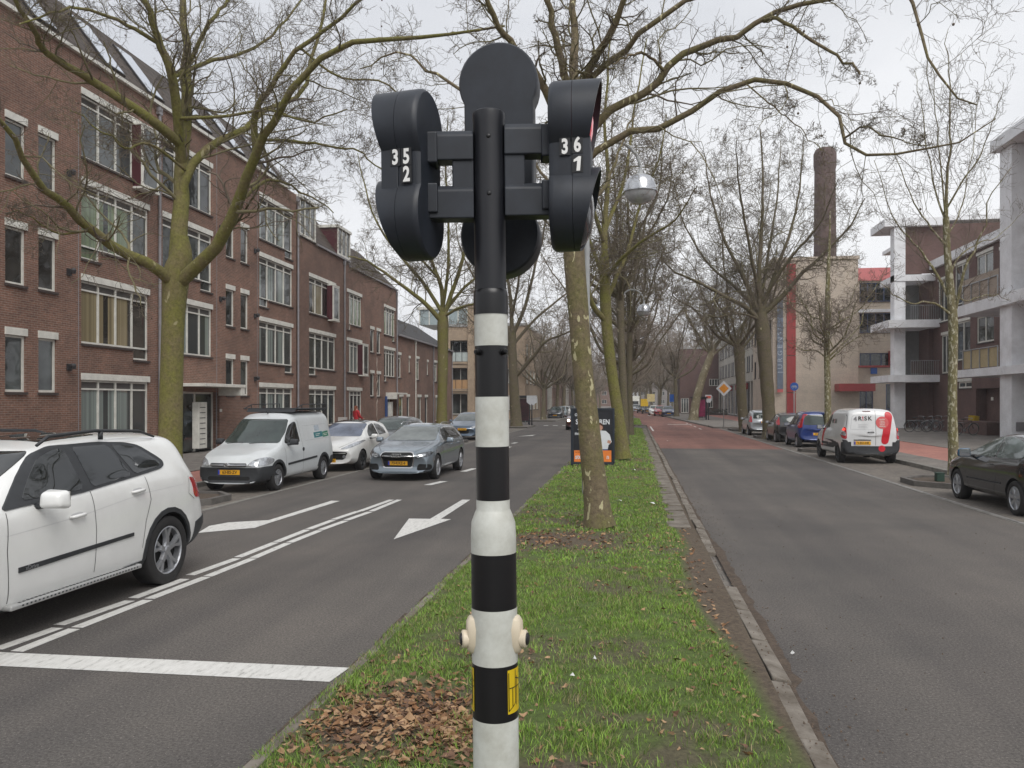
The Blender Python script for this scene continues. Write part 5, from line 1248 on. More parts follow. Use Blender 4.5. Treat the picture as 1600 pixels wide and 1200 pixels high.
c.strip('shoulder_line', [(1.5, .93), (2.4, .975), (3.4, 1.08), (4.2, 1.10)], 'side', .004, M('paint_white_recess', (.5, .5, .5), .4), .001, both=True)  # thin grey strip paints the shade along the shoulder crease
c.mirror(1.88, 1.20, sc=1.2)
c.lamp('tail_lamp', [(4.42, .92), (4.40, 1.08), (4.33, 1.17), (4.62, 1.13), (4.82, 1.0), (4.82, .88)], 'side', TAIL)
c.lamp('headlamp', [(.45, .72), (.8, .78), (.84, .92), (.45, .86)], 'front', LAMPD); c.plate('', .5); c.patch('grille', [(-.3, .62), (.3, .62), (.32, .85), (-.32, .85)], 'front', BLKP)
for sx in (1, -1):
    h = c.cast(1.66, .624, 'side' if sx > 0 else 'sideL'); text('xDrive', .055, 'badge_lettering', ALLOY, c.body, (h[0].x + sx * .018, 1.76, .628), (R(90), R(0), R(90) * sx), .001)
# ---------- white small van with roof rack
vp = dict(L=4.32, W=1.69, fw=.84, rwy=3.56, rw=.305, rim=.62, spokes=9, wr=.66, bow=.16, bowr=.05, arch=.05, rimmat=ALLOY,
    top=[(0, .62), (.06, .70), (.2, .82), (.7, .96), (1.12, 1.06), (1.55, 1.42), (1.85, 1.66), (2.1, 1.76), (2.5, 1.80), (4.1, 1.80), (4.25, 1.74), (4.30, 1.5), (4.32, 1.0)],
    belt=[(0, .58), (.3, .78), (1.1, .98), (2.2, 1.02), (4.2, 1.06), (4.32, .95)], wid=[(0, .84), (.3, .96), (.8, 1), (4.0, 1), (4.32, .96)], bot=[(0, .22), (.5, .20), (3.9, .22), (4.32, .32)])
VW = carpaint('van_white', (.62, .645, .65), rough=.3)
c = Car('van', 'white delivery van with black bumper and black roof rack, parked on the left', 'van', (-8.98, 16.55, 0), 0, vp, VW)
DKGL = GLSG
c.patch('windscreen', [(-.70, 1.08), (.70, 1.08), (.655, 1.4), (.60, 1.63), (-.60, 1.63), (-.655, 1.4)], 'front', GLSG, .006)
c.patch('window', [(1.32, 1.06), (1.36, 1.13), (1.75, 1.48), (1.95, 1.56), (2.08, 1.57), (2.12, 1.07)], 'side', GLS, .006, both=True)
c.patch('bumper', [(-.83, .19), (.83, .19), (.83, .53), (.74, .585), (-.74, .585), (-.83, .53)], 'front', BLKP, .018)
c.patch('bumper', [(0.02, .25), (.48, .25), (.52, .42), (.62, .60), (.3, .60), (.05, .575)], 'side', BLKP, .012, both=True, rnd=1)
c.patch('arch_trim', [(.84 + (.42 if k < 15 else .35) * math.cos(a), .305 + (.42 if k < 15 else .355) * math.sin(a)) for k, a in [(k, R(0 + 13 * k)) for k in range(14)] + [(k + 15, R(0 + 13 * (13 - k))) for k in range(14)]], 'side', BLKP, .008, both=True, rnd=0)
c.patch('arch_trim', [(3.56 + (.42 if k < 15 else .35) * math.cos(a), .305 + (.42 if k < 15 else .355) * math.sin(a)) for k, a in [(k, R(0 + 13 * k)) for k in range(14)] + [(k + 15, R(0 + 13 * (13 - k))) for k in range(14)]], 'side', BLKP, .008, both=True, rnd=0)
c.patch('rear_bumper', [(3.92, .26), (3.98, .6), (4.31, .62), (4.31, .3)], 'side', BLKP, .014, both=True)
c.patch('lower_intake', [(-.5, .29), (.5, .29), (.5, .38), (-.5, .38)], 'front', UNDER, .020)
c.patch('grille', [(-.42, .60), (.42, .60), (.44, .68), (-.44, .68)], 'front', BLKP, .006, rnd=1); c.strip('grille_bar', [(-.42, .645), (.42, .645)], 'front', .012, ALLOY, .016)
b = MB(); hy = c.cast(0, .645, 'front')[0].y; b.tube([(.055 * math.cos(a), hy - .02, .645 + .04 * math.sin(a)) for a in [k * math.pi / 8 for k in range(16)]], .007, n=6, closed=True); b.tube([(-.075, hy - .02, .65), (0, hy - .022, .652), (.02, hy - .02, .64), (.075, hy - .02, .64)], .007, n=6); b.build('badge', CHROME, c.e, smooth=True)
c.lamp('headlamp', [(.44, .61), (.80, .62), (.83, .70), (.80, .80), (.66, .79), (.52, .72)], 'front', LAMPC, off=.012)
c.patch('door_moulding', [(1.35, .55), (3.08, .62), (3.08, .67), (1.35, .60)], 'side', BLKP, .012, both=True, rnd=0)
for sx, pl in ((1, 'side'), (-1, 'sideL')):
    h = c.cast(2.25, .88, pl); b = MB(); b.lathe([(.05, sx * .0), (.045, sx * .016), (.0001, sx * .02)], c=(h[0].x, 2.25, .88), n=16, axis='x'); b.build('door_handle', BLKP, c.e)
c.strip('panel_gap', [(1.22, .98), (1.24, .6), (1.28, .28)], 'side', .008, SEAM, both=True)
c.strip('panel_gap', [(2.2, 1.6), (2.24, 1.0), (2.22, .3), (1.3, .26)], 'side', .007, SEAM, both=True)
c.strip('panel_emboss', [(2.42, 1.45), (3.9, 1.47), (4.0, 1.40), (4.03, 1.1), (2.45, 1.08), (2.42, 1.44)], 'side', .006, M('panel_shade', (.33, .34, .35), .5), .001, both=True)  # grey outline paints the shading of a pressed side panel
for a, c2, mt in (((3.05, 1.12), (3.6, 1.18), 'sign_teal'), ((3.62, 1.12), (4.0, 1.18), 'sign_green')):
    c.patch('company_sign', [a, (c2[0], 1.14), (c2[0], 1.28), (a[0], 1.26)], 'side', M(mt, (.02, .16, .18) if mt == 'sign_teal' else (.02, .17, .10), .5), .004, rnd=0)
c.patch('company_sign', [(3.15, 1.30), (3.45, 1.31), (3.45, 1.45), (3.15, 1.44)], 'side', M('sign_grey', (.42, .47, .52), .5, var=.3, scale=20), .004, rnd=0)
for z, n_ in ((1.21, 5), (1.17, 4)):
    for y0_ in (3.15, 3.66): c.strip('sign_lettering', [(y0_, z), (y0_ + .06 * n_, z + .01)], 'side', .014, WHP, .006)
c.mirror(1.42, 1.10, mat=BLKP, sc=1.05); c.plate('63-BS-ZV', .475)
b = MB(); b.tube([(.0, 2.02, 1.77), (0, 1.93, 1.83)], [.018, .012], n=6); b.tube([(0, 1.96, 1.80), (0, 2.06, 2.0)], .004, n=5); b.build('aerial', BLKP, c.e)
rk = empty('tmp', '', 'x'); bpy.data.objects.remove(rk)
b = MB(); b.box(-.64, .64, 2.25, 4.1, 1.88, 1.89); b.hexa([(-.64, 2.15, 1.80), (.64, 2.15, 1.80), (.64, 2.17, 1.80), (-.64, 2.17, 1.80)], [(-.64, 2.28, 1.90), (.64, 2.28, 1.90), (.64, 2.31, 1.90), (-.64, 2.31, 1.90)])
rr = b.build('roof_rack', BLKP, c.e)
b = MB()
for sx in (-1, 1):
    b = MB(); b.tube([(sx * .68, 2.1, 1.88), (sx * .68, 2.55, 1.99), (sx * .68, 4.12, 2.0), (sx * .68, 4.14, 1.86)], .014, n=6)
    b.tube([(sx * .68, 2.1, 1.88), (sx * .68, 4.12, 1.88)], .014, n=6)
    for y_ in (2.5, 3.3, 3.8): b.tube([(sx * .68, y_, 1.80), (sx * .68, y_, 1.99)], .012, n=6)
    b.build('rack_rail', BLKP, rr)
for y_ in (2.4, 2.8, 3.2, 3.6, 4.0): bx(rr, ID4, 'rack_bar', BLKP, (-.68, .68, y_, y_ + .03, 1.84, 1.87))
for sx in (-1, 1):
    b = MB(); b.tube([(sx * .28 - .25, .98, 1.075), (sx * .28 + .12, 1.09, 1.10)], .008, n=5); b.build('wiper', BLKP, c.e)
# ---------- white hatchback (207-like)
def hatch(L=4.0, W=1.72, H=1.47, fw=.80, wb=2.54, hood=.95, cowl=1.15, rear=.25, **k):
    d = dict(L=L, W=W, fw=fw, rwy=fw + wb, rw=.305, wr=.58, bow=.2, bowr=.1,
        top=[(0, .58), (.05, .68), (.15, .76), (.5, .86), (cowl, 1.0), (cowl + .45, H - .2), (cowl + .85, H - .04), (cowl + 1.25, H), (L - 1.1, H - .01), (L - .5, H - .08), (L - .38, H - .13), (L - .15, 1.02), (L - .04, .88), (L, .72)],
        belt=[(0, .52), (.3, .72), (cowl, .93), (L - 1.2, .98), (L - .5, 1.0), (L - .1, .88), (L, .66)], wid=[(0, .82), (.35, .96), (.8, 1), (L - .6, 1), (L - .15, .93), (L, .86)], bot=[(0, .24), (.4, .2), (L - .5, .22), (L, .36)])
    d.update(k); return d
P2 = carpaint('hatch_white', (.68, .68, .66), rough=.2)
hp = hatch(spokes=5, rimmat=BLKP)
c = Car('car', 'white three door hatchback parked behind the white delivery van on the left', 'car', (-8.87, 22.05, 0), 0, hp, P2)
c.patch('windscreen', [(-.66, 1.0), (.66, 1.0), (.56, 1.38), (-.56, 1.38)], 'front', M('car_glass_blue', (.10, .12, .17), .04, var=.5, scale=2, spec=.9), .006)
c.patch('window', [(1.5, .98), (1.62, 1.1), (1.98, 1.32), (2.3, 1.37), (2.38, 1.36), (2.38, 1.0)], 'side', GLS, .006, both=True); c.patch('window', [(2.46, 1.0), (2.46, 1.36), (2.9, 1.33), (3.25, 1.2), (3.2, 1.03)], 'side', GLS, .006, both=True)
c.patch('roof_panel', [(-.5, 1.95), (.5, 1.95), (.5, 3.3), (-.5, 3.3)], 'top', GLS, .004)
c.patch('lower_grille', [(-.62, .58), (-.5, .36), (.5, .36), (.62, .58), (0, .62)], 'front', UNDER, .008); c.strip('grille_bar', [(-.56, .555), (.56, .555)], 'front', .022, P2, .016)
c.lamp('headlamp', [(.38, .66), (.62, .68), (.80, .78), (.84, .92), (.68, .84)], 'front', LAMPC, off=.008); c.lamp('fog_lamp', [(.46, .40), (.56, .40), (.56, .50), (.46, .50)], 'front', LAMPC, off=.016)
c.plate('XN-14-RH', .33); c.mirror(1.5, 1.0, sc=1.0); c.strip('panel_gap', [(1.38, .93), (1.4, .6), (1.5, .25)], 'side', .007, SEAM, both=True); c.strip('panel_gap', [(2.62, .98), (2.7, .6), (2.6, .28)], 'side', .007, SEAM, both=True)
c.strip('bonnet_gap', [(-.35, .70), (-.62, .86), (-.66, .96)], 'front', .007, SEAM); c.strip('bonnet_gap', [(.35, .70), (.62, .86), (.66, .96)], 'front', .007, SEAM)
# ---------- silver grey estate, driving
P3 = carpaint('silver_blue', (.235, .275, .31), metal=.55, rough=.24)
ep = dict(L=4.70, W=1.83, fw=.87, rwy=3.68, rw=.325, rim=.68, spokes=7, wr=.60, bow=.26, bowr=.12,
    top=[(0, .62), (.05, .70), (.14, .76), (.5, .86), (1.2, .97), (1.42, 1.02), (1.95, 1.27), (2.3, 1.39), (2.7, 1.43), (3.8, 1.40), (4.2, 1.33), (4.35, 1.28), (4.55, 1.04), (4.66, .95), (4.70, .8)],
    belt=[(0, .56), (.3, .72), (1.3, .91), (3.6, .97), (4.4, .95), (4.7, .75)], wid=[(0, .82), (.3, .94), (.8, .995), (4.0, 1), (4.55, .93), (4.7, .88)], bot=[(0, .2), (.5, .17), (4.2, .2), (4.7, .32)])
c = Car('car', 'silver grey estate car driving towards the camera in the left carriageway', 'car', (-6.05, 19.75, 0), 0, ep, P3)
c.patch('windscreen', [(-.70, 1.0), (.70, 1.0), (.58, 1.35), (-.58, 1.35)], 'front', M('car_glass_clear', (.12, .135, .13), .04, var=.5, scale=1.5, spec=.9), .006)
c.patch('window_trim', [(1.72, .95), (1.95, 1.15), (2.25, 1.30), (2.6, 1.345), (3.9, 1.31), (4.3, 1.2), (4.22, 1.03), (3.2, .985)], 'side', CHROME, .003, both=True)
c.patch('window', [(1.80, .97), (2.0, 1.14), (2.3, 1.28), (2.62, 1.325), (2.66, .985)], 'side', GLS, .007, both=True, rnd=1); c.patch('window', [(2.74, .985), (2.72, 1.325), (3.42, 1.315), (3.52, 1.0)], 'side', GLS, .007, both=True, rnd=1); c.patch('window', [(3.60, 1.01), (3.5, 1.31), (3.88, 1.29), (4.24, 1.19), (4.18, 1.045)], 'side', GLS, .007, both=True, rnd=1)
c.patch('grille', [(-.40, .33), (.40, .33), (.46, .68), (.40, .76), (-.40, .76), (-.46, .68)], 'front', CHROME, .008, rnd=1); c.patch('grille', [(-.37, .36), (.37, .36), (.43, .68), (.37, .735), (-.37, .735), (-.43, .68)], 'front', UNDER, .014, rnd=1)
for k in range(5): c.strip('grille_bar', [(-.38, .64 - k * .02 + .06), (.38, .64 - k * .02 + .06)], 'front', .006, BLKP, .018)
hy = c.cast(0, .66, 'front')[0].y
for k in range(4):
    b = MB(); b.tube([((k - 1.5) * .062 + .042 * math.cos(a), hy - .02, .67 + .042 * math.sin(a)) for a in [q * math.pi / 8 for q in range(16)]], .006, n=6, closed=True); b.build('badge_ring', CHROME, c.e, smooth=True)
c.lamp('headlamp', [(.46, .60), (.78, .63), (.86, .72), (.80, .77), (.48, .70)], 'front', LAMPD, off=.008); c.lamp('headlamp_reflector', [(.52, .62), (.72, .65), (.72, .71), (.52, .68)], 'front', LAMPC, off=.014)
c.lamp('side_intake', [(.50, .28), (.84, .30), (.84, .44), (.54, .45)], 'front', UNDER, off=.008); c.strip('lip', [(-.85, .235), (-.45, .24), (.45, .24), (.85, .235)], 'front', .022, P3, .012)
c.plate('73-KXZ-6', .465); c.mirror(1.78, 1.0, sc=1.05)
c.strip('panel_gap', [(1.42, .9), (1.46, .6), (1.52, .25)], 'side', .007, SEAM, both=True); c.strip('panel_gap', [(2.70, .97), (2.72, .3)], 'side', .007, SEAM, both=True); c.strip('panel_gap', [(3.56, .98), (3.56, .7), (3.35, .4)], 'side', .007, SEAM, both=True)
c.strip('bonnet_gap', [(-.46, .76), (-.66, .88), (-.70, .97)], 'front', .007, SEAM); c.strip('bonnet_gap', [(.46, .76), (.66, .88), (.70, .97)], 'front', .007, SEAM)
for sx in (-1, 1):
    b = MB(); b.tube([(sx * .58, 2.4, 1.41), (sx * .58, 2.6, 1.465), (sx * .57, 3.9, 1.44), (sx * .56, 4.1, 1.37)], .014, n=6); b.build('roof_rail', CHROME, c.e, smooth=True)
for yy_ in (2.5, 3.35):
    for sx, pl in ((1, 'side'), (-1, 'sideL')):
        h = c.cast(yy_, .86, pl); b = MB(); b.tube([(h[0].x, yy_ - .08, .86), (h[0].x + sx * .03, yy_ - .05, .86), (h[0].x + sx * .03, yy_ + .05, .865), (h[0].x, yy_ + .08, .865)], .014, n=6); b.build('door_handle', P3, c.e, smooth=True)
# ---------- simpler cars seen from the front or the rear
def simple(label, x, y, away, paint, P, plate='', lit=False, group='cars parked along the kerb', tail='side', glass=GLS, name='car', fglass=None, pz=.45, rpz=.62):
    c = Car(name, label, 'car', (x, y, 0), R(180) if away else 0, P, paint, group); L, H = P['L'], max(p[1] for p in P['top'])
    cw = P.get('cw', 1.15)
    c.patch('windscreen', [(-.64, 1.02), (.64, 1.02), (.54, H - .09), (-.54, H - .09)], 'front', fglass or GLSG, .006)
    c.patch('rear_window', P.get('rwin', [(-.56, 1.02), (.56, 1.02), (.50, H - .16), (-.50, H - .16)]), 'rear', P.get('rg', GLSG), .006)
    c.patch('window', [(cw + .32, .98), (cw + .75, H - .19), (cw + 1.0, H - .12), (cw + 1.28, H - .11), (cw + 1.28, 1.0)], 'side', P.get('sg', glass), .006, both=True, rnd=1)
    c.patch('window', [(cw + 1.36, 1.0), (cw + 1.36, H - .11), (L - .95, H - .15), (L - .62, H - .27), (L - .66, 1.04)], 'side', P.get('sg', glass), .006, both=True, rnd=1)
    c.lamp('headlamp', [(.40, .62), (.74, .66), (.80, .82), (.5, .74)], 'front', LAMPC, off=.008)
    c.patch('grille', [(-.34, .36), (.34, .36), (.38, .56), (-.38, .56)], 'front', UNDER, .008)
    if plate is not None: c.plate(plate, pz); c.plate(plate, rpz, rear=True, x0=P.get('px', 0))
    tl = P.get('tl', [(.58, .78), (.80, .76), (.80, 1.0), (.64, 1.02)]); c.lamp('tail_lamp', tl, 'rear', TAIL, off=.012)
    c.mirror(cw + .42, 1.0, mat=P.get('mm'), sc=.9)
    c.strip('panel_gap', [(cw + .2, .9), (cw + .25, .28)], 'side', .007, SEAM, both=True); c.strip('panel_gap', [(cw + 1.32, .97), (cw + 1.32, .3)], 'side', .007, SEAM, both=True)
    return c
# black rounded coupe-hatch, right edge
bp_ = hatch(L=4.27, W=1.77, H=1.46, fw=.95, wb=2.58, cowl=1.25, spokes=7, style='cover', rw=.315, rim=.68, bowr=.2,
    top=[(0, .58), (.05, .66), (.2, .76), (.6, .88), (1.2, 1.0), (1.65, 1.22), (2.0, 1.36), (2.4, 1.44), (2.8, 1.455), (3.2, 1.42), (3.6, 1.30), (3.95, 1.13), (4.13, 1.04), (4.22, .95), (4.27, .75)],
    belt=[(0, .52), (.3, .72), (1.25, .93), (3.0, .985), (3.8, 1.0), (4.15, .95), (4.27, .66)])
BKP = carpaint('black', (.006, .006, .007), rough=.15, dirt=.3)
c = Car('car', 'shiny black rounded hatchback parked at the right edge, nearest car on the right', 'car', (7.68, 19.1, 0), R(180), bp_, BKP)
GRF = M('car_glass_pale', (.085, .11, .10), .03, var=.5, scale=1.5, spec=.9)
c.patch('windscreen', [(-.64, 1.05), (.64, 1.05), (.52, 1.37), (-.52, 1.37)], 'front', GLSG, .006)
c.patch('window', [(1.45, .985), (1.66, 1.14), (2.02, 1.30), (2.36, 1.375), (2.50, 1.38), (2.62, 1.0)], 'side', GRF, .006, both=True, rnd=1)
c.patch('window', [(2.70, 1.0), (2.58, 1.385), (2.86, 1.385), (3.2, 1.34), (3.6, 1.19), (3.72, 1.06), (3.5, 1.02)], 'side', GRF, .006, both=True, rnd=1)
c.patch('rear_window', [(-.5, 1.15), (.5, 1.15), (.42, 1.38), (-.42, 1.38)], 'rear', GLS, .006)
c.lamp('tail_lamp', [(3.86, .90), (3.80, .96), (3.93, 1.03), (4.22, .98), (4.24, .84)], 'side', TAIL, off=.010)
c.lamp('headlamp', [(.02, .62), (.35, .66), (.62, .76), (.45, .80), (.1, .72)], 'side', LAMPC, off=.008)
c.mirror(1.62, 1.03, sc=1.25, mat=M('mirror_blue', (.02, .085, .15), .15, coat=1)); c.plate('12-TBX-4', .42)
c.patch('side_moulding', [(1.5, .50), (3.0, .52), (3.0, .55), (1.5, .53)], 'side', BLKP, .010, both=True, rnd=0)
c.strip('panel_gap', [(1.42, .92), (1.45, .6), (1.55, .26)], 'side', .006, SEAM, both=True); c.strip('panel_gap', [(2.72, .98), (2.80, .6), (2.66, .26)], 'side', .006, SEAM, both=True)
h = c.cast(2.55, .86, 'sideL')
for sx, pl in ((1, 'side'), (-1, 'sideL')):
    h = c.cast(2.55, .86, pl); b = MB(); b.tube([(h[0].x, 2.47, .86), (h[0].x + sx * .03, 2.5, .86), (h[0].x + sx * .03, 2.6, .865), (h[0].x, 2.63, .865)], .013, n=6); b.build('door_handle', BKP, c.e, smooth=True)
# ---------- white van with red exclamation mark, rear view
bv = dict(L=4.38, W=1.81, fw=.86, rwy=3.59, rw=.32, rim=.62, spokes=8, wr=.69, bow=.2, bowr=.05, arch=.05, rimmat=BLKP,
    top=[(0, .66), (.08, .8), (.3, .95), (.85, 1.08), (1.15, 1.18), (1.6, 1.5), (1.9, 1.70), (2.2, 1.79), (2.6, 1.82), (4.0, 1.81), (4.18, 1.77), (4.28, 1.66), (4.36, 1.05), (4.38, .9)],
    belt=[(0, .6), (.3, .8), (1.2, 1.04), (4.2, 1.10), (4.38, .95)], wid=[(0, .84), (.3, .95), (.8, 1), (4.1, .995), (4.3, .96), (4.38, .93)], bot=[(0, .24), (.5, .22), (3.9, .24), (4.38, .34)])
BW = carpaint('van_white2', (.66, .665, .66), rough=.25)
c = Car('van', 'white company van with big red exclamation mark on its back doors, parked on the right', 'van', (7.72, 31.85, 0), R(180), bv, BW)
c.patch('windscreen', [(-.7, 1.15), (.7, 1.15), (.62, 1.66), (-.62, 1.66)], 'front', GLSG, .006); c.patch('window', [(1.45, 1.12), (1.85, 1.50), (2.05, 1.60), (2.3, 1.62), (2.3, 1.12)], 'side', GLS, .006, both=True)
c.patch('rear_bumper', [(-.90, .34), (.90, .34), (.90, .80), (.76, .80), (.70, .62), (.68, .60), (-.68, .60), (-.70, .62), (-.76, .80), (-.90, .80)], 'rear', BLKP, .022, rnd=1)
c.patch('rear_bumper', [(4.0, .32), (4.08, .6), (4.12, .72), (4.37, .74), (4.37, .34)], 'side', BLKP, .014, both=True, rnd=1)
c.patch('door_moulding', [(2.5, .55), (3.1, .55), (3.1, .64), (2.5, .64)], 'side', BLKP, .010, both=True, rnd=1); c.patch('door_moulding', [(1.4, .55), (2.4, .55), (2.4, .64), (1.4, .64)], 'side', BLKP, .010, both=True, rnd=1)
REDV = M('van_red', (.56, .012, .025), .35); REDL = M('van_red_pale', (.62, .10, .10), .35)
c.patch('red_swoosh', [(1.35, .45), (1.5, 1.0), (1.95, 1.72), (2.3, 1.76), (1.75, 1.0), (1.5, .45)], 'side', REDV, .004, both=True, rnd=1)
# rear doors: x as seen from behind runs mirrored (left in the picture = +x local)
def rp(pts): return [(-(p[0]), p[1]) for p in pts]
c.patch('exclamation_mark', rp([(.30, .72), (.37, .66), (.47, .67), (.52, .74), (.66, 1.60), (.60, 1.70), (.50, 1.73), (.42, 1.68), (.42, 1.58), (.30, .85)]), 'rear', REDV, .008, rnd=1)
def circ(x, z, r_, n=20): return [(x + r_ * math.cos(2 * math.pi * k / n), z + r_ * math.sin(2 * math.pi * k / n)) for k in range(n)]
c.patch('exclamation_dot', rp(circ(.31, .52 + .0, .105)), 'rear', REDV, .024, rnd=0)
c.patch('red_bubble', rp(circ(.33, 1.37, .20)), 'rear', REDL, .012, rnd=0)
for k, (a, w_) in enumerate(((.24, .20), (.18, .27), (.17, .29), (.20, .26), (.24, .20))):
    t_ = ['RISICO?', 'Bel gratis', '4RISK', 'advies', 'direct'][k]
    yb_ = c.cast(-.33, 1.48 - k * .058, 'rear')[0].y; text('nxetrum'[k:k + 4] if False else '____'[:0] + ['minder', 'risico,', 'zekere', 'keuze', '4risk.nl'][k], .062, 'bubble_lettering', WHP, c.body, (-.33, yb_ + .016, 1.48 - k * .058), (R(90 - 9), 0, R(180)), .001, bold=.001)
yb_ = c.cast(.2, 1.52, 'rear')[0].y
tt = [('4', .50, 'g'), ('R', .36, 'k'), ('!', .265, 'r'), ('S', .18, 'k'), ('K', .05, 'k')]
for ch, x, k in tt: text(ch, .19 if k != 'g' else .21, 'van_lettering', {'g': M('letter_grey', (.2, .2, .21), .5), 'k': PTXT, 'r': REDV}[k], c.body, (x, yb_ + .012, 1.50 if k != 'g' else 1.49), (R(90 - 8), 0, R(180)), .001, bold=.004)
for z, w_ in ((1.30, .3), (1.25, .26), (1.20, .3), (.82, .3), (.92, .34)): c.strip('small_print', [(.42, z), (.42 - w_, z)], 'rear', .012, M('print_grey', (.42, .43, .44), .6), .005)
for ch, y_ in (('4', 2.52), ('R', 2.66), ('!', 2.78), ('S', 2.90), ('K', 3.04)):
    h = c.cast(y_, 1.38, 'side'); text(ch, .22, 'van_lettering', REDV if ch == '!' else PTXT, c.body, (h[0].x + .012, y_, 1.38), (R(90 - 8), 0, R(90)), .001, bold=.004)
    h = c.cast(y_, 1.38, 'sideL')
c.strip('door_gap', [(-.13, 1.76), (-.12, .62)], 'rear', .010, SEAM); c.strip('door_gap', [(.80, .7), (.78, 1.2), (.70, 1.68)], 'rear', .008, SEAM); c.strip('door_gap', [(-.80, .7), (-.78, 1.2), (-.70, 1.68)], 'rear', .008, SEAM)
c.strip('panel_emboss', [(-.05, 1.62), (.52, 1.62), (.60, 1.55), (.66, 1.15), (-.05, 1.13)], 'rear', .008, M('panel_shade', (.33, .34, .35), .5), .002)  # door pressing drawn only as a painted grey shade line
c.patch('brake_light', [(.02, 1.72), (.26, 1.72), (.26, 1.745), (.02, 1.745)], 'rear', M('lamp_maroon', (.1, .01, .015), .3), .01, rnd=0)
c.lamp('tail_lamp', [(.77, .82), (.885, .84), (.885, 1.22), (.77, 1.22)], 'rear', TAIL, off=.016, rnd=1); c.lamp('lamp_lit', [(.79, 1.10), (.87, 1.10), (.87, 1.19), (.79, 1.19)], 'rear', TAILON, off=.022); c.lamp('lamp_clear', [(.785, .94), (.875, .94), (.875, 1.06), (.785, 1.06)], 'rear', LAMPC, off=.021)
b = MB(); yh = c.cast(.02, 1.05, 'rear')[0].y; b.tube([(.13, yh + .01, 1.05), (.1, yh + .04, 1.055), (-.02, yh + .045, 1.065), (-.06, yh + .01, 1.05)], .016, n=6); b.build('door_handle', BLKP, c.e)
c.patch('plate_light_bar', [(.02, .78), (.56, .78), (.56, .81), (.02, .81)], 'rear', BLKP, .014, rnd=0)
c.plate('V-851-HR', .70, rear=True, x0=.29); c.mirror(1.52, 1.15, mat=BLKP, sc=1.1)
# ---------- the others
BLUP = carpaint('blue', (.012, .035, .17), metal=.2)
c = simple('small tall blue hatchback parked in front of the white company van on the right', 8.02, 40.2, True, BLUP, hatch(L=3.54, W=1.64, H=1.62, fw=.72, wb=2.36, cowl=.95, cw=.9, rw=.29, spokes=10, style='cover', bowr=.08,
    top=[(0, .6), (.05, .75), (.2, .86), (.6, .98), (.95, 1.08), (1.5, 1.48), (1.9, 1.6), (2.3, 1.63), (3.2, 1.60), (3.38, 1.53), (3.48, 1.1), (3.52, .95), (3.54, .75)], belt=[(0, .55), (.9, .95), (3.2, 1.02), (3.54, .7)],
    tl=[(.66, .88), (.76, .88), (.74, 1.5), (.62, 1.5)], px=-.05), plate='37-RK-LS')
for sx in (1, -1): c.patch('tail_lamp', [(3.36, .9), (3.44, .9), (3.36, 1.5), (3.28, 1.5)], 'side' if sx > 0 else 'sideL', TAIL, .01, rnd=1)
GRYP = carpaint('dark_grey', (.035, .033, .032), metal=.3)
simple('small dark grey city car parked between the blue hatchback and the silver one', 7.85, 44.7, True, GRYP, hatch(L=3.43, W=1.62, H=1.47, fw=.7, wb=2.34, cowl=.95, cw=.95, rw=.29, spokes=10, style='cover', tl=[(.60, .86), (.76, .9), (.66, 1.28), (.58, 1.3)], rwin=[(-.5, 1.02), (.5, 1.02), (.45, 1.3), (-.45, 1.3)]), plate='4-XLT-52')
SILP = carpaint('silver', (.42, .44, .46), metal=.5)
simple('rounded silver hatchback parked farthest back in the right-hand row, beside a thick trunk', 7.7, 53.3, True, SILP, hatch(L=3.85, W=1.67, H=1.52, fw=.78, wb=2.45, cowl=1.1, rw=.30, bowr=.1,
    top=[(0, .6), (.05, .72), (.2, .82), (.6, .95), (1.1, 1.06), (1.6, 1.4), (2.0, 1.5), (2.4, 1.53), (3.1, 1.47), (3.45, 1.38), (3.55, 1.3), (3.72, 1.0), (3.82, .88), (3.85, .7)], px=-.1, tl=[(.62, .8), (.80, .82), (.70, 1.2), (.62, 1.2)]), plate='58-PG-TH', rpz=.82)
GRY2 = carpaint('charcoal', (.05, .055, .06), metal=.5)
simple('charcoal car parked on the left behind the white hatchback, mostly hidden by the driving estate', -9.0, 27.0, False, GRY2, hatch(L=4.3, W=1.78, H=1.49, fw=.9, wb=2.6, cowl=1.2, cw=1.2), plate='24-PHG-8', fglass=GLSG)
BL2 = carpaint('steel_blue', (.10, .14, .19), metal=.55)
simple('steel blue hatchback facing the camera, parked on the left just before the signal post', -8.95, 40.9, False, BL2, hatch(L=3.95, W=1.70, H=1.47, fw=.8, wb=2.5, cowl=1.1), plate='GT-974-N', fglass=M('car_glass_clear', (.12, .135, .13), .04), pz=.6)
# distant cars share one body
far = simple('dark parked car far down the left side street edge', -9.0, 91, False, GRY2, hatch(L=4.0, W=1.72, H=1.47, spokes=5), plate='', group='distant parked cars')
def farcopy(label, x, y, away, paint):
    c2 = ctree(far.e); c2.location = (x, y, 0); c2.rotation_euler = (0, 0, R(180) if away else 0); c2['label'] = label
    for ch in [q for q in C.objects if q.parent == c2]:
        if ch.name.startswith('body') or ch.name.startswith('wing_mirror'):
            ch.data = ch.data.copy(); ch.data.materials[0] = paint
    return c2
farcopy('pale blue car parked far left behind the dark one', -9.0, 97, False, carpaint('pale_blue', (.3, .38, .42), metal=.4))
farcopy('white car parked farthest away on the left', -9.1, 104, False, P2)
farcopy('another dark car parked far left beyond the white one', -9.0, 112, False, GRY2)
dr = farcopy('dark red car with its headlamp on, half hidden behind the election billboard', -3.98, 56.5, False, carpaint('dark_red', (.06, .02, .02), metal=.2)); dr['group'] = 'distant moving cars'
lm = M('lamp_on', (1, .9, .75), .3, emit=((1, .75, .5), 5))
for sx in (-1, 1):
    b = MB(); b.lathe([(.09, -.07), (.0001, -.09)], c=(sx * .6, .1, .70), n=12, axis='y'); b.build('headlamp_beam', lm, dr)
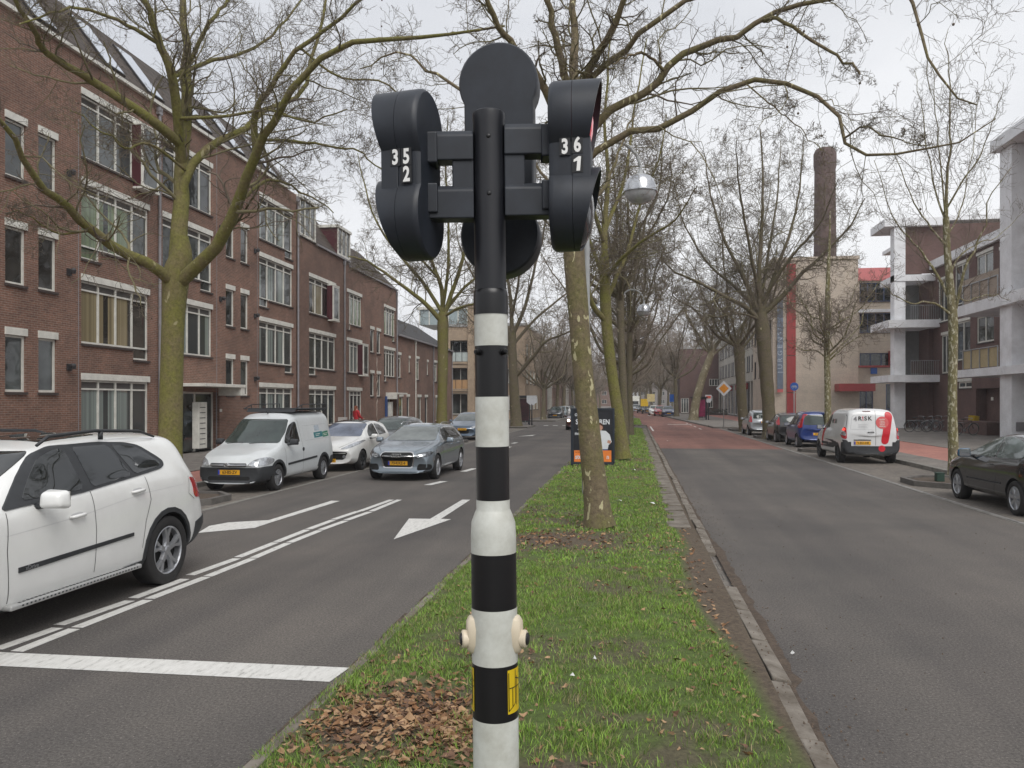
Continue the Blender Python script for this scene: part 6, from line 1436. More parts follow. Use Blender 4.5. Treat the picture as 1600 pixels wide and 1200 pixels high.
farcopy('silver car in the queue behind the red one in the left carriageway', -4.1, 72, False, SILP)['group'] = 'distant moving cars'
for lab, px, py, pt in (('dark blue car nearest of the distant row on the right', 1045, 651.5, carpaint('navy', (.015, .03, .09), metal=.3)), ('red car between the navy and the white one, far right row', 1032, 650, carpaint('red', (.3, .01, .02))), ('white car third in the distant row on the right', 1023, 649, P2),
        ('dark car small in the distance on the right, beyond the white one', 1011, 646.5, GRY2), ('grey car farther than the dark one on the right', 1003, 645.2, GRYP), ('farthest pale car at the vanishing point on the right', 994, 643.5, SILP), ('white parked car deep in the distance before the white truck', 985, 643, P2)):
    p = G(px, py); farcopy(lab, p.x, p.y, False, pt)
# white truck in the distance
p = G(991, 641.2); t = empty('truck', 'white box truck tiny at the end of the red road', 'truck', (p.x, p.y, 0))
bx(t, ID4, 'cargo_box', WHP, (-1.2, 1.2, 2.0, 7, .9, 3.3), bevel=.05); bx(t, ID4, 'cab', WHP, (-1.1, 1.1, 0, 1.9, .5, 2.4), bevel=.12); bx(t, ID4, 'windscreen', GLS, (-.95, .95, -.02, .05, 1.4, 2.1))
for y_ in (.9, 5.5):
    for sx in (-1, 1):
        b = MB(); b.lathe([(.45, -.12), (.45, .12)], c=(sx * 1.05, y_, .45), n=20, axis='x'); b.build('wheel', TYRE, t)
# ------------------------------------------------------------------ trees
def barkmat(name, base, moss, patch=None, patch_amt=.62, pscale=4.0, mossy=.5):
    m, n, l, b = newmat(name); b.inputs['Roughness'].default_value = .9
    t = n.new('ShaderNodeTexCoord')
    z = n.new('ShaderNodeTexNoise'); z.inputs['Scale'].default_value = 2.2; z.inputs['Detail'].default_value = 7; z.inputs['Roughness'].default_value = .7; l.new(t.outputs['Object'], z.inputs['Vector'])
    r = n.new('ShaderNodeValToRGB'); r.color_ramp.elements[0].position = mossy - .12; r.color_ramp.elements[1].position = mossy + .12
    r.color_ramp.elements[0].color = col4(base); r.color_ramp.elements[1].color = col4(moss); l.new(z.outputs['Fac'], r.inputs[0]); out = r.outputs[0]
    q = n.new('ShaderNodeTexNoise'); q.inputs['Scale'].default_value = 18; q.inputs['Detail'].default_value = 6; q.inputs['Roughness'].default_value = .75; l.new(t.outputs['Object'], q.inputs['Vector'])
    rq = n.new('ShaderNodeValToRGB'); rq.color_ramp.elements[0].position = .3; rq.color_ramp.elements[1].position = .7; rq.color_ramp.elements[0].color = (.55, .52, .5, 1); rq.color_ramp.elements[1].color = (1.3, 1.3, 1.25, 1); l.new(q.outputs['Fac'], rq.inputs[0])
    k = n.new('ShaderNodeMix'); k.data_type = 'RGBA'; k.blend_type = 'MULTIPLY'; k.inputs[0].default_value = 1; l.new(out, k.inputs[6]); l.new(rq.outputs[0], k.inputs[7]); out = k.outputs[2]
    if patch:
        mp = n.new('ShaderNodeMapping'); mp.inputs['Scale'].default_value = (1, 1, .45); l.new(t.outputs['Object'], mp.inputs[0])
        v = n.new('ShaderNodeTexNoise'); v.inputs['Scale'].default_value = pscale; v.inputs['Detail'].default_value = 3; v.inputs['Distortion'].default_value = .6; l.new(mp.outputs[0], v.inputs['Vector'])
        rv = n.new('ShaderNodeValToRGB'); rv.color_ramp.elements[0].position = patch_amt; rv.color_ramp.elements[1].position = patch_amt + .02; l.new(v.outputs['Fac'], rv.inputs[0])
        k2 = n.new('ShaderNodeMix'); k2.data_type = 'RGBA'; l.new(rv.outputs[0], k2.inputs[0]); l.new(out, k2.inputs[6]); k2.inputs[7].default_value = col4(patch); out = k2.outputs[2]
    l.new(out, b.inputs['Base Color'])
    bp = n.new('ShaderNodeBump'); bp.inputs['Strength'].default_value = .8; bp.inputs['Distance'].default_value = .025; l.new(q.outputs['Fac'], bp.inputs['Height']); l.new(bp.outputs[0], b.inputs['Normal'])
    return m
BK_MOSS = barkmat('bark_mossy', (.17, .14, .07), (.165, .16, .04), (.30, .27, .15), .68, 6, mossy=.47)
BK_PLANE = barkmat('bark_plane', (.17, .135, .085), (.15, .14, .05), (.46, .42, .25), .635, 9.5, mossy=.55)
BK_YOUNG = barkmat('bark_mottled', (.17, .145, .09), (.16, .15, .06), (.38, .36, .26), .56, 16, mossy=.5)
BK_GREY = barkmat('bark_grey', (.135, .112, .078), (.115, .105, .048), (.34, .31, .21), .68, 5, mossy=.56)
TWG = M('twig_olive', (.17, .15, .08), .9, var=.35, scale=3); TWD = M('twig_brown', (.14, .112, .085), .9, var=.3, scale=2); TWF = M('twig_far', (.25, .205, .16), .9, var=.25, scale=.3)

def catmull(P, n):
    P = np.array(P, float); k = len(P); Q = np.vstack([2 * P[0] - P[1], P, 2 * P[-1] - P[-2]]); t = np.linspace(0, k - 1 - 1e-9, n); i = t.astype(int); f = (t - i)[:, None]
    a, b_, c, d = Q[i], Q[i + 1], Q[i + 2], Q[i + 3]
    return .5 * (2 * b_ + (c - a) * f + (2 * a - 5 * b_ + 4 * c - d) * f ** 2 + (3 * b_ - a - 3 * c + d) * f ** 3)
def spawn(P, Rr, k, rs, ls=(.35, .7), ang=(30, 65), npts=6, wig=.22, up=.12, tmin=.25, rr=.6, rmin=.004, taper=.35, lens=None, tmax=1.0):
    """k side branches on every polyline of P (M,n,3): random walk away from the parent"""
    Mn, n, _ = P.shape; seg = np.linalg.norm(np.diff(P, axis=1), axis=2); L = seg.sum(1) if lens is None else lens
    t = (tmin + (tmax - tmin) * (np.arange(k)[None] + rs.uniform(0, 1, (Mn, k))) / k) * (n - 1) * .9999; i = t.astype(int); f = t - i; m = np.arange(Mn)[:, None]
    pos = P[m, i] * (1 - f[..., None]) + P[m, i + 1] * f[..., None]; tan = P[m, i + 1] - P[m, i]; tan /= np.linalg.norm(tan, axis=2, keepdims=True) + 1e-9
    rad = (Rr[m, i] * (1 - f) + Rr[m, i + 1] * f)
    rnd = rs.normal(0, 1, tan.shape); rnd -= (rnd * tan).sum(2, keepdims=True) * tan; rnd /= np.linalg.norm(rnd, axis=2, keepdims=True) + 1e-9
    a = np.radians(rs.uniform(ang[0], ang[1], (Mn, k)))[..., None]; d = tan * np.cos(a) + rnd * np.sin(a)
    tt = t / (n - 1); ln = L[:, None] * rs.uniform(ls[0], ls[1], (Mn, k)) * (1.15 - .6 * tt); r0 = np.maximum(rad * rr * rs.uniform(.75, 1.05, rad.shape), rmin)
    pos = pos.reshape(-1, 3); d = d.reshape(-1, 3); ln = ln.reshape(-1); r0 = r0.reshape(-1); N = len(pos)
    out = np.empty((N, npts, 3)); out[:, 0] = pos; step = (ln / (npts - 1))[:, None]
    for q in range(1, npts):
        d = d + rs.normal(0, wig, d.shape) + np.array([0, 0, up]) * (1 if up > 0 or q > npts // 2 else 0); d /= np.linalg.norm(d, axis=1, keepdims=True); out[:, q] = out[:, q - 1] + d * step
    rad = r0[:, None] * np.linspace(1, taper, npts)[None]; rad = np.maximum(rad, rmin * .6)
    return out, rad
def tubes(sets, ctr=None):
    """sets: list of (P (M,n,3), R (M,n), sides) -> verts, quads"""
    V = []; Fq = []; off = 0
    for P, Rr, s in sets:
        Mn, n, _ = P.shape
        if Mn == 0: continue
        T = np.empty_like(P); T[:, 1:-1] = P[:, 2:] - P[:, :-2]; T[:, 0] = P[:, 1] - P[:, 0]; T[:, -1] = P[:, -1] - P[:, -2]; T /= np.linalg.norm(T, axis=2, keepdims=True) + 1e-9
        ref = np.zeros_like(T); D0 = P[:, -1] - P[:, 0]; D0 /= np.linalg.norm(D0, axis=1, keepdims=True) + 1e-9
        ax = np.argmin(np.abs(D0), axis=1); ref[np.arange(Mn), :, ax] = 1
        A = np.cross(T, ref); A /= np.linalg.norm(A, axis=2, keepdims=True) + 1e-9; B = np.cross(T, A)
        an = np.arange(s) * 2 * np.pi / s
        ring = P[:, :, None] + (A[:, :, None] * np.cos(an)[None, None, :, None] + B[:, :, None] * np.sin(an)[None, None, :, None]) * Rr[:, :, None, None]
        V.append(ring.reshape(-1, 3)); base = (np.arange(Mn) * n * s)[:, None, None] + (np.arange(n - 1) * s)[None, :, None]; k = np.arange(s)[None, None]; k2 = (np.arange(s)[None, None] + 1) % s
        Fq.append((np.stack([base + k, base + k2, base + k2 + s, base + k + s], -1).reshape(-1, 4)) + off); off += Mn * n * s
    return np.concatenate(V), np.concatenate(Fq)
def npmesh(name, V, Fq, mats, mi=None, smooth=True):
    me = bpy.data.meshes.new(name); me.vertices.add(len(V)); me.vertices.foreach_set('co', V.astype('f4').reshape(-1)); me.loops.add(len(Fq) * 4); me.loops.foreach_set('vertex_index', Fq.astype('i4').reshape(-1))
    me.polygons.add(len(Fq)); me.polygons.foreach_set('loop_start', (np.arange(len(Fq)) * 4).astype('i4'))
    for q in mats: me.materials.append(q)
    if mi is not None: me.polygons.foreach_set('material_index', mi.astype('i4'))
    me.polygons.foreach_set('use_smooth', np.full(len(Fq), smooth)); me.update(calc_edges=True); return me
def resamp(polys, rads, n=10):
    return np.stack([catmull(p, n) for p in polys]), np.stack([np.interp(np.linspace(0, 1, n), np.linspace(0, 1, len(r_)), r_) for r_ in rads])
def tree(label, base, trunk, limbs, bark, seed, group=None, rmin=.0045, k2=9, k3=7, k4=6, l2=(.25, .5), wig=.24, up=.06, ang=(30, 70), twig=(TWG, TWD), balls=0, knob=.04, l5=True, name='plane_tree', lsc=.84):
    """trunk: list of (point, radius); limbs: list of (points, r0, r1) in world space"""
    rs = np.random.default_rng(seed); e = empty(name, label, 'tree', tuple(base), 0, group); b0 = np.array(base)
    tp, tr = resamp([[tuple(np.array(p) - b0) for p, _ in trunk]], [[r_ for _, r_ in trunk]], 26)
    tr = tr * (1 + .0)
    V, Fq = tubes([(tp, tr, 20)])
    # lumps and the flare of the root
    nn = vnoise(V[:, 0] * 3 + V[:, 2] * 1.3, V[:, 1] * 3 - V[:, 2] * 1.7, 3, seed)
    ctr = np.repeat(tp[0], 20, axis=0); dr = V - ctr; fl = 1 + knob * nn + .28 * np.exp(-np.clip(V[:, 2] + .05, 0, 9) / .16) * (1 + .2 * np.sin(np.arctan2(dr[:, 1], dr[:, 0]) * 4 + seed)); V = ctr + dr * fl[:, None]
    o = bpy.data.objects.new('trunk', npmesh('trunk', V, Fq, [bark])); C.objects.link(o); o.parent = e
    anchors = [np.array(p) for p in catmull([tuple(p) for p, _ in trunk], 40)[12:]]; fixed = []
    for l_ in limbs:
        pts = [np.array(p, float) for p in l_[0]]; dd = [np.linalg.norm(a - pts[0]) for a in anchors]; j = int(np.argmin(dd))
        if dd[j] < .9: pts[0] = anchors[j].copy()
        fixed.append(([tuple(p) for p in pts], l_[1], l_[2])); anchors += list(catmull(pts, 30)[2:24])
    limbs = fixed
    P, Rr = resamp([[tuple(np.array(p) - b0) for p in l_[0]] for l_ in limbs], [[l_[1], l_[1] * .42 + l_[2] * .58, l_[2] * .8] for l_ in limbs], 16); Rr = Rr * lsc
    P = P + rs.normal(0, .03, P.shape) * np.linspace(0, 1, 16)[None, :, None]
    LL = np.minimum(np.linalg.norm(np.diff(P, axis=1), axis=2).sum(1), 6.5)
    A = spawn(P, Rr, k2, rs, l2, ang, 8, wig, up, .12, .32, rmin, .4, lens=LL)
    Bc = spawn(A[0], A[1], k3, rs, (.35, .62), (28, 70), 6, wig * 1.15, up * .7, .12, .58, rmin, .45)
    Cc = spawn(Bc[0], Bc[1], k4, rs, (.38, .75), (25, 75), 5, wig * 1.3, up * .6, .1, .7, rmin, .6)
    E = spawn(P, Rr, 5, rs, (.12, .25), (35, 80), 6, wig, up, .2, .3, rmin, .45, lens=LL); E2 = spawn(E[0], E[1], 5, rs, (.4, .7), (25, 70), 5, wig * 1.3, up, .15, .6, rmin, .6)
    sets = [(P, Rr, 10), (A[0], A[1], 6), (Bc[0], Bc[1], 4), (Cc[0], Cc[1], 3), (E[0], E[1], 4), (E2[0], E2[1], 3)]
    mi = [np.full(len(s[0]) * (s[0].shape[1] - 1) * s[2], q) for s, q in zip(sets, (0, 1, 1, 2, 2, 2))]
    if l5:
        D5 = spawn(Cc[0], Cc[1], 2, rs, (.45, .8), (25, 70), 4, wig * 1.3, up * .5, .3, .8, rmin * .85, .7); sets.append((D5[0], D5[1], 3)); mi.append(np.full(len(D5[0]) * 9, 2))
    V, Fq = tubes(sets); me = npmesh('crown', V, Fq, [bark, twig[0], twig[1]], np.concatenate(mi)); o = bpy.data.objects.new('crown', me); C.objects.link(o); o.parent = e
    if balls:
        b = MB()
        for q in rs.choice(len(Cc[0]), balls, replace=False):
            p = Cc[0][q, -1]; b.tube([tuple(p), tuple(p - np.array([0, 0, .09]))], .0015, n=3); b.lathe([(.0001, -.125), (.014, -.115), (.017, -.105), (.013, -.092), (.0001, -.087)], c=tuple(p), n=8)
        b.build('seed_ball', TWD, e, smooth=True)['kind'] = 'stuff'
    return e
def PL(pts, D, d0=0, d1=0):
    n = len(pts); return [W(p[0], p[1], D + d0 + (d1 - d0) * i / (n - 1)) for i, p in enumerate(pts)]
# ---- big mossy plane on the left
D = 17.4; b0 = W(262, 772, D)
tree('huge mossy green plane tree with long arching limbs between the white SUV and brick flats', b0,
    [(b0, .31), (W(266, 690, D), .25), (W(268, 600, D), .24), (W(271, 500, D), .235), (W(276, 430, D), .285), (W(283, 400, D), .23), (W(282, 370, D), .17)],
    [(PL([(281, 430), (282, 330), (284, 250), (290, 185), (293, 100), (289, 20), (285, -80)], D, 0, 1.5), .265, .09),
     (PL([(286, 250), (272, 130), (248, 65), (232, 15), (200, -60)], D, 0, -1.5), .15, .07), (PL([(300, 70), (325, 38), (355, 0), (375, -50)], D, .3, 2), .07, .04),
     (PL([(284, 245), (240, 190), (195, 158), (140, 125), (95, 98), (62, 75), (48, 40), (15, -10)], D, 0, -3.0), .15, .06),
     (PL([(280, 447), (240, 416), (200, 398), (160, 372), (125, 345), (100, 315), (72, 298), (45, 262), (25, 215), (0, 185), (-50, 140)], D, -.1, -4.5), .165, .05),
     (PL([(278, 445), (316, 408), (345, 376), (368, 325), (380, 290), (395, 250), (412, 215), (428, 190), (462, 130), (520, 78), (575, 60), (640, 62), (700, 57), (790, 40)], D, 0, -4), .20, .03),
     (PL([(283, 310), (292, 270), (325, 232), (352, 215), (385, 200), (402, 180), (432, 165), (475, 143), (486, 95), (500, 50), (512, -20)], D, 0, 3), .14, .05),
     (PL([(400, 240), (398, 180), (420, 140), (462, 80), (535, 28), (580, -20)], D, -.5, -2), .10, .04), (PL([(384, 290), (412, 284), (440, 285), (480, 305), (520, 330)], D, -.4, 1), .055, .02),
     (PL([(425, 225), (445, 219), (500, 226), (555, 236), (600, 262)], D, -.6, -1.5), .05, .02), (PL([(300, 178), (350, 182), (420, 172), (480, 190), (540, 170)], D, 0, -2.5), .05, .02),
     (PL([(245, 65), (200, 40), (150, 20), (90, 15), (30, 40)], D, -.5, -3), .06, .025), (PL([(130, 350), (90, 365), (50, 340), (10, 330)], D, -1.5, -3), .03, .015),
     (PL([(285, 245), (235, 225), (200, 232), (170, 212), (110, 170)], D, -.3, -2), .045, .02), (PL([(290, 120), (330, 95), (390, 80), (440, 40), (480, -20)], D, .2, 2.5), .07, .03),
     (PL([(490, 110), (530, 120), (600, 130), (660, 180), (690, 230)], D, -1.5, -1), .035, .015)],
    BK_MOSS, 3, rmin=.0038, k2=12, k3=7, k4=5, l2=(.2, .46), balls=50, lsc=.76)
# ---- nearest plane in the median
D = 12.3; b0 = W(937, 822, D)
tree('nearest median plane tree, peeling pale patches on its bark, right of the signal post', b0,
    [(b0, .215), (W(930, 760, D), .19), (W(917, 640, D), .16), (W(909, 560, D), .155), (W(903, 480, D), .158), (W(897, 400, D), .165), (W(893, 300, D), .165), (W(895, 240, D), .17), (W(900, 190, D), .14)],
    [(PL([(897, 230), (892, 170), (882, 115), (868, 60), (855, 5), (845, -60)], D, 0, -.8), .09, .05), (PL([(900, 200), (896, 120), (898, 60), (893, 0), (890, -60)], D, 0, .8), .10, .06),
     (PL([(902, 210), (915, 125), (935, 80), (955, 50), (975, 5), (990, -60)], D, 0, -1.2), .085, .05),
     (PL([(905, 165), (925, 120), (955, 95), (985, 75), (1005, 43), (1050, 18), (1100, -15), (1250, -40), (1380, -35), (1425, -10), (1444, 40), (1448, 85), (1462, 115), (1495, 150), (1525, 168)], D, 0, -2.2), .065, .014),
     (PL([(900, 250), (935, 190), (965, 165), (1000, 150), (1030, 130), (1050, 100), (1080, 75), (1120, 67), (1152, 58), (1190, 35), (1230, 18), (1290, 0), (1340, -30)], D, 0, -1.2), .085, .04),
     (PL([(898, 280), (930, 237), (980, 207), (1020, 203), (1070, 182), (1110, 150), (1160, 130), (1210, 125), (1250, 138), (1300, 165), (1313, 198), (1330, 232), (1365, 247), (1410, 236), (1470, 222), (1505, 228), (1560, 190)], D, 0, -2.5), .07, .010),
     (PL([(1195, 30), (1215, 28), (1255, 52), (1300, 80), (1330, 100), (1347, 122)], D, -1.1, -1.6), .035, .02), (PL([(895, 260), (862, 165), (830, 105), (797, 65), (770, 25), (750, -20)], D, 0, -1.5), .085, .045),
     (PL([(890, 300), (850, 215), (770, 165), (717, 137), (670, 112), (645, 88), (600, 88), (560, 110)], D, 0, 1.5), .05, .015), (PL([(1315, 195), (1350, 200), (1400, 218), (1450, 228)], D, -2, -2.8), .018, .008),
     (PL([(1040, 110), (1010, 85), (985, 88), (960, 100)], D, -.5, -1), .03, .015), (PL([(1165, 130), (1200, 160), (1230, 185), (1260, 210), (1290, 235)], D, -1, -2), .014, .007),
     (PL([(890, 350), (872, 300), (840, 260), (800, 200)], D, .1, 2), .05, .02), (PL([(905, 330), (940, 300), (960, 250), (990, 180)], D, .1, 2.5), .05, .02)],
    BK_PLANE, 8, knob=.06, rmin=.0028, k2=10, k3=7, k4=5, l2=(.14, .36), wig=.28, up=.0, balls=26, group='plane trees along the grass median')
def auto_limbs(top, D, n, r, spread, rise, seed, n0=.0, H=1.0):
    """limbs fanning out of a fork"""
    rs = np.random.default_rng(seed); out = []
    for k in range(n):
        a = 2 * math.pi * (k + rs.uniform(-.3, .3)) / n; s = spread * rs.uniform(.55, 1.15) * (1 if k % 3 else .45); h = rise * rs.uniform(.6, 1.1) * (1 if k % 3 else 1.25); p = np.array(top) - np.array([0, 0, rs.uniform(0, .5) * H])
        pts = [tuple(p)]; 
        for t in (.2, .4, .6, .8, 1.0):
            pts.append((p[0] + math.cos(a) * s * t ** .85 + rs.normal(0, .14) * spread * .3, p[1] + math.sin(a) * s * t ** .85 + rs.normal(0, .14) * spread * .3, p[2] + h * (t ** 1.15) + rs.normal(0, .1)))
        out.append((pts, r * rs.uniform(.6, .9), r * .2))
    return out
GM_ = 'plane trees along the grass median'
D = 26.5; b0 = W(973, 716, D)
tree('second plane tree in the median, directly behind the election billboard, leaning left', b0, [(b0, .26), (W(966, 650, D), .19), (W(957, 590, D), .18), (W(949, 520, D), .18), (W(946, 470, D), .19), (W(944, 400, D), .15)],
    [(PL([(946, 500), (925, 475), (915, 430), (900, 380), (880, 300), (868, 200)], D, 0, -2), .12, .03), (PL([(945, 420), (945, 350), (950, 280), (945, 180), (955, 60)], D, 0, 1), .15, .04), (PL([(946, 470), (965, 430), (985, 380), (1000, 320), (1030, 250), (1040, 180)], D, 0, 2.5), .10, .03),
     (PL([(946, 450), (930, 400), (905, 350), (850, 320), (800, 300), (760, 250)], D, 0, 3), .09, .02), (PL([(946, 440), (975, 400), (1015, 370), (1060, 340), (1090, 290)], D, 0, -3), .09, .02), (PL([(945, 380), (920, 300), (905, 200), (900, 80)], D, .2, -3), .09, .03), (PL([(947, 360), (975, 280), (990, 180), (1010, 60)], D, .2, 3), .09, .03)],
    BK_MOSS, 21, rmin=.006, k2=11, k3=8, k4=6, group=GM_)
D = 36; b0 = W(975, 694, D)
tree('third median plane tree, straight dark trunk beside the white lamp column', b0, [(b0, .23), (W(974, 620, D), .175), (W(971, 540, D), .165), (W(969, 470, D), .17), (W(969, 440, D), .15)],
    auto_limbs(W(969, 455, D), D, 9, .15, 4.0, 6.2, 5), BK_GREY, 22, rmin=.008, k2=9, k3=8, k4=6, group=GM_)
D = 46; b0 = W(985, 680, D)
tree('fourth median plane tree, slim trunk right of the lamp column', b0, [(b0, .22), (W(984, 620, D), .165), (W(984, 560, D), .16), (W(984, 500, D), .15)],
    auto_limbs(W(984, 510, D), D, 9, .14, 4.0, 6.5, 6), BK_GREY, 23, rmin=.009, k2=9, k3=8, k4=5, group=GM_)
GL_ = 'plane trees along the left pavement'
D = 43; b0 = W(690, 684, D)
tree('thick mossy plane tree in front of the low row houses on the left', b0, [(b0, .34), (W(691, 620, D), .26), (W(692, 560, D), .285), (W(692, 510, D), .31), (W(692, 488, D), .24)],
    [(PL([(690, 505), (665, 475), (637, 452), (600, 425), (572, 408), (545, 400)], D, 0, -2), .20, .05), (PL([(692, 500), (690, 450), (675, 410), (660, 350), (650, 280), (640, 220)], D, 0, 1), .20, .05), (PL([(693, 500), (705, 460), (722, 410), (735, 350), (745, 280), (750, 200)], D, 0, -1), .20, .05),
     (PL([(690, 490), (660, 440), (625, 400), (590, 350), (570, 290), (560, 240)], D, 0, 3), .16, .04), (PL([(693, 490), (725, 450), (760, 420), (790, 370), (800, 310)], D, 0, 3), .14, .04), (PL([(692, 480), (700, 420), (700, 340), (695, 250), (700, 180)], D, 0, -3), .14, .04),
     (PL([(692, 495), (720, 480), (755, 470), (790, 440), (820, 400)], D, 0, -3), .12, .03), (PL([(680, 440), (640, 380), (610, 300), (600, 220)], D, .5, -3), .1, .03)],
    BK_MOSS, 31, lsc=.72, rmin=.008, k2=12, k3=8, k4=6, group=GL_)
D = 62; b0 = W(807, 666, D)
tree('plane tree beside the left bus shelter with a long limb arching right', b0, [(b0, .46), (W(804, 620, D), .40), (W(801, 560, D), .34), (W(800, 520, D), .32)],
    [(PL([(805, 592), (835, 555), (855, 532), (895, 515), (925, 480)], D, 0, -2), .2, .04), (PL([(800, 530), (798, 470), (790, 410), (780, 350), (770, 300)], D, 0, 1), .22, .05), (PL([(801, 525), (820, 480), (835, 420), (850, 360), (850, 300)], D, 0, -2), .2, .05), (PL([(800, 525), (775, 480), (745, 440), (720, 390), (710, 340)], D, 0, 2), .18, .04),
     (PL([(802, 540), (835, 500), (870, 470), (905, 440), (930, 390)], D, 0, 3), .16, .04), (PL([(800, 500), (810, 440), (815, 360), (820, 290)], D, 0, -4), .15, .04), (PL([(800, 540), (770, 520), (740, 505), (715, 470)], D, 0, -3), .14, .03)],
    BK_GREY, 32, rmin=.010, k2=10, k3=8, k4=5, group=GL_)
GR_ = 'old plane trees between the parked cars on the right'
D = 43.6; b0 = W(1204, 688, D)
tree('thickest old plane trunk on the right, standing in front of the grey banner', b0, [(b0, .44), (W(1201, 640, D), .34), (W(1197, 580, D), .36), (W(1192, 520, D), .40), (W(1188, 488, D), .33)],
    [(PL([(1190, 505), (1165, 480), (1130, 462), (1090, 440), (1055, 425), (1030, 400)], D, 0, -2), .22, .04), (PL([(1188, 495), (1186, 430), (1190, 360), (1192, 280), (1188, 200)], D, 0, 0), .24, .05), (PL([(1190, 495), (1225, 460), (1255, 425), (1290, 395), (1330, 350), (1350, 310)], D, 0, -2), .22, .04),
     (PL([(1187, 490), (1160, 430), (1130, 370), (1110, 300), (1100, 240)], D, 0, 2), .2, .04), (PL([(1190, 490), (1210, 430), (1235, 360), (1250, 290), (1255, 220)], D, 0, 2), .2, .04), (PL([(1188, 490), (1150, 450), (1105, 410), (1070, 350), (1055, 290)], D, 0, 4), .16, .04),
     (PL([(1189, 480), (1230, 410), (1280, 350), (1310, 280)], D, 0, -4), .15, .04), (PL([(1188, 470), (1170, 380), (1155, 290), (1150, 220)], D, 0, -4), .15, .04), (PL([(1188, 480), (1200, 400), (1215, 300), (1220, 220)], D, 0, 4), .15, .04), (PL([(1187, 500), (1155, 490), (1115, 495), (1080, 480)], D, 0, -3), .10, .03)],
    BK_GREY, 41, lsc=.7, rmin=.0075, k2=12, k3=8, k4=6, l2=(.3, .58), knob=.09, group=GR_)
D = 54; b0 = W(1165, 676, D)
tree('gnarled plane trunk on the right just beyond the priority road sign', b0, [(b0, .40), (W(1160, 640, D), .33), (W(1157, 590, D), .33), (W(1155, 550, D), .36), (W(1152, 530, D), .29)],
    auto_limbs(W(1153, 540, D), D, 10, .18, 5.6, 8.0, 9), BK_GREY, 42, lsc=.72, rmin=.0085, k2=11, k3=8, k4=5, l2=(.3, .58), knob=.1, group=GR_)
D = 21.3; b0 = W(1491, 742, D)
tree('slender young tree with mottled white bark on the right, in front of the column flats', b0, [(b0, .14), (W(1488, 640, D), .115), (W(1489, 560, D), .112), (W(1489, 500, D), .12), (W(1484, 440, D), .10), (W(1480, 390, D), .085), (W(1478, 340, D), .08)],
    [(PL([(1478, 345), (1480, 280), (1485, 220), (1484, 130), (1478, 45)], D), .06, .01), (PL([(1488, 505), (1498, 460), (1508, 420), (1525, 385), (1540, 350), (1545, 310), (1580, 260)], D, 0, -.8), .06, .012), (PL([(1484, 480), (1465, 430), (1440, 395), (1420, 370), (1395, 340), (1370, 250)], D, 0, .5), .055, .012),
     (PL([(1479, 350), (1462, 300), (1450, 240), (1440, 170), (1430, 110)], D, 0, .8), .035, .008), (PL([(1479, 335), (1500, 290), (1530, 245), (1550, 190), (1570, 130)], D, 0, -1), .035, .008), (PL([(1487, 498), (1468, 478), (1445, 470), (1430, 474), (1405, 466), (1375, 440)], D, 0, -1), .045, .01),
     (PL([(1480, 385), (1450, 350), (1425, 310), (1400, 240), (1390, 180)], D, 0, -.8), .035, .008), (PL([(1483, 430), (1500, 400), (1530, 380), (1560, 370), (1600, 330)], D, 0, 1), .035, .008), (PL([(1479, 370), (1500, 330), (1515, 260), (1530, 150)], D, 0, 1), .03, .008), (PL([(1478, 345), (1470, 260), (1460, 160), (1458, 90)], D, 0, -1), .03, .008), (PL([(1487, 460), (1510, 470), (1545, 460), (1580, 470)], D, 0, .5), .03, .008)],
    BK_YOUNG, 51, rmin=.0035, k2=9, k3=5, k4=3, l2=(.16, .42), wig=.13, up=.13, ang=(20, 50), twig=(TWD, TWD), l5=False, name='young_tree')
D = 35; b0 = W(1294, 697, D)
tree('thin young tree with round twiggy crown in front of the blank beige wall', b0, [(b0, .15), (W(1293, 600, D), .13), (W(1292, 540, D), .13), (W(1293, 460, D), .10), (W(1296, 380, D), .05), (W(1297, 330, D), .02)],
    [(PL([(1292, 566), (1312, 548), (1340, 527), (1365, 520)], D, 0, -.5), .05, .01), (PL([(1292, 560), (1275, 548), (1250, 545), (1215, 520)], D, 0, .5), .045, .01)] + auto_limbs(W(1293, 510, D), D, 12, .07, 2.6, 2.6, 12, H=3), BK_YOUNG, 52, rmin=.0065, k2=9, k3=6, k4=4, wig=.26, up=.02, twig=(TWD, TWD), l5=False, name='young_tree')
D = 82; b0 = W(1083, 657, D)
tree('pale trunked tree leaning strongly to the right beside the bus shelter', b0, [(b0, .5), (W(1088, 625, D), .42), (W(1097, 592, D), .38), (W(1107, 565, D), .36), (W(1114, 545, D), .3)],
    auto_limbs(W(1112, 550, D), D, 9, .2, 6, 7.5, 15), barkmat('bark_pale', (.22, .19, .13), (.16, .14, .08), (.36, .33, .24), .6, 4, mossy=.5), 61, rmin=.015, k2=8, k3=6, k4=4, group='far street trees')
# ---- shared far trees
protos = []
for k in range(4):
    rs_ = random.Random(k); Ht = [4.2, 5.0, 3.8, 4.6][k]
    b0 = Vector((0, 0, 0))
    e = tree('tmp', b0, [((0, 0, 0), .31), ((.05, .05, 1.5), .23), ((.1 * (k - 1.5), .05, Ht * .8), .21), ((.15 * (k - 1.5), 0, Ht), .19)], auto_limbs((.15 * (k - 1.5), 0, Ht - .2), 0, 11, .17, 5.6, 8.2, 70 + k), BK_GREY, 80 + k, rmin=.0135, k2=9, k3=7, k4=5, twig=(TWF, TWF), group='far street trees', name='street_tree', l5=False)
    protos.append(e)
used = [False] * 4
rs_ = random.Random(9)
spots = []
for i, y in enumerate((58.5, 70, 82, 95, 108, 122, 138, 156, 176, 200, 228)): spots.append((-.6 + rs_.uniform(-.3, .3), y, 'median tree number %s counting away from the lamp columns', i, .92))
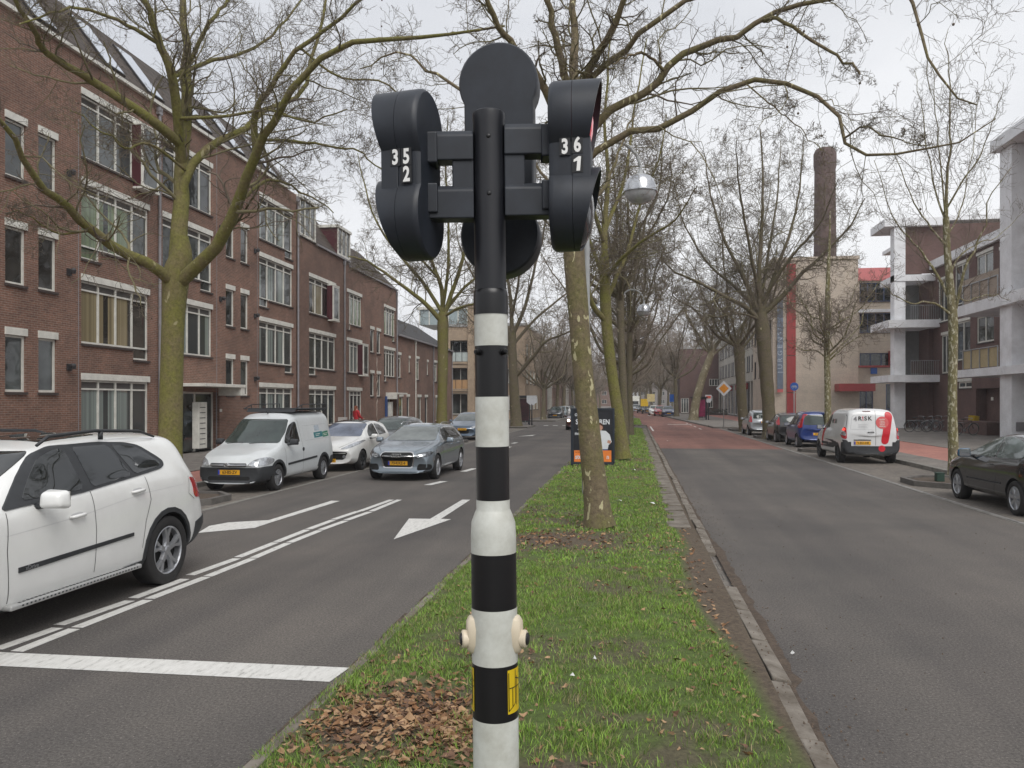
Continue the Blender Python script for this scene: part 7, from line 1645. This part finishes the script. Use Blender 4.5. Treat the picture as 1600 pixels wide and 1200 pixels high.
for i, y in enumerate((84, 96, 108, 121, 135, 150, 168, 190, 215)): spots.append((-9.4 + rs_.uniform(-.4, .4), y, 'left pavement tree number %s beyond the bus shelter', i, 1.0))
for i, y in enumerate((104, 132, 150, 168, 188, 212, 236)): spots.append((7.4 + rs_.uniform(-.3, .3) - (y - 60) * .045, y, 'right pavement tree number %s beyond the gnarled trunk', i, 1.05))
for i, (x, y) in enumerate(((13.5, 150), (12, 168), (9, 190), (14, 205), (9, 214), (15, 240), (2, 255), (-5, 250), (8, 262), (-12, 262), (14, 275), (20, 215), (4, 285), (-18, 240), (24, 250), (7, 225), (-1, 240))): spots.append((x, y, 'tree number %s in the hazy cluster closing the far end of the street', i, 1.25))
words = ['one', 'two', 'three', 'four', 'five', 'six', 'seven', 'eight', 'nine', 'ten', 'eleven', 'twelve', 'thirteen', 'fourteen', 'fifteen', 'sixteen', 'seventeen', 'eighteen']
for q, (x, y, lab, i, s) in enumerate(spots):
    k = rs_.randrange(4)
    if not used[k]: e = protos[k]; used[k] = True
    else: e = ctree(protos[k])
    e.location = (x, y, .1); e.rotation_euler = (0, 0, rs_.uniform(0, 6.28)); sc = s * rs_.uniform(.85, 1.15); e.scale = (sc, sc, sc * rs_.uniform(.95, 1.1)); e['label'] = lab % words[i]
for k in range(4):
    if not used[k]:
        for ch in [c_ for c_ in C.objects if c_.parent == protos[k]]: bpy.data.objects.remove(ch)
        bpy.data.objects.remove(protos[k])
# ------------------------------------------------------------------ street furniture
LPG = M('lamp_pole_grey', (.34, .35, .35), .5, var=.15, scale=3)
LSV = M('lamp_shell', (.50, .51, .53), .22, metal=.75, var=.2, scale=6)
LGL = M('lamp_bowl', (.42, .43, .44), .06, var=.3, scale=5, coat=1)
def lamp_post():
    e = empty('street_lamp', '', 'street lamp', (0, 0, 0), 0, 'double armed street lamps along the median')
    b = MB(); b.tube([(0, 0, -.1), (0, 0, 1.2), (0, 0, 6.6), (0, 0, 7.0)], [.085, .075, .05, .045], n=14); b.lathe([(.11, -.02), (.11, .9), (.08, 1.0)], n=16); b.build('pole', LPG, e, smooth=True, auto=40)
    for s in (-1, 1):
        b = MB(); pts = []
        for k in range(11):
            a = R(180 - 165 * k / 10); pts.append((s * (.56 + .56 * math.cos(a)), 0, 6.85 + .62 * math.sin(a)))
        pts.append((s * 1.12, 0, 6.86)); b.tube(pts, [.04] * 8 + [.035] * 4, n=10); ar = b.build('arm', LPG, e, smooth=True)
        cx = s * 1.12
        b = MB(); b.lathe([(.03, .56), (.045, .42), (.07, .36), (.16, .32), (.22, .30)], c=(cx, 0, 6.40), n=28); b.build('lamp_cap', LPG, ar, smooth=True, auto=35)
        b = MB(); b.lathe([(.22, .30), (.28, .24), (.325, .12), (.34, .0), (.362, -.012), (.362, -.03), (.335, -.032)], c=(cx, 0, 6.40), n=36, cap=False); sh = b.build('lamp_shade', LSV, ar, smooth=True, auto=45)
        b = MB(); b.lathe([(.335, -.02), (.325, -.09), (.27, -.18), (.17, -.24), (.0001, -.262)], c=(cx, 0, 6.40), n=32, cap=False); b.build('glass_bowl', LGL, sh, smooth=True)
        b = MB(); b.lathe([(.34, -.005), (.0001, .0)], c=(cx, 0, 6.40), n=30, cap=False); b.build('reflector', M('lamp_inner', (.16, .14, .12), .5), sh)
    return e
lp0 = lamp_post()
for i, (y, lab) in enumerate(((16.95, 'nearest double armed street lamp with round glass globe, its pole behind the plane trunk'), (39.5, 'second street lamp, slim pale pole in the median with two globes'), (59.3, 'third street lamp along the median, two small globes'), (83, 'fourth street lamp along the median, far off'), (106, 'fifth street lamp, a tiny white globe in the distance'), (130, 'sixth and farthest street lamp of the median'))):
    o = lp0 if i == 0 else ctree(lp0); o.location = (-.98 if i == 0 else -.62, y, .1); o.rotation_euler = (0, 0, R(2 * i)); o['label'] = lab
# billboard
pb = G(926, 727, .1); BB = empty('billboard', 'dark election billboard with orange strip standing in the grass, half hidden by the tree', 'billboard', (pb.x, pb.y, .1), R(6))
NAVY = M('frame_navy', (.012, .018, .028), .45); ORG = M('poster_orange', (.75, .20, .03), .5); PDK = M('poster_dark', (.012, .013, .018), .35); SKN = M('poster_skin', (.48, .26, .18), .6, var=.15); PWH = M('poster_white', (.62, .64, .66), .6, var=.1); PBL = M('poster_jeans', (.03, .07, .2), .6)
bx(BB, ID4, 'frame', NAVY, (-.67, -.60, -.06, .06, 0, 1.76), (.60, .67, -.06, .06, 0, 1.76), (-.60, .60, -.06, .06, 1.70, 1.76), (-.60, .60, -.06, .06, .02, .09), bevel=.006)
ps = bx(BB, ID4, 'poster', PDK, (-.599, .599, -.04, .04, .091, 1.699)); bx(ps, ID4, 'poster_strip', ORG, (-.57, .57, -.045, -.041, .11, .46))
for s, z, sz, x, al, mt, bo in (('OMDAT', 1.55, .12, -.55, 'LEFT', PWH, .003), ('STUDIEJAREN', 1.33, .21, 0, 'CENTER', PWH, .006), ('één', 1.12, .15, -.46, 'LEFT', PWH, .003), ('mensen', .98, .14, -.55, 'LEFT', PWH, .003), ('nu hier', .41, .07, -.54, 'LEFT', PDK, .0), ('steun', .26, .20, -.54, 'LEFT', PWH, .004), ('n', .26, .20, .42, 'LEFT', PWH, .004)):
    text(s, sz, 'poster_lettering', mt, ps, (x, -.0465, z), (R(90), 0, 0), .001, bold=bo, align=al, sx=.82)
b = MB(); b.prism([(.14, .95), (.20, 1.08), (.40, 1.06), (.52, .95), (.58, .72), (.48, .62), (.46, .50), (.12, .50)], 'y', -.046, -.042); b.build('poster_figure', PWH, ps)
b = MB(); b.prism([(.14, .461), (.46, .461), (.46, .50), (.12, .50)], 'y', -.046, -.042, 0); b.build('poster_jeans', PBL, ps)
b = MB(); b.prism([(.23 + .075 * math.cos(k * .5236), 1.17 + .10 * math.sin(k * .5236)) for k in range(12)], 'y', -.048, -.046); b.prism([(.44, .70), (.54, .66), (.56, .76), (.46, .78)], 'y', -.049, -.0465); b.build('poster_skin', SKN, ps)
b = MB(); b.prism([(.14, 1.15), (.13, 1.25), (.20, 1.32), (.30, 1.28), (.33, 1.15), (.32, 1.05), (.30, 1.2), (.22, 1.25)], 'y', -.050, -.0485); b.build('poster_hair', M('poster_hair', (.08, .03, .015), .7), ps)
for x in (-.5, .5): bx(BB, ID4, 'foot', NAVY, (x - .04, x + .04, -.25, .25, -.03, .02))
# bicycles
BIK = M('bicycle_black', (.012, .012, .013), .3, var=.2); 
def bicycle(label, x, y, rz, frame=BIK, crate=None, lean=6, z=.12, group='parked bicycles'):
    e = empty('bicycle', label, 'bicycle', (x, y, z), rz, group); e.rotation_euler = (R(lean), 0, rz)
    for wx in (-.53, .53):
        b = MB(); b.tube([(wx + .335 * math.cos(a), 0, .345 + .335 * math.sin(a)) for a in [k * math.pi / 16 for k in range(32)]], .018, n=6, closed=True); w_ = b.build('wheel', TYRE, e, smooth=True)
        b = MB(); b.tube([(wx + .31 * math.cos(a), 0, .345 + .31 * math.sin(a)) for a in [k * math.pi / 16 for k in range(32)]], .008, n=5, closed=True)
        for k in range(14): a = k * math.pi / 7; b.tube([(wx, .012 * (-1) ** k, .345), (wx + .31 * math.cos(a), 0, .345 + .31 * math.sin(a))], .0018, n=3)
        b.lathe([(.022, -.04), (.022, .04)], c=(wx, 0, .345), n=10, axis='y'); b.build('spokes', STEEL, w_)
        b = MB(); b.tube([(wx + .375 * math.cos(a), 0, .345 + .375 * math.sin(a)) for a in [R(20 + 12 * k) for k in range(14)]], .014, n=4); b.build('mudguard', frame if wx < 0 else STEEL, e)
    b = MB(); bb = (-.06, 0, .29); st = (-.17, 0, .86); hd = (.33, 0, .84); 
    b.tube([bb, st], .015, n=8); b.tube([bb, (.36, 0, .66)], .017, n=8); b.tube([(-.13, 0, .62), hd], .015, n=8); b.tube([bb, (-.53, 0, .345)], .011, n=6); b.tube([(-.13, 0, .66), (-.53, 0, .345)], .009, n=6); b.tube([hd, (.38, 0, .62), (.53, 0, .345)], .015, n=8); b.build('frame', frame, e, smooth=True)
    b = MB(); b.tube([hd, (.30, 0, .98)], .012, n=6); b.tube([(.10, -.27, .98), (.2, -.24, 1.0), (.30, -.1, 1.0), (.30, .1, 1.0), (.2, .24, 1.0), (.10, .27, .98)], .012, n=6); b.build('handlebar', STEEL, e, smooth=True)
    b = MB(); b.hexa([(-.32, -.08, .90), (-.32, .08, .90), (-.04, .02, .90), (-.04, -.02, .90)], [(-.30, -.09, .95), (-.30, .09, .95), (-.04, .025, .94), (-.04, -.025, .94)]); b.tube([st, (-.19, 0, .91)], .014, n=6); b.build('saddle', BLKP, e, bevel=.015)
    b = MB(); b.lathe([(.09, -.012), (.09, .012)], c=bb, n=16, axis='y'); b.tube([bb, (-.02, .07, .13), (-.02, .14, .13)], .009, n=5); b.tube([bb, (-.10, -.07, .45), (-.10, -.14, .45)], .009, n=5); b.build('crank', STEEL, e)
    b = MB(); b.tube([(-.2, .06, .73), (-.72, .06, .73)], .007, n=4); b.tube([(-.2, -.06, .73), (-.72, -.06, .73)], .007, n=4)
    for k in range(5): b.tube([(-.25 - k * .1, -.06, .73), (-.25 - k * .1, .06, .73)], .005, n=4)
    b.tube([(-.66, .06, .73), (-.53, .05, .35)], .006, n=4); b.tube([(-.66, -.06, .73), (-.53, -.05, .35)], .006, n=4); b.build('luggage_rack', STEEL, e)
    if crate:
        b = MB(); x0, x1, y0, y1, z0, z1 = .32, .66, -.22, .22, .86, 1.12
        b.box(x0, x1, y0, y1, z0, z0 + .02)
        for q in range(4):
            zz = z0 + .02 + q * .065
            b.box(x0, x1, y0, y0 + .012, zz, zz + .045); b.box(x0, x1, y1 - .012, y1, zz, zz + .045); b.box(x0, x0 + .012, y0 + .012, y1 - .012, zz, zz + .045); b.box(x1 - .012, x1, y0 + .012, y1 - .012, zz, zz + .045)
        for xx, yy_ in ((x0, y0), (x1 - .012, y0), (x0, y1 - .012), (x1 - .012, y1 - .012)): b.box(xx + .001, xx + .011, yy_ + .001, yy_ + .011, z0, z1 + .01)
        b.build('crate', crate, e)
    return e
p = WX(368, 700, -15.6)
_lw = P0 + UD * fx(365) + Vector((UD.y, -UD.x, 0)) * .55
bicycle('black city bicycle leaning by the brick wall beside the flats door on the left', _lw.x, _lw.y, UA + R(178), lean=-7)
_pp = W(541, 660, 41.5)
bicycle('bicycle with pale front crate held by the person in red', _pp.x - .1, _pp.y - .1, R(-75), crate=M('crate_pale', (.42, .40, .38), .7), lean=0, group='bicycles in use')
for i, (px, dx, rz, lab) in enumerate(((1434, 0, 8, 'bicycle nearest the white column under the flats'), (1449, .2, -12, 'second bicycle from the white column under the flats, overlapping its neighbours'), (1462, .0, 15, 'third bicycle from the white column under the flats'), (1474, .3, -5, 'bicycle partly behind the mottled young trunk'))):
    q = G(px, 675 - i * .5, .12); bicycle(lab, q.x, q.y, R(rz), lean=(5, -6, 7, -4)[i], frame=[BIK, M('bicycle_grey', (.12, .13, .14), .35), BIK, BIK][i])
q = G(1508, 680, .12); bicycle('bicycle with a yellow crate beside the brick plinth on the right', q.x, q.y, R(20), crate=M('crate_yellow', (.55, .38, .02), .6))
for px, lab in ((1252, 'small dark bicycle before the beige gable wall, left one'), (1262, 'small dark bicycle before the beige gable wall, right one')):
    q = W(px, 650, 70); bicycle(lab, q.x, q.y, R(10 if px < 1255 else -20))
# person in red
PE = empty('person', 'person with reddish hair in a red jacket holding a bicycle on the left pavement', 'person', (_pp.x + .45, _pp.y + .25, .12), R(150))
def skinmesh(name, verts, edges, radii, mat, parent, sub=2):
    me = bpy.data.meshes.new(name); me.from_pydata(verts, edges, []); o = bpy.data.objects.new(name, me); C.objects.link(o)
    s = o.modifiers.new('skin', 'SKIN'); s.use_smooth_shade = True
    for v, r_ in zip(me.skin_vertices[0].data if me.skin_vertices else [], radii): v.radius = r_ if isinstance(r_, tuple) else (r_, r_)
    if not me.skin_vertices:
        bm = bmesh.new(); bm.from_mesh(me); ly_ = bm.verts.layers.skin.verify()
        for v, r_ in zip(bm.verts, radii): v[ly_].radius = r_ if isinstance(r_, tuple) else (r_, r_)
        bm.verts.ensure_lookup_table(); bm.verts[0][ly_].use_root = True; bm.to_mesh(me); bm.free()
    ss = o.modifiers.new('sub', 'SUBSURF'); ss.levels = ss.render_levels = sub
    bpy.context.view_layer.update(); nm_ = bpy.data.meshes.new_from_object(o.evaluated_get(bpy.context.evaluated_depsgraph_get())); bpy.data.objects.remove(o)
    nm_.materials.clear(); nm_.materials.append(mat)
    for p_ in nm_.polygons: p_.use_smooth = True
    o = bpy.data.objects.new(name, nm_); C.objects.link(o); o.parent = parent; return o
SK = M('skin', (.50, .29, .21), .55, var=.08); RJ = M('red_jacket', (.38, .012, .02), .8, var=.2, scale=14); TR = M('dark_trousers', (.02, .022, .03), .85); HR = M('reddish_hair', (.20, .06, .025), .6, var=.4, scale=40); SH = M('shoe_black', (.02, .018, .017), .6)
V_ = [(0, 0, .93), (0, 0, 1.1), (0, -.01, 1.32), (0, 0, 1.44), (0, -.01, 1.50), (0, -.02, 1.58), (0, -.03, 1.66), (-.09, 0, .9), (-.10, -.02, .5), (-.11, .02, .09), (-.11, -.12, .04), (.09, 0, .9), (.10, .04, .5), (.11, .08, .09), (.11, -.06, .04),
      (-.18, 0, 1.40), (-.24, -.04, 1.15), (-.20, -.28, 1.04), (-.18, -.36, 1.03), (.18, 0, 1.40), (.24, -.04, 1.15), (.20, -.28, 1.04), (.18, -.36, 1.03)]
E_ = [(0, 1), (1, 2), (2, 3), (3, 4), (4, 5), (5, 6), (0, 7), (7, 8), (8, 9), (9, 10), (0, 11), (11, 12), (12, 13), (13, 14), (3, 15), (15, 16), (16, 17), (17, 18), (3, 19), (19, 20), (20, 21), (21, 22)]
R_ = [(.14, .10), (.12, .09), (.15, .10), (.09, .07), .05, (.072, .085), (.07, .08), .085, .055, .038, .035, .085, .055, .038, .035, .055, .042, .032, .028, .055, .042, .032, .028]
bd = skinmesh('body', V_, E_, R_, SK, PE)
for sx in (-1, 1):
    for f_ in range(4): skinmesh('finger', [(sx * (.16 + f_ * .018), -.37, 1.03), (sx * (.16 + f_ * .018), -.41, 1.035), (sx * (.16 + f_ * .018), -.425, 1.01)], [(0, 1), (1, 2)], [.009, .008, .007], SK, bd, 1)
    skinmesh('thumb', [(sx * .165, -.35, 1.02), (sx * .145, -.38, 1.0), (sx * .15, -.40, .99)], [(0, 1), (1, 2)], [.011, .009, .008], SK, bd, 1)
skinmesh('jacket', [(0, 0, .86), (0, 0, 1.08), (0, -.01, 1.32), (0, 0, 1.45), (-.18, 0, 1.40), (-.245, -.04, 1.14), (-.205, -.27, 1.04), (.18, 0, 1.40), (.245, -.04, 1.14), (.205, -.27, 1.04)], [(0, 1), (1, 2), (2, 3), (3, 4), (4, 5), (5, 6), (3, 7), (7, 8), (8, 9)], [(.18, .14), (.16, .125), (.185, .135), (.10, .09), .078, .062, .05, .078, .062, .05], RJ, PE)
skinmesh('trousers', [(0, 0, .92), (-.09, 0, .86), (-.10, -.02, .5), (-.11, .02, .12), (.09, 0, .86), (.10, .04, .5), (.11, .08, .12)], [(0, 1), (1, 2), (2, 3), (0, 4), (4, 5), (5, 6)], [(.15, .11), .098, .068, .052, .098, .068, .052], TR, PE)
skinmesh('shoe', [(-.11, .04, .05), (-.11, -.16, .035)], [(0, 1)], [.05, .042], SH, PE, 1); skinmesh('shoe', [(.11, .10, .05), (.11, -.10, .035)], [(0, 1)], [.05, .042], SH, PE, 1)
skinmesh('hair', [(0, -.02, 1.73), (0, .03, 1.70), (0, .065, 1.62), (0, .07, 1.50), (0, .08, 1.40), (-.05, .0, 1.68), (-.075, .02, 1.58), (.05, 0, 1.68), (.075, .02, 1.58)], [(0, 1), (1, 2), (2, 3), (3, 4), (1, 5), (5, 6), (1, 7), (7, 8)], [.045, .075, .07, .06, .04, .05, .035, .05, .035], HR, PE)
hd = bd
for sx in (-1, 1):
    b = MB(); b.lathe([(.0001, -.008), (.008, -.005), (.010, 0), (.008, .005), (.0001, .008)], c=(sx * .03, -.112, 1.635), n=10, axis='y'); b.build('eye', M('eye_dark', (.03, .02, .02), .3), bd, smooth=True)
b = MB(); b.hexa([(-.014, -.108, 1.59), (.014, -.108, 1.59), (.012, -.09, 1.585), (-.012, -.09, 1.585)], [(-.005, -.108, 1.63), (.005, -.108, 1.63), (.005, -.095, 1.63), (-.005, -.095, 1.63)]); b.build('nose', SK, bd, smooth=True); b = MB(); b.box(-.022, .022, -.108, -.098, 1.565, 1.573); b.build('mouth', M('lip', (.35, .1, .09), .5), bd)
# bus shelters
def shelter(label, px, py, D_, w, pan, rz, sign, lab2, red):
    q = G(px, py, .12); e = empty('bus_shelter', label, 'bus shelter', (q.x, q.y, .12), rz)
    bx(e, ID4, 'frame', NAVY, *[(x, x + .08, y, y + .08, 0, 2.3) for x in (-w / 2, w / 2 - .08) for y in (0, 1.3)], (-w / 2, w / 2, 0, .08, 2.22, 2.301)); bx(e, ID4, 'roof', NAVY, (-w / 2 - .15, w / 2 + .15, -.15, 1.6, 2.31, 2.42))
    bx(e, ID4, 'poster_panel', pan, (-w / 2 + .10, w / 2 - .10, .02, .06, .35, 2.15)); bx(e, ID4, 'rear_glass', M('shelter_glass', (.10, .12, .12), .05, coat=1), (-w / 2 + .02, w / 2 - .02, 1.33, 1.35, .2, 2.2)); bx(e, ID4, 'bench', STEEL, (-w / 2 + .2, w / 2 - .2, .9, 1.25, .45, .5), (-w / 2 + .3, -w / 2 + .36, 1, 1.1, 0, .449), (w / 2 - .36, w / 2 - .3, 1, 1.1, 0, .449))
    q2 = G(sign[0], sign[1], .12); s = empty('bus_stop_sign', lab2, 'sign', (q2.x, q2.y, .12), 0)
    zt3 = CH + (HZ - sign[2]) / F * (Vector((q2.x, q2.y, 0)).dot(Vector((-SA, CA, 0)))) - .12; zb3 = CH + (HZ - sign[3]) / F * (Vector((q2.x, q2.y, 0)).dot(Vector((-SA, CA, 0)))) - .12
    b = MB(); b.tube([(0, 0, 0), (0, 0, zb3 + .1)], .05, n=10); b.build('post', NAVY, s, smooth=True)
    b = MB(); hw = sign[4]; hh = zt3 - zb3; b.prism([(-hw, zt3), (hw, zt3), (hw, zb3 + hh * .3), (hw * .3, zb3), (-hw * .3, zb3), (-hw, zb3 + hh * .3)], 'y', -.04, .04); pl_ = b.build('sign_board', PWH, s)
    if red: bx(pl_, ID4, 'line_panel', M('line_red', (.7, .12, .08), .5), (-hw * .75, hw * .75, -.045, -.041, zt3 - hh * .45, zt3 - hh * .12))
shelter('dark bus shelter with black and red poster on the far left pavement', 819, 664, 62, 1.0, M('poster_black_red', (.05, .015, .02), .4, var=.8, scale=2), R(12), (831, 664.5, 618, 633, .42), 'white hexagonal bus stop sign beside the left shelter', False)
shelter('bus shelter with magenta poster panel on the right pavement', 1092, 656, 82, 1.5, M('poster_magenta', (.22, .015, .07), .4, var=.5, scale=2), R(-8), (1107, 656, 617, 629.5, .32), 'white shield shaped bus stop sign with red panel beside the right shelter', True)
# signs
def post_sign(name, label, px, py, D_, ppy, r_, kind, lean=0):
    q = W(px, ppy, D_); zc = W(px, py, D_).z; e = empty(name, label, 'sign', (q.x, q.y, .1), YAW * .5); h = zc - .1
    b = MB(); b.tube([(0, .04, 0), (0, .04, h + r_ * .8)], .03, n=8); b.build('post', LPG, e, smooth=True)
    if kind == 'priority':
        for rr, y, m_ in ((r_, 0, PWH), (r_ * .62, -.012, ORG if False else M('sign_amber', (.72, .27, .01), .4))):
            b = MB(); b.prism([(0, h - rr), (rr, h), (0, h + rr), (-rr, h)], 'y', y - .012, y); b.build('sign_face', m_, e)
    elif kind == 'cycle':
        b = MB(); b.lathe([(r_, -.012), (r_, .0)], c=(0, 0, h), n=28, axis='y'); f_ = b.build('sign_face', M('sign_blue', (.01, .09, .38), .4), e)
        b = MB()
        for cx in (-.09, .09): b.tube([(cx + .06 * math.cos(a), -.018, h - .03 + .06 * math.sin(a)) for a in [k * math.pi / 8 for k in range(16)]], .009, n=4, closed=True)
        b.tube([(-.09, -.018, h - .03), (-.03, -.018, h + .05), (.06, -.018, h + .05), (.09, -.018, h - .03)], .009, n=4); b.tube([(-.03, -.018, h + .05), (0, -.018, h - .03), (.06, -.018, h + .05)], .009, n=4); b.build('sign_symbol', WHP, f_)
    else:
        b = MB(); b.box(-r_, r_, -.02, 0, h - r_, h + r_); b.build('sign_face', kind, e)
post_sign('priority_sign', 'white and orange diamond priority road sign on a grey post', 1131, 607, 59, 668, .58, 'priority')
post_sign('cycle_path_sign', 'round blue cycle path sign in front of the red stripe', 1241, 604, 46.5, 680, .24, 'cycle')
post_sign('road_sign', 'small yellow square sign far off before the distant trees', 1007, 629, 130, 645, .6, M('sign_yellow', (.7, .45, .02), .5))
post_sign('road_sign', 'small pale yellow sign higher on its post, right of the yellow one', 1017, 621.5, 125, 646, .6, M('sign_pale_yellow', (.6, .5, .25), .5))
post_sign('road_sign', 'small square blue sign by the far right parked cars', 1052, 622, 110, 650, .5, M('sign_blue', (.01, .09, .38), .4))
# small green box on the tree island, low hedge planter
gb = G(1468, 752, .08); tag(bx(None, Matrix.Translation((gb.x, gb.y, .08)), 'utility_box', M('box_green', (.012, .04, .026), .6), (-.09, .09, -.09, .09, 0, .20), (-.10, .10, -.10, .10, .201, .22), bevel=.01), 'low dark green box on the kerbed tree island by the black car', 'utility box')
q = G(1119, 648.5, .12); hd_ = MB(); rs_ = np.random.default_rng(3)
for k in range(500):
    c_ = Vector((rs_.uniform(-1.5, 1.5), rs_.uniform(-.5, .5), rs_.uniform(.15, .9))); a = rs_.uniform(0, 6.28); d_ = Vector((math.cos(a), math.sin(a), rs_.uniform(-.5, .5))) * .1; u_ = Vector((-math.sin(a), math.cos(a), .4)) * .06; hd_.add([c_ - d_, c_ + u_, c_ + d_, c_ - u_], [(0, 1, 2, 3)])
e = empty('planter', 'low dark planter with clipped shrub on the pavement behind the right bus shelter', 'planter', (q.x, q.y, .12)); hd_.build('shrub', M('shrub_green', (.03, .045, .02), .8, var=.4), e); bx(e, ID4, 'trough', KERBD, (-1.5, 1.5, -.45, .45, 0, .3), bevel=.05)
# far end of the street
for i, (x, y, w, h, mt, lab) in enumerate(((-30, 330, 26, 11, BR2, 'long low brown building closing the view far left'), (2, 340, 30, 9, M('far_grey', (.22, .2, .19), .9), 'grey building closing the far end of the street'), (40, 320, 34, 12, BR3, 'dark brick building far off behind the right-hand trees'))):
    block('building', lab, 'building', x, x + w, y, y + 10, h, mt, wl_s=[(1 + k * 4, 3 + k * 4, z, z + 1.6, 2) for k in range(int((w - 2) / 4)) for z in (1, 4.5)])
# ------------------------------------------------------------------ the air
b = MB(); b.box(-690, 690, -290, 1190, -1.2, 40); hz_ = b.build('haze', [])if False else None
me = bpy.data.meshes.new('haze'); me.from_pydata(b.v, [], b.f); hm = bpy.data.materials.new('haze_air'); hm.use_nodes = True; hn = hm.node_tree.nodes; hn.clear()
ho = hn.new('ShaderNodeOutputMaterial'); hv = hn.new('ShaderNodeVolumePrincipled'); hv.inputs['Color'].default_value = (.86, .86, .88, 1); hv.inputs['Density'].default_value = .0006; hv.inputs['Anisotropy'].default_value = .0
hm.node_tree.links.new(hv.outputs[0], ho.inputs['Volume']); me.materials.append(hm); o = bpy.data.objects.new('haze', me); C.objects.link(o); tag(o, 'thin grey spring haze over the street', 'haze', kind='stuff')
scene.cycles.volume_bounces = 0
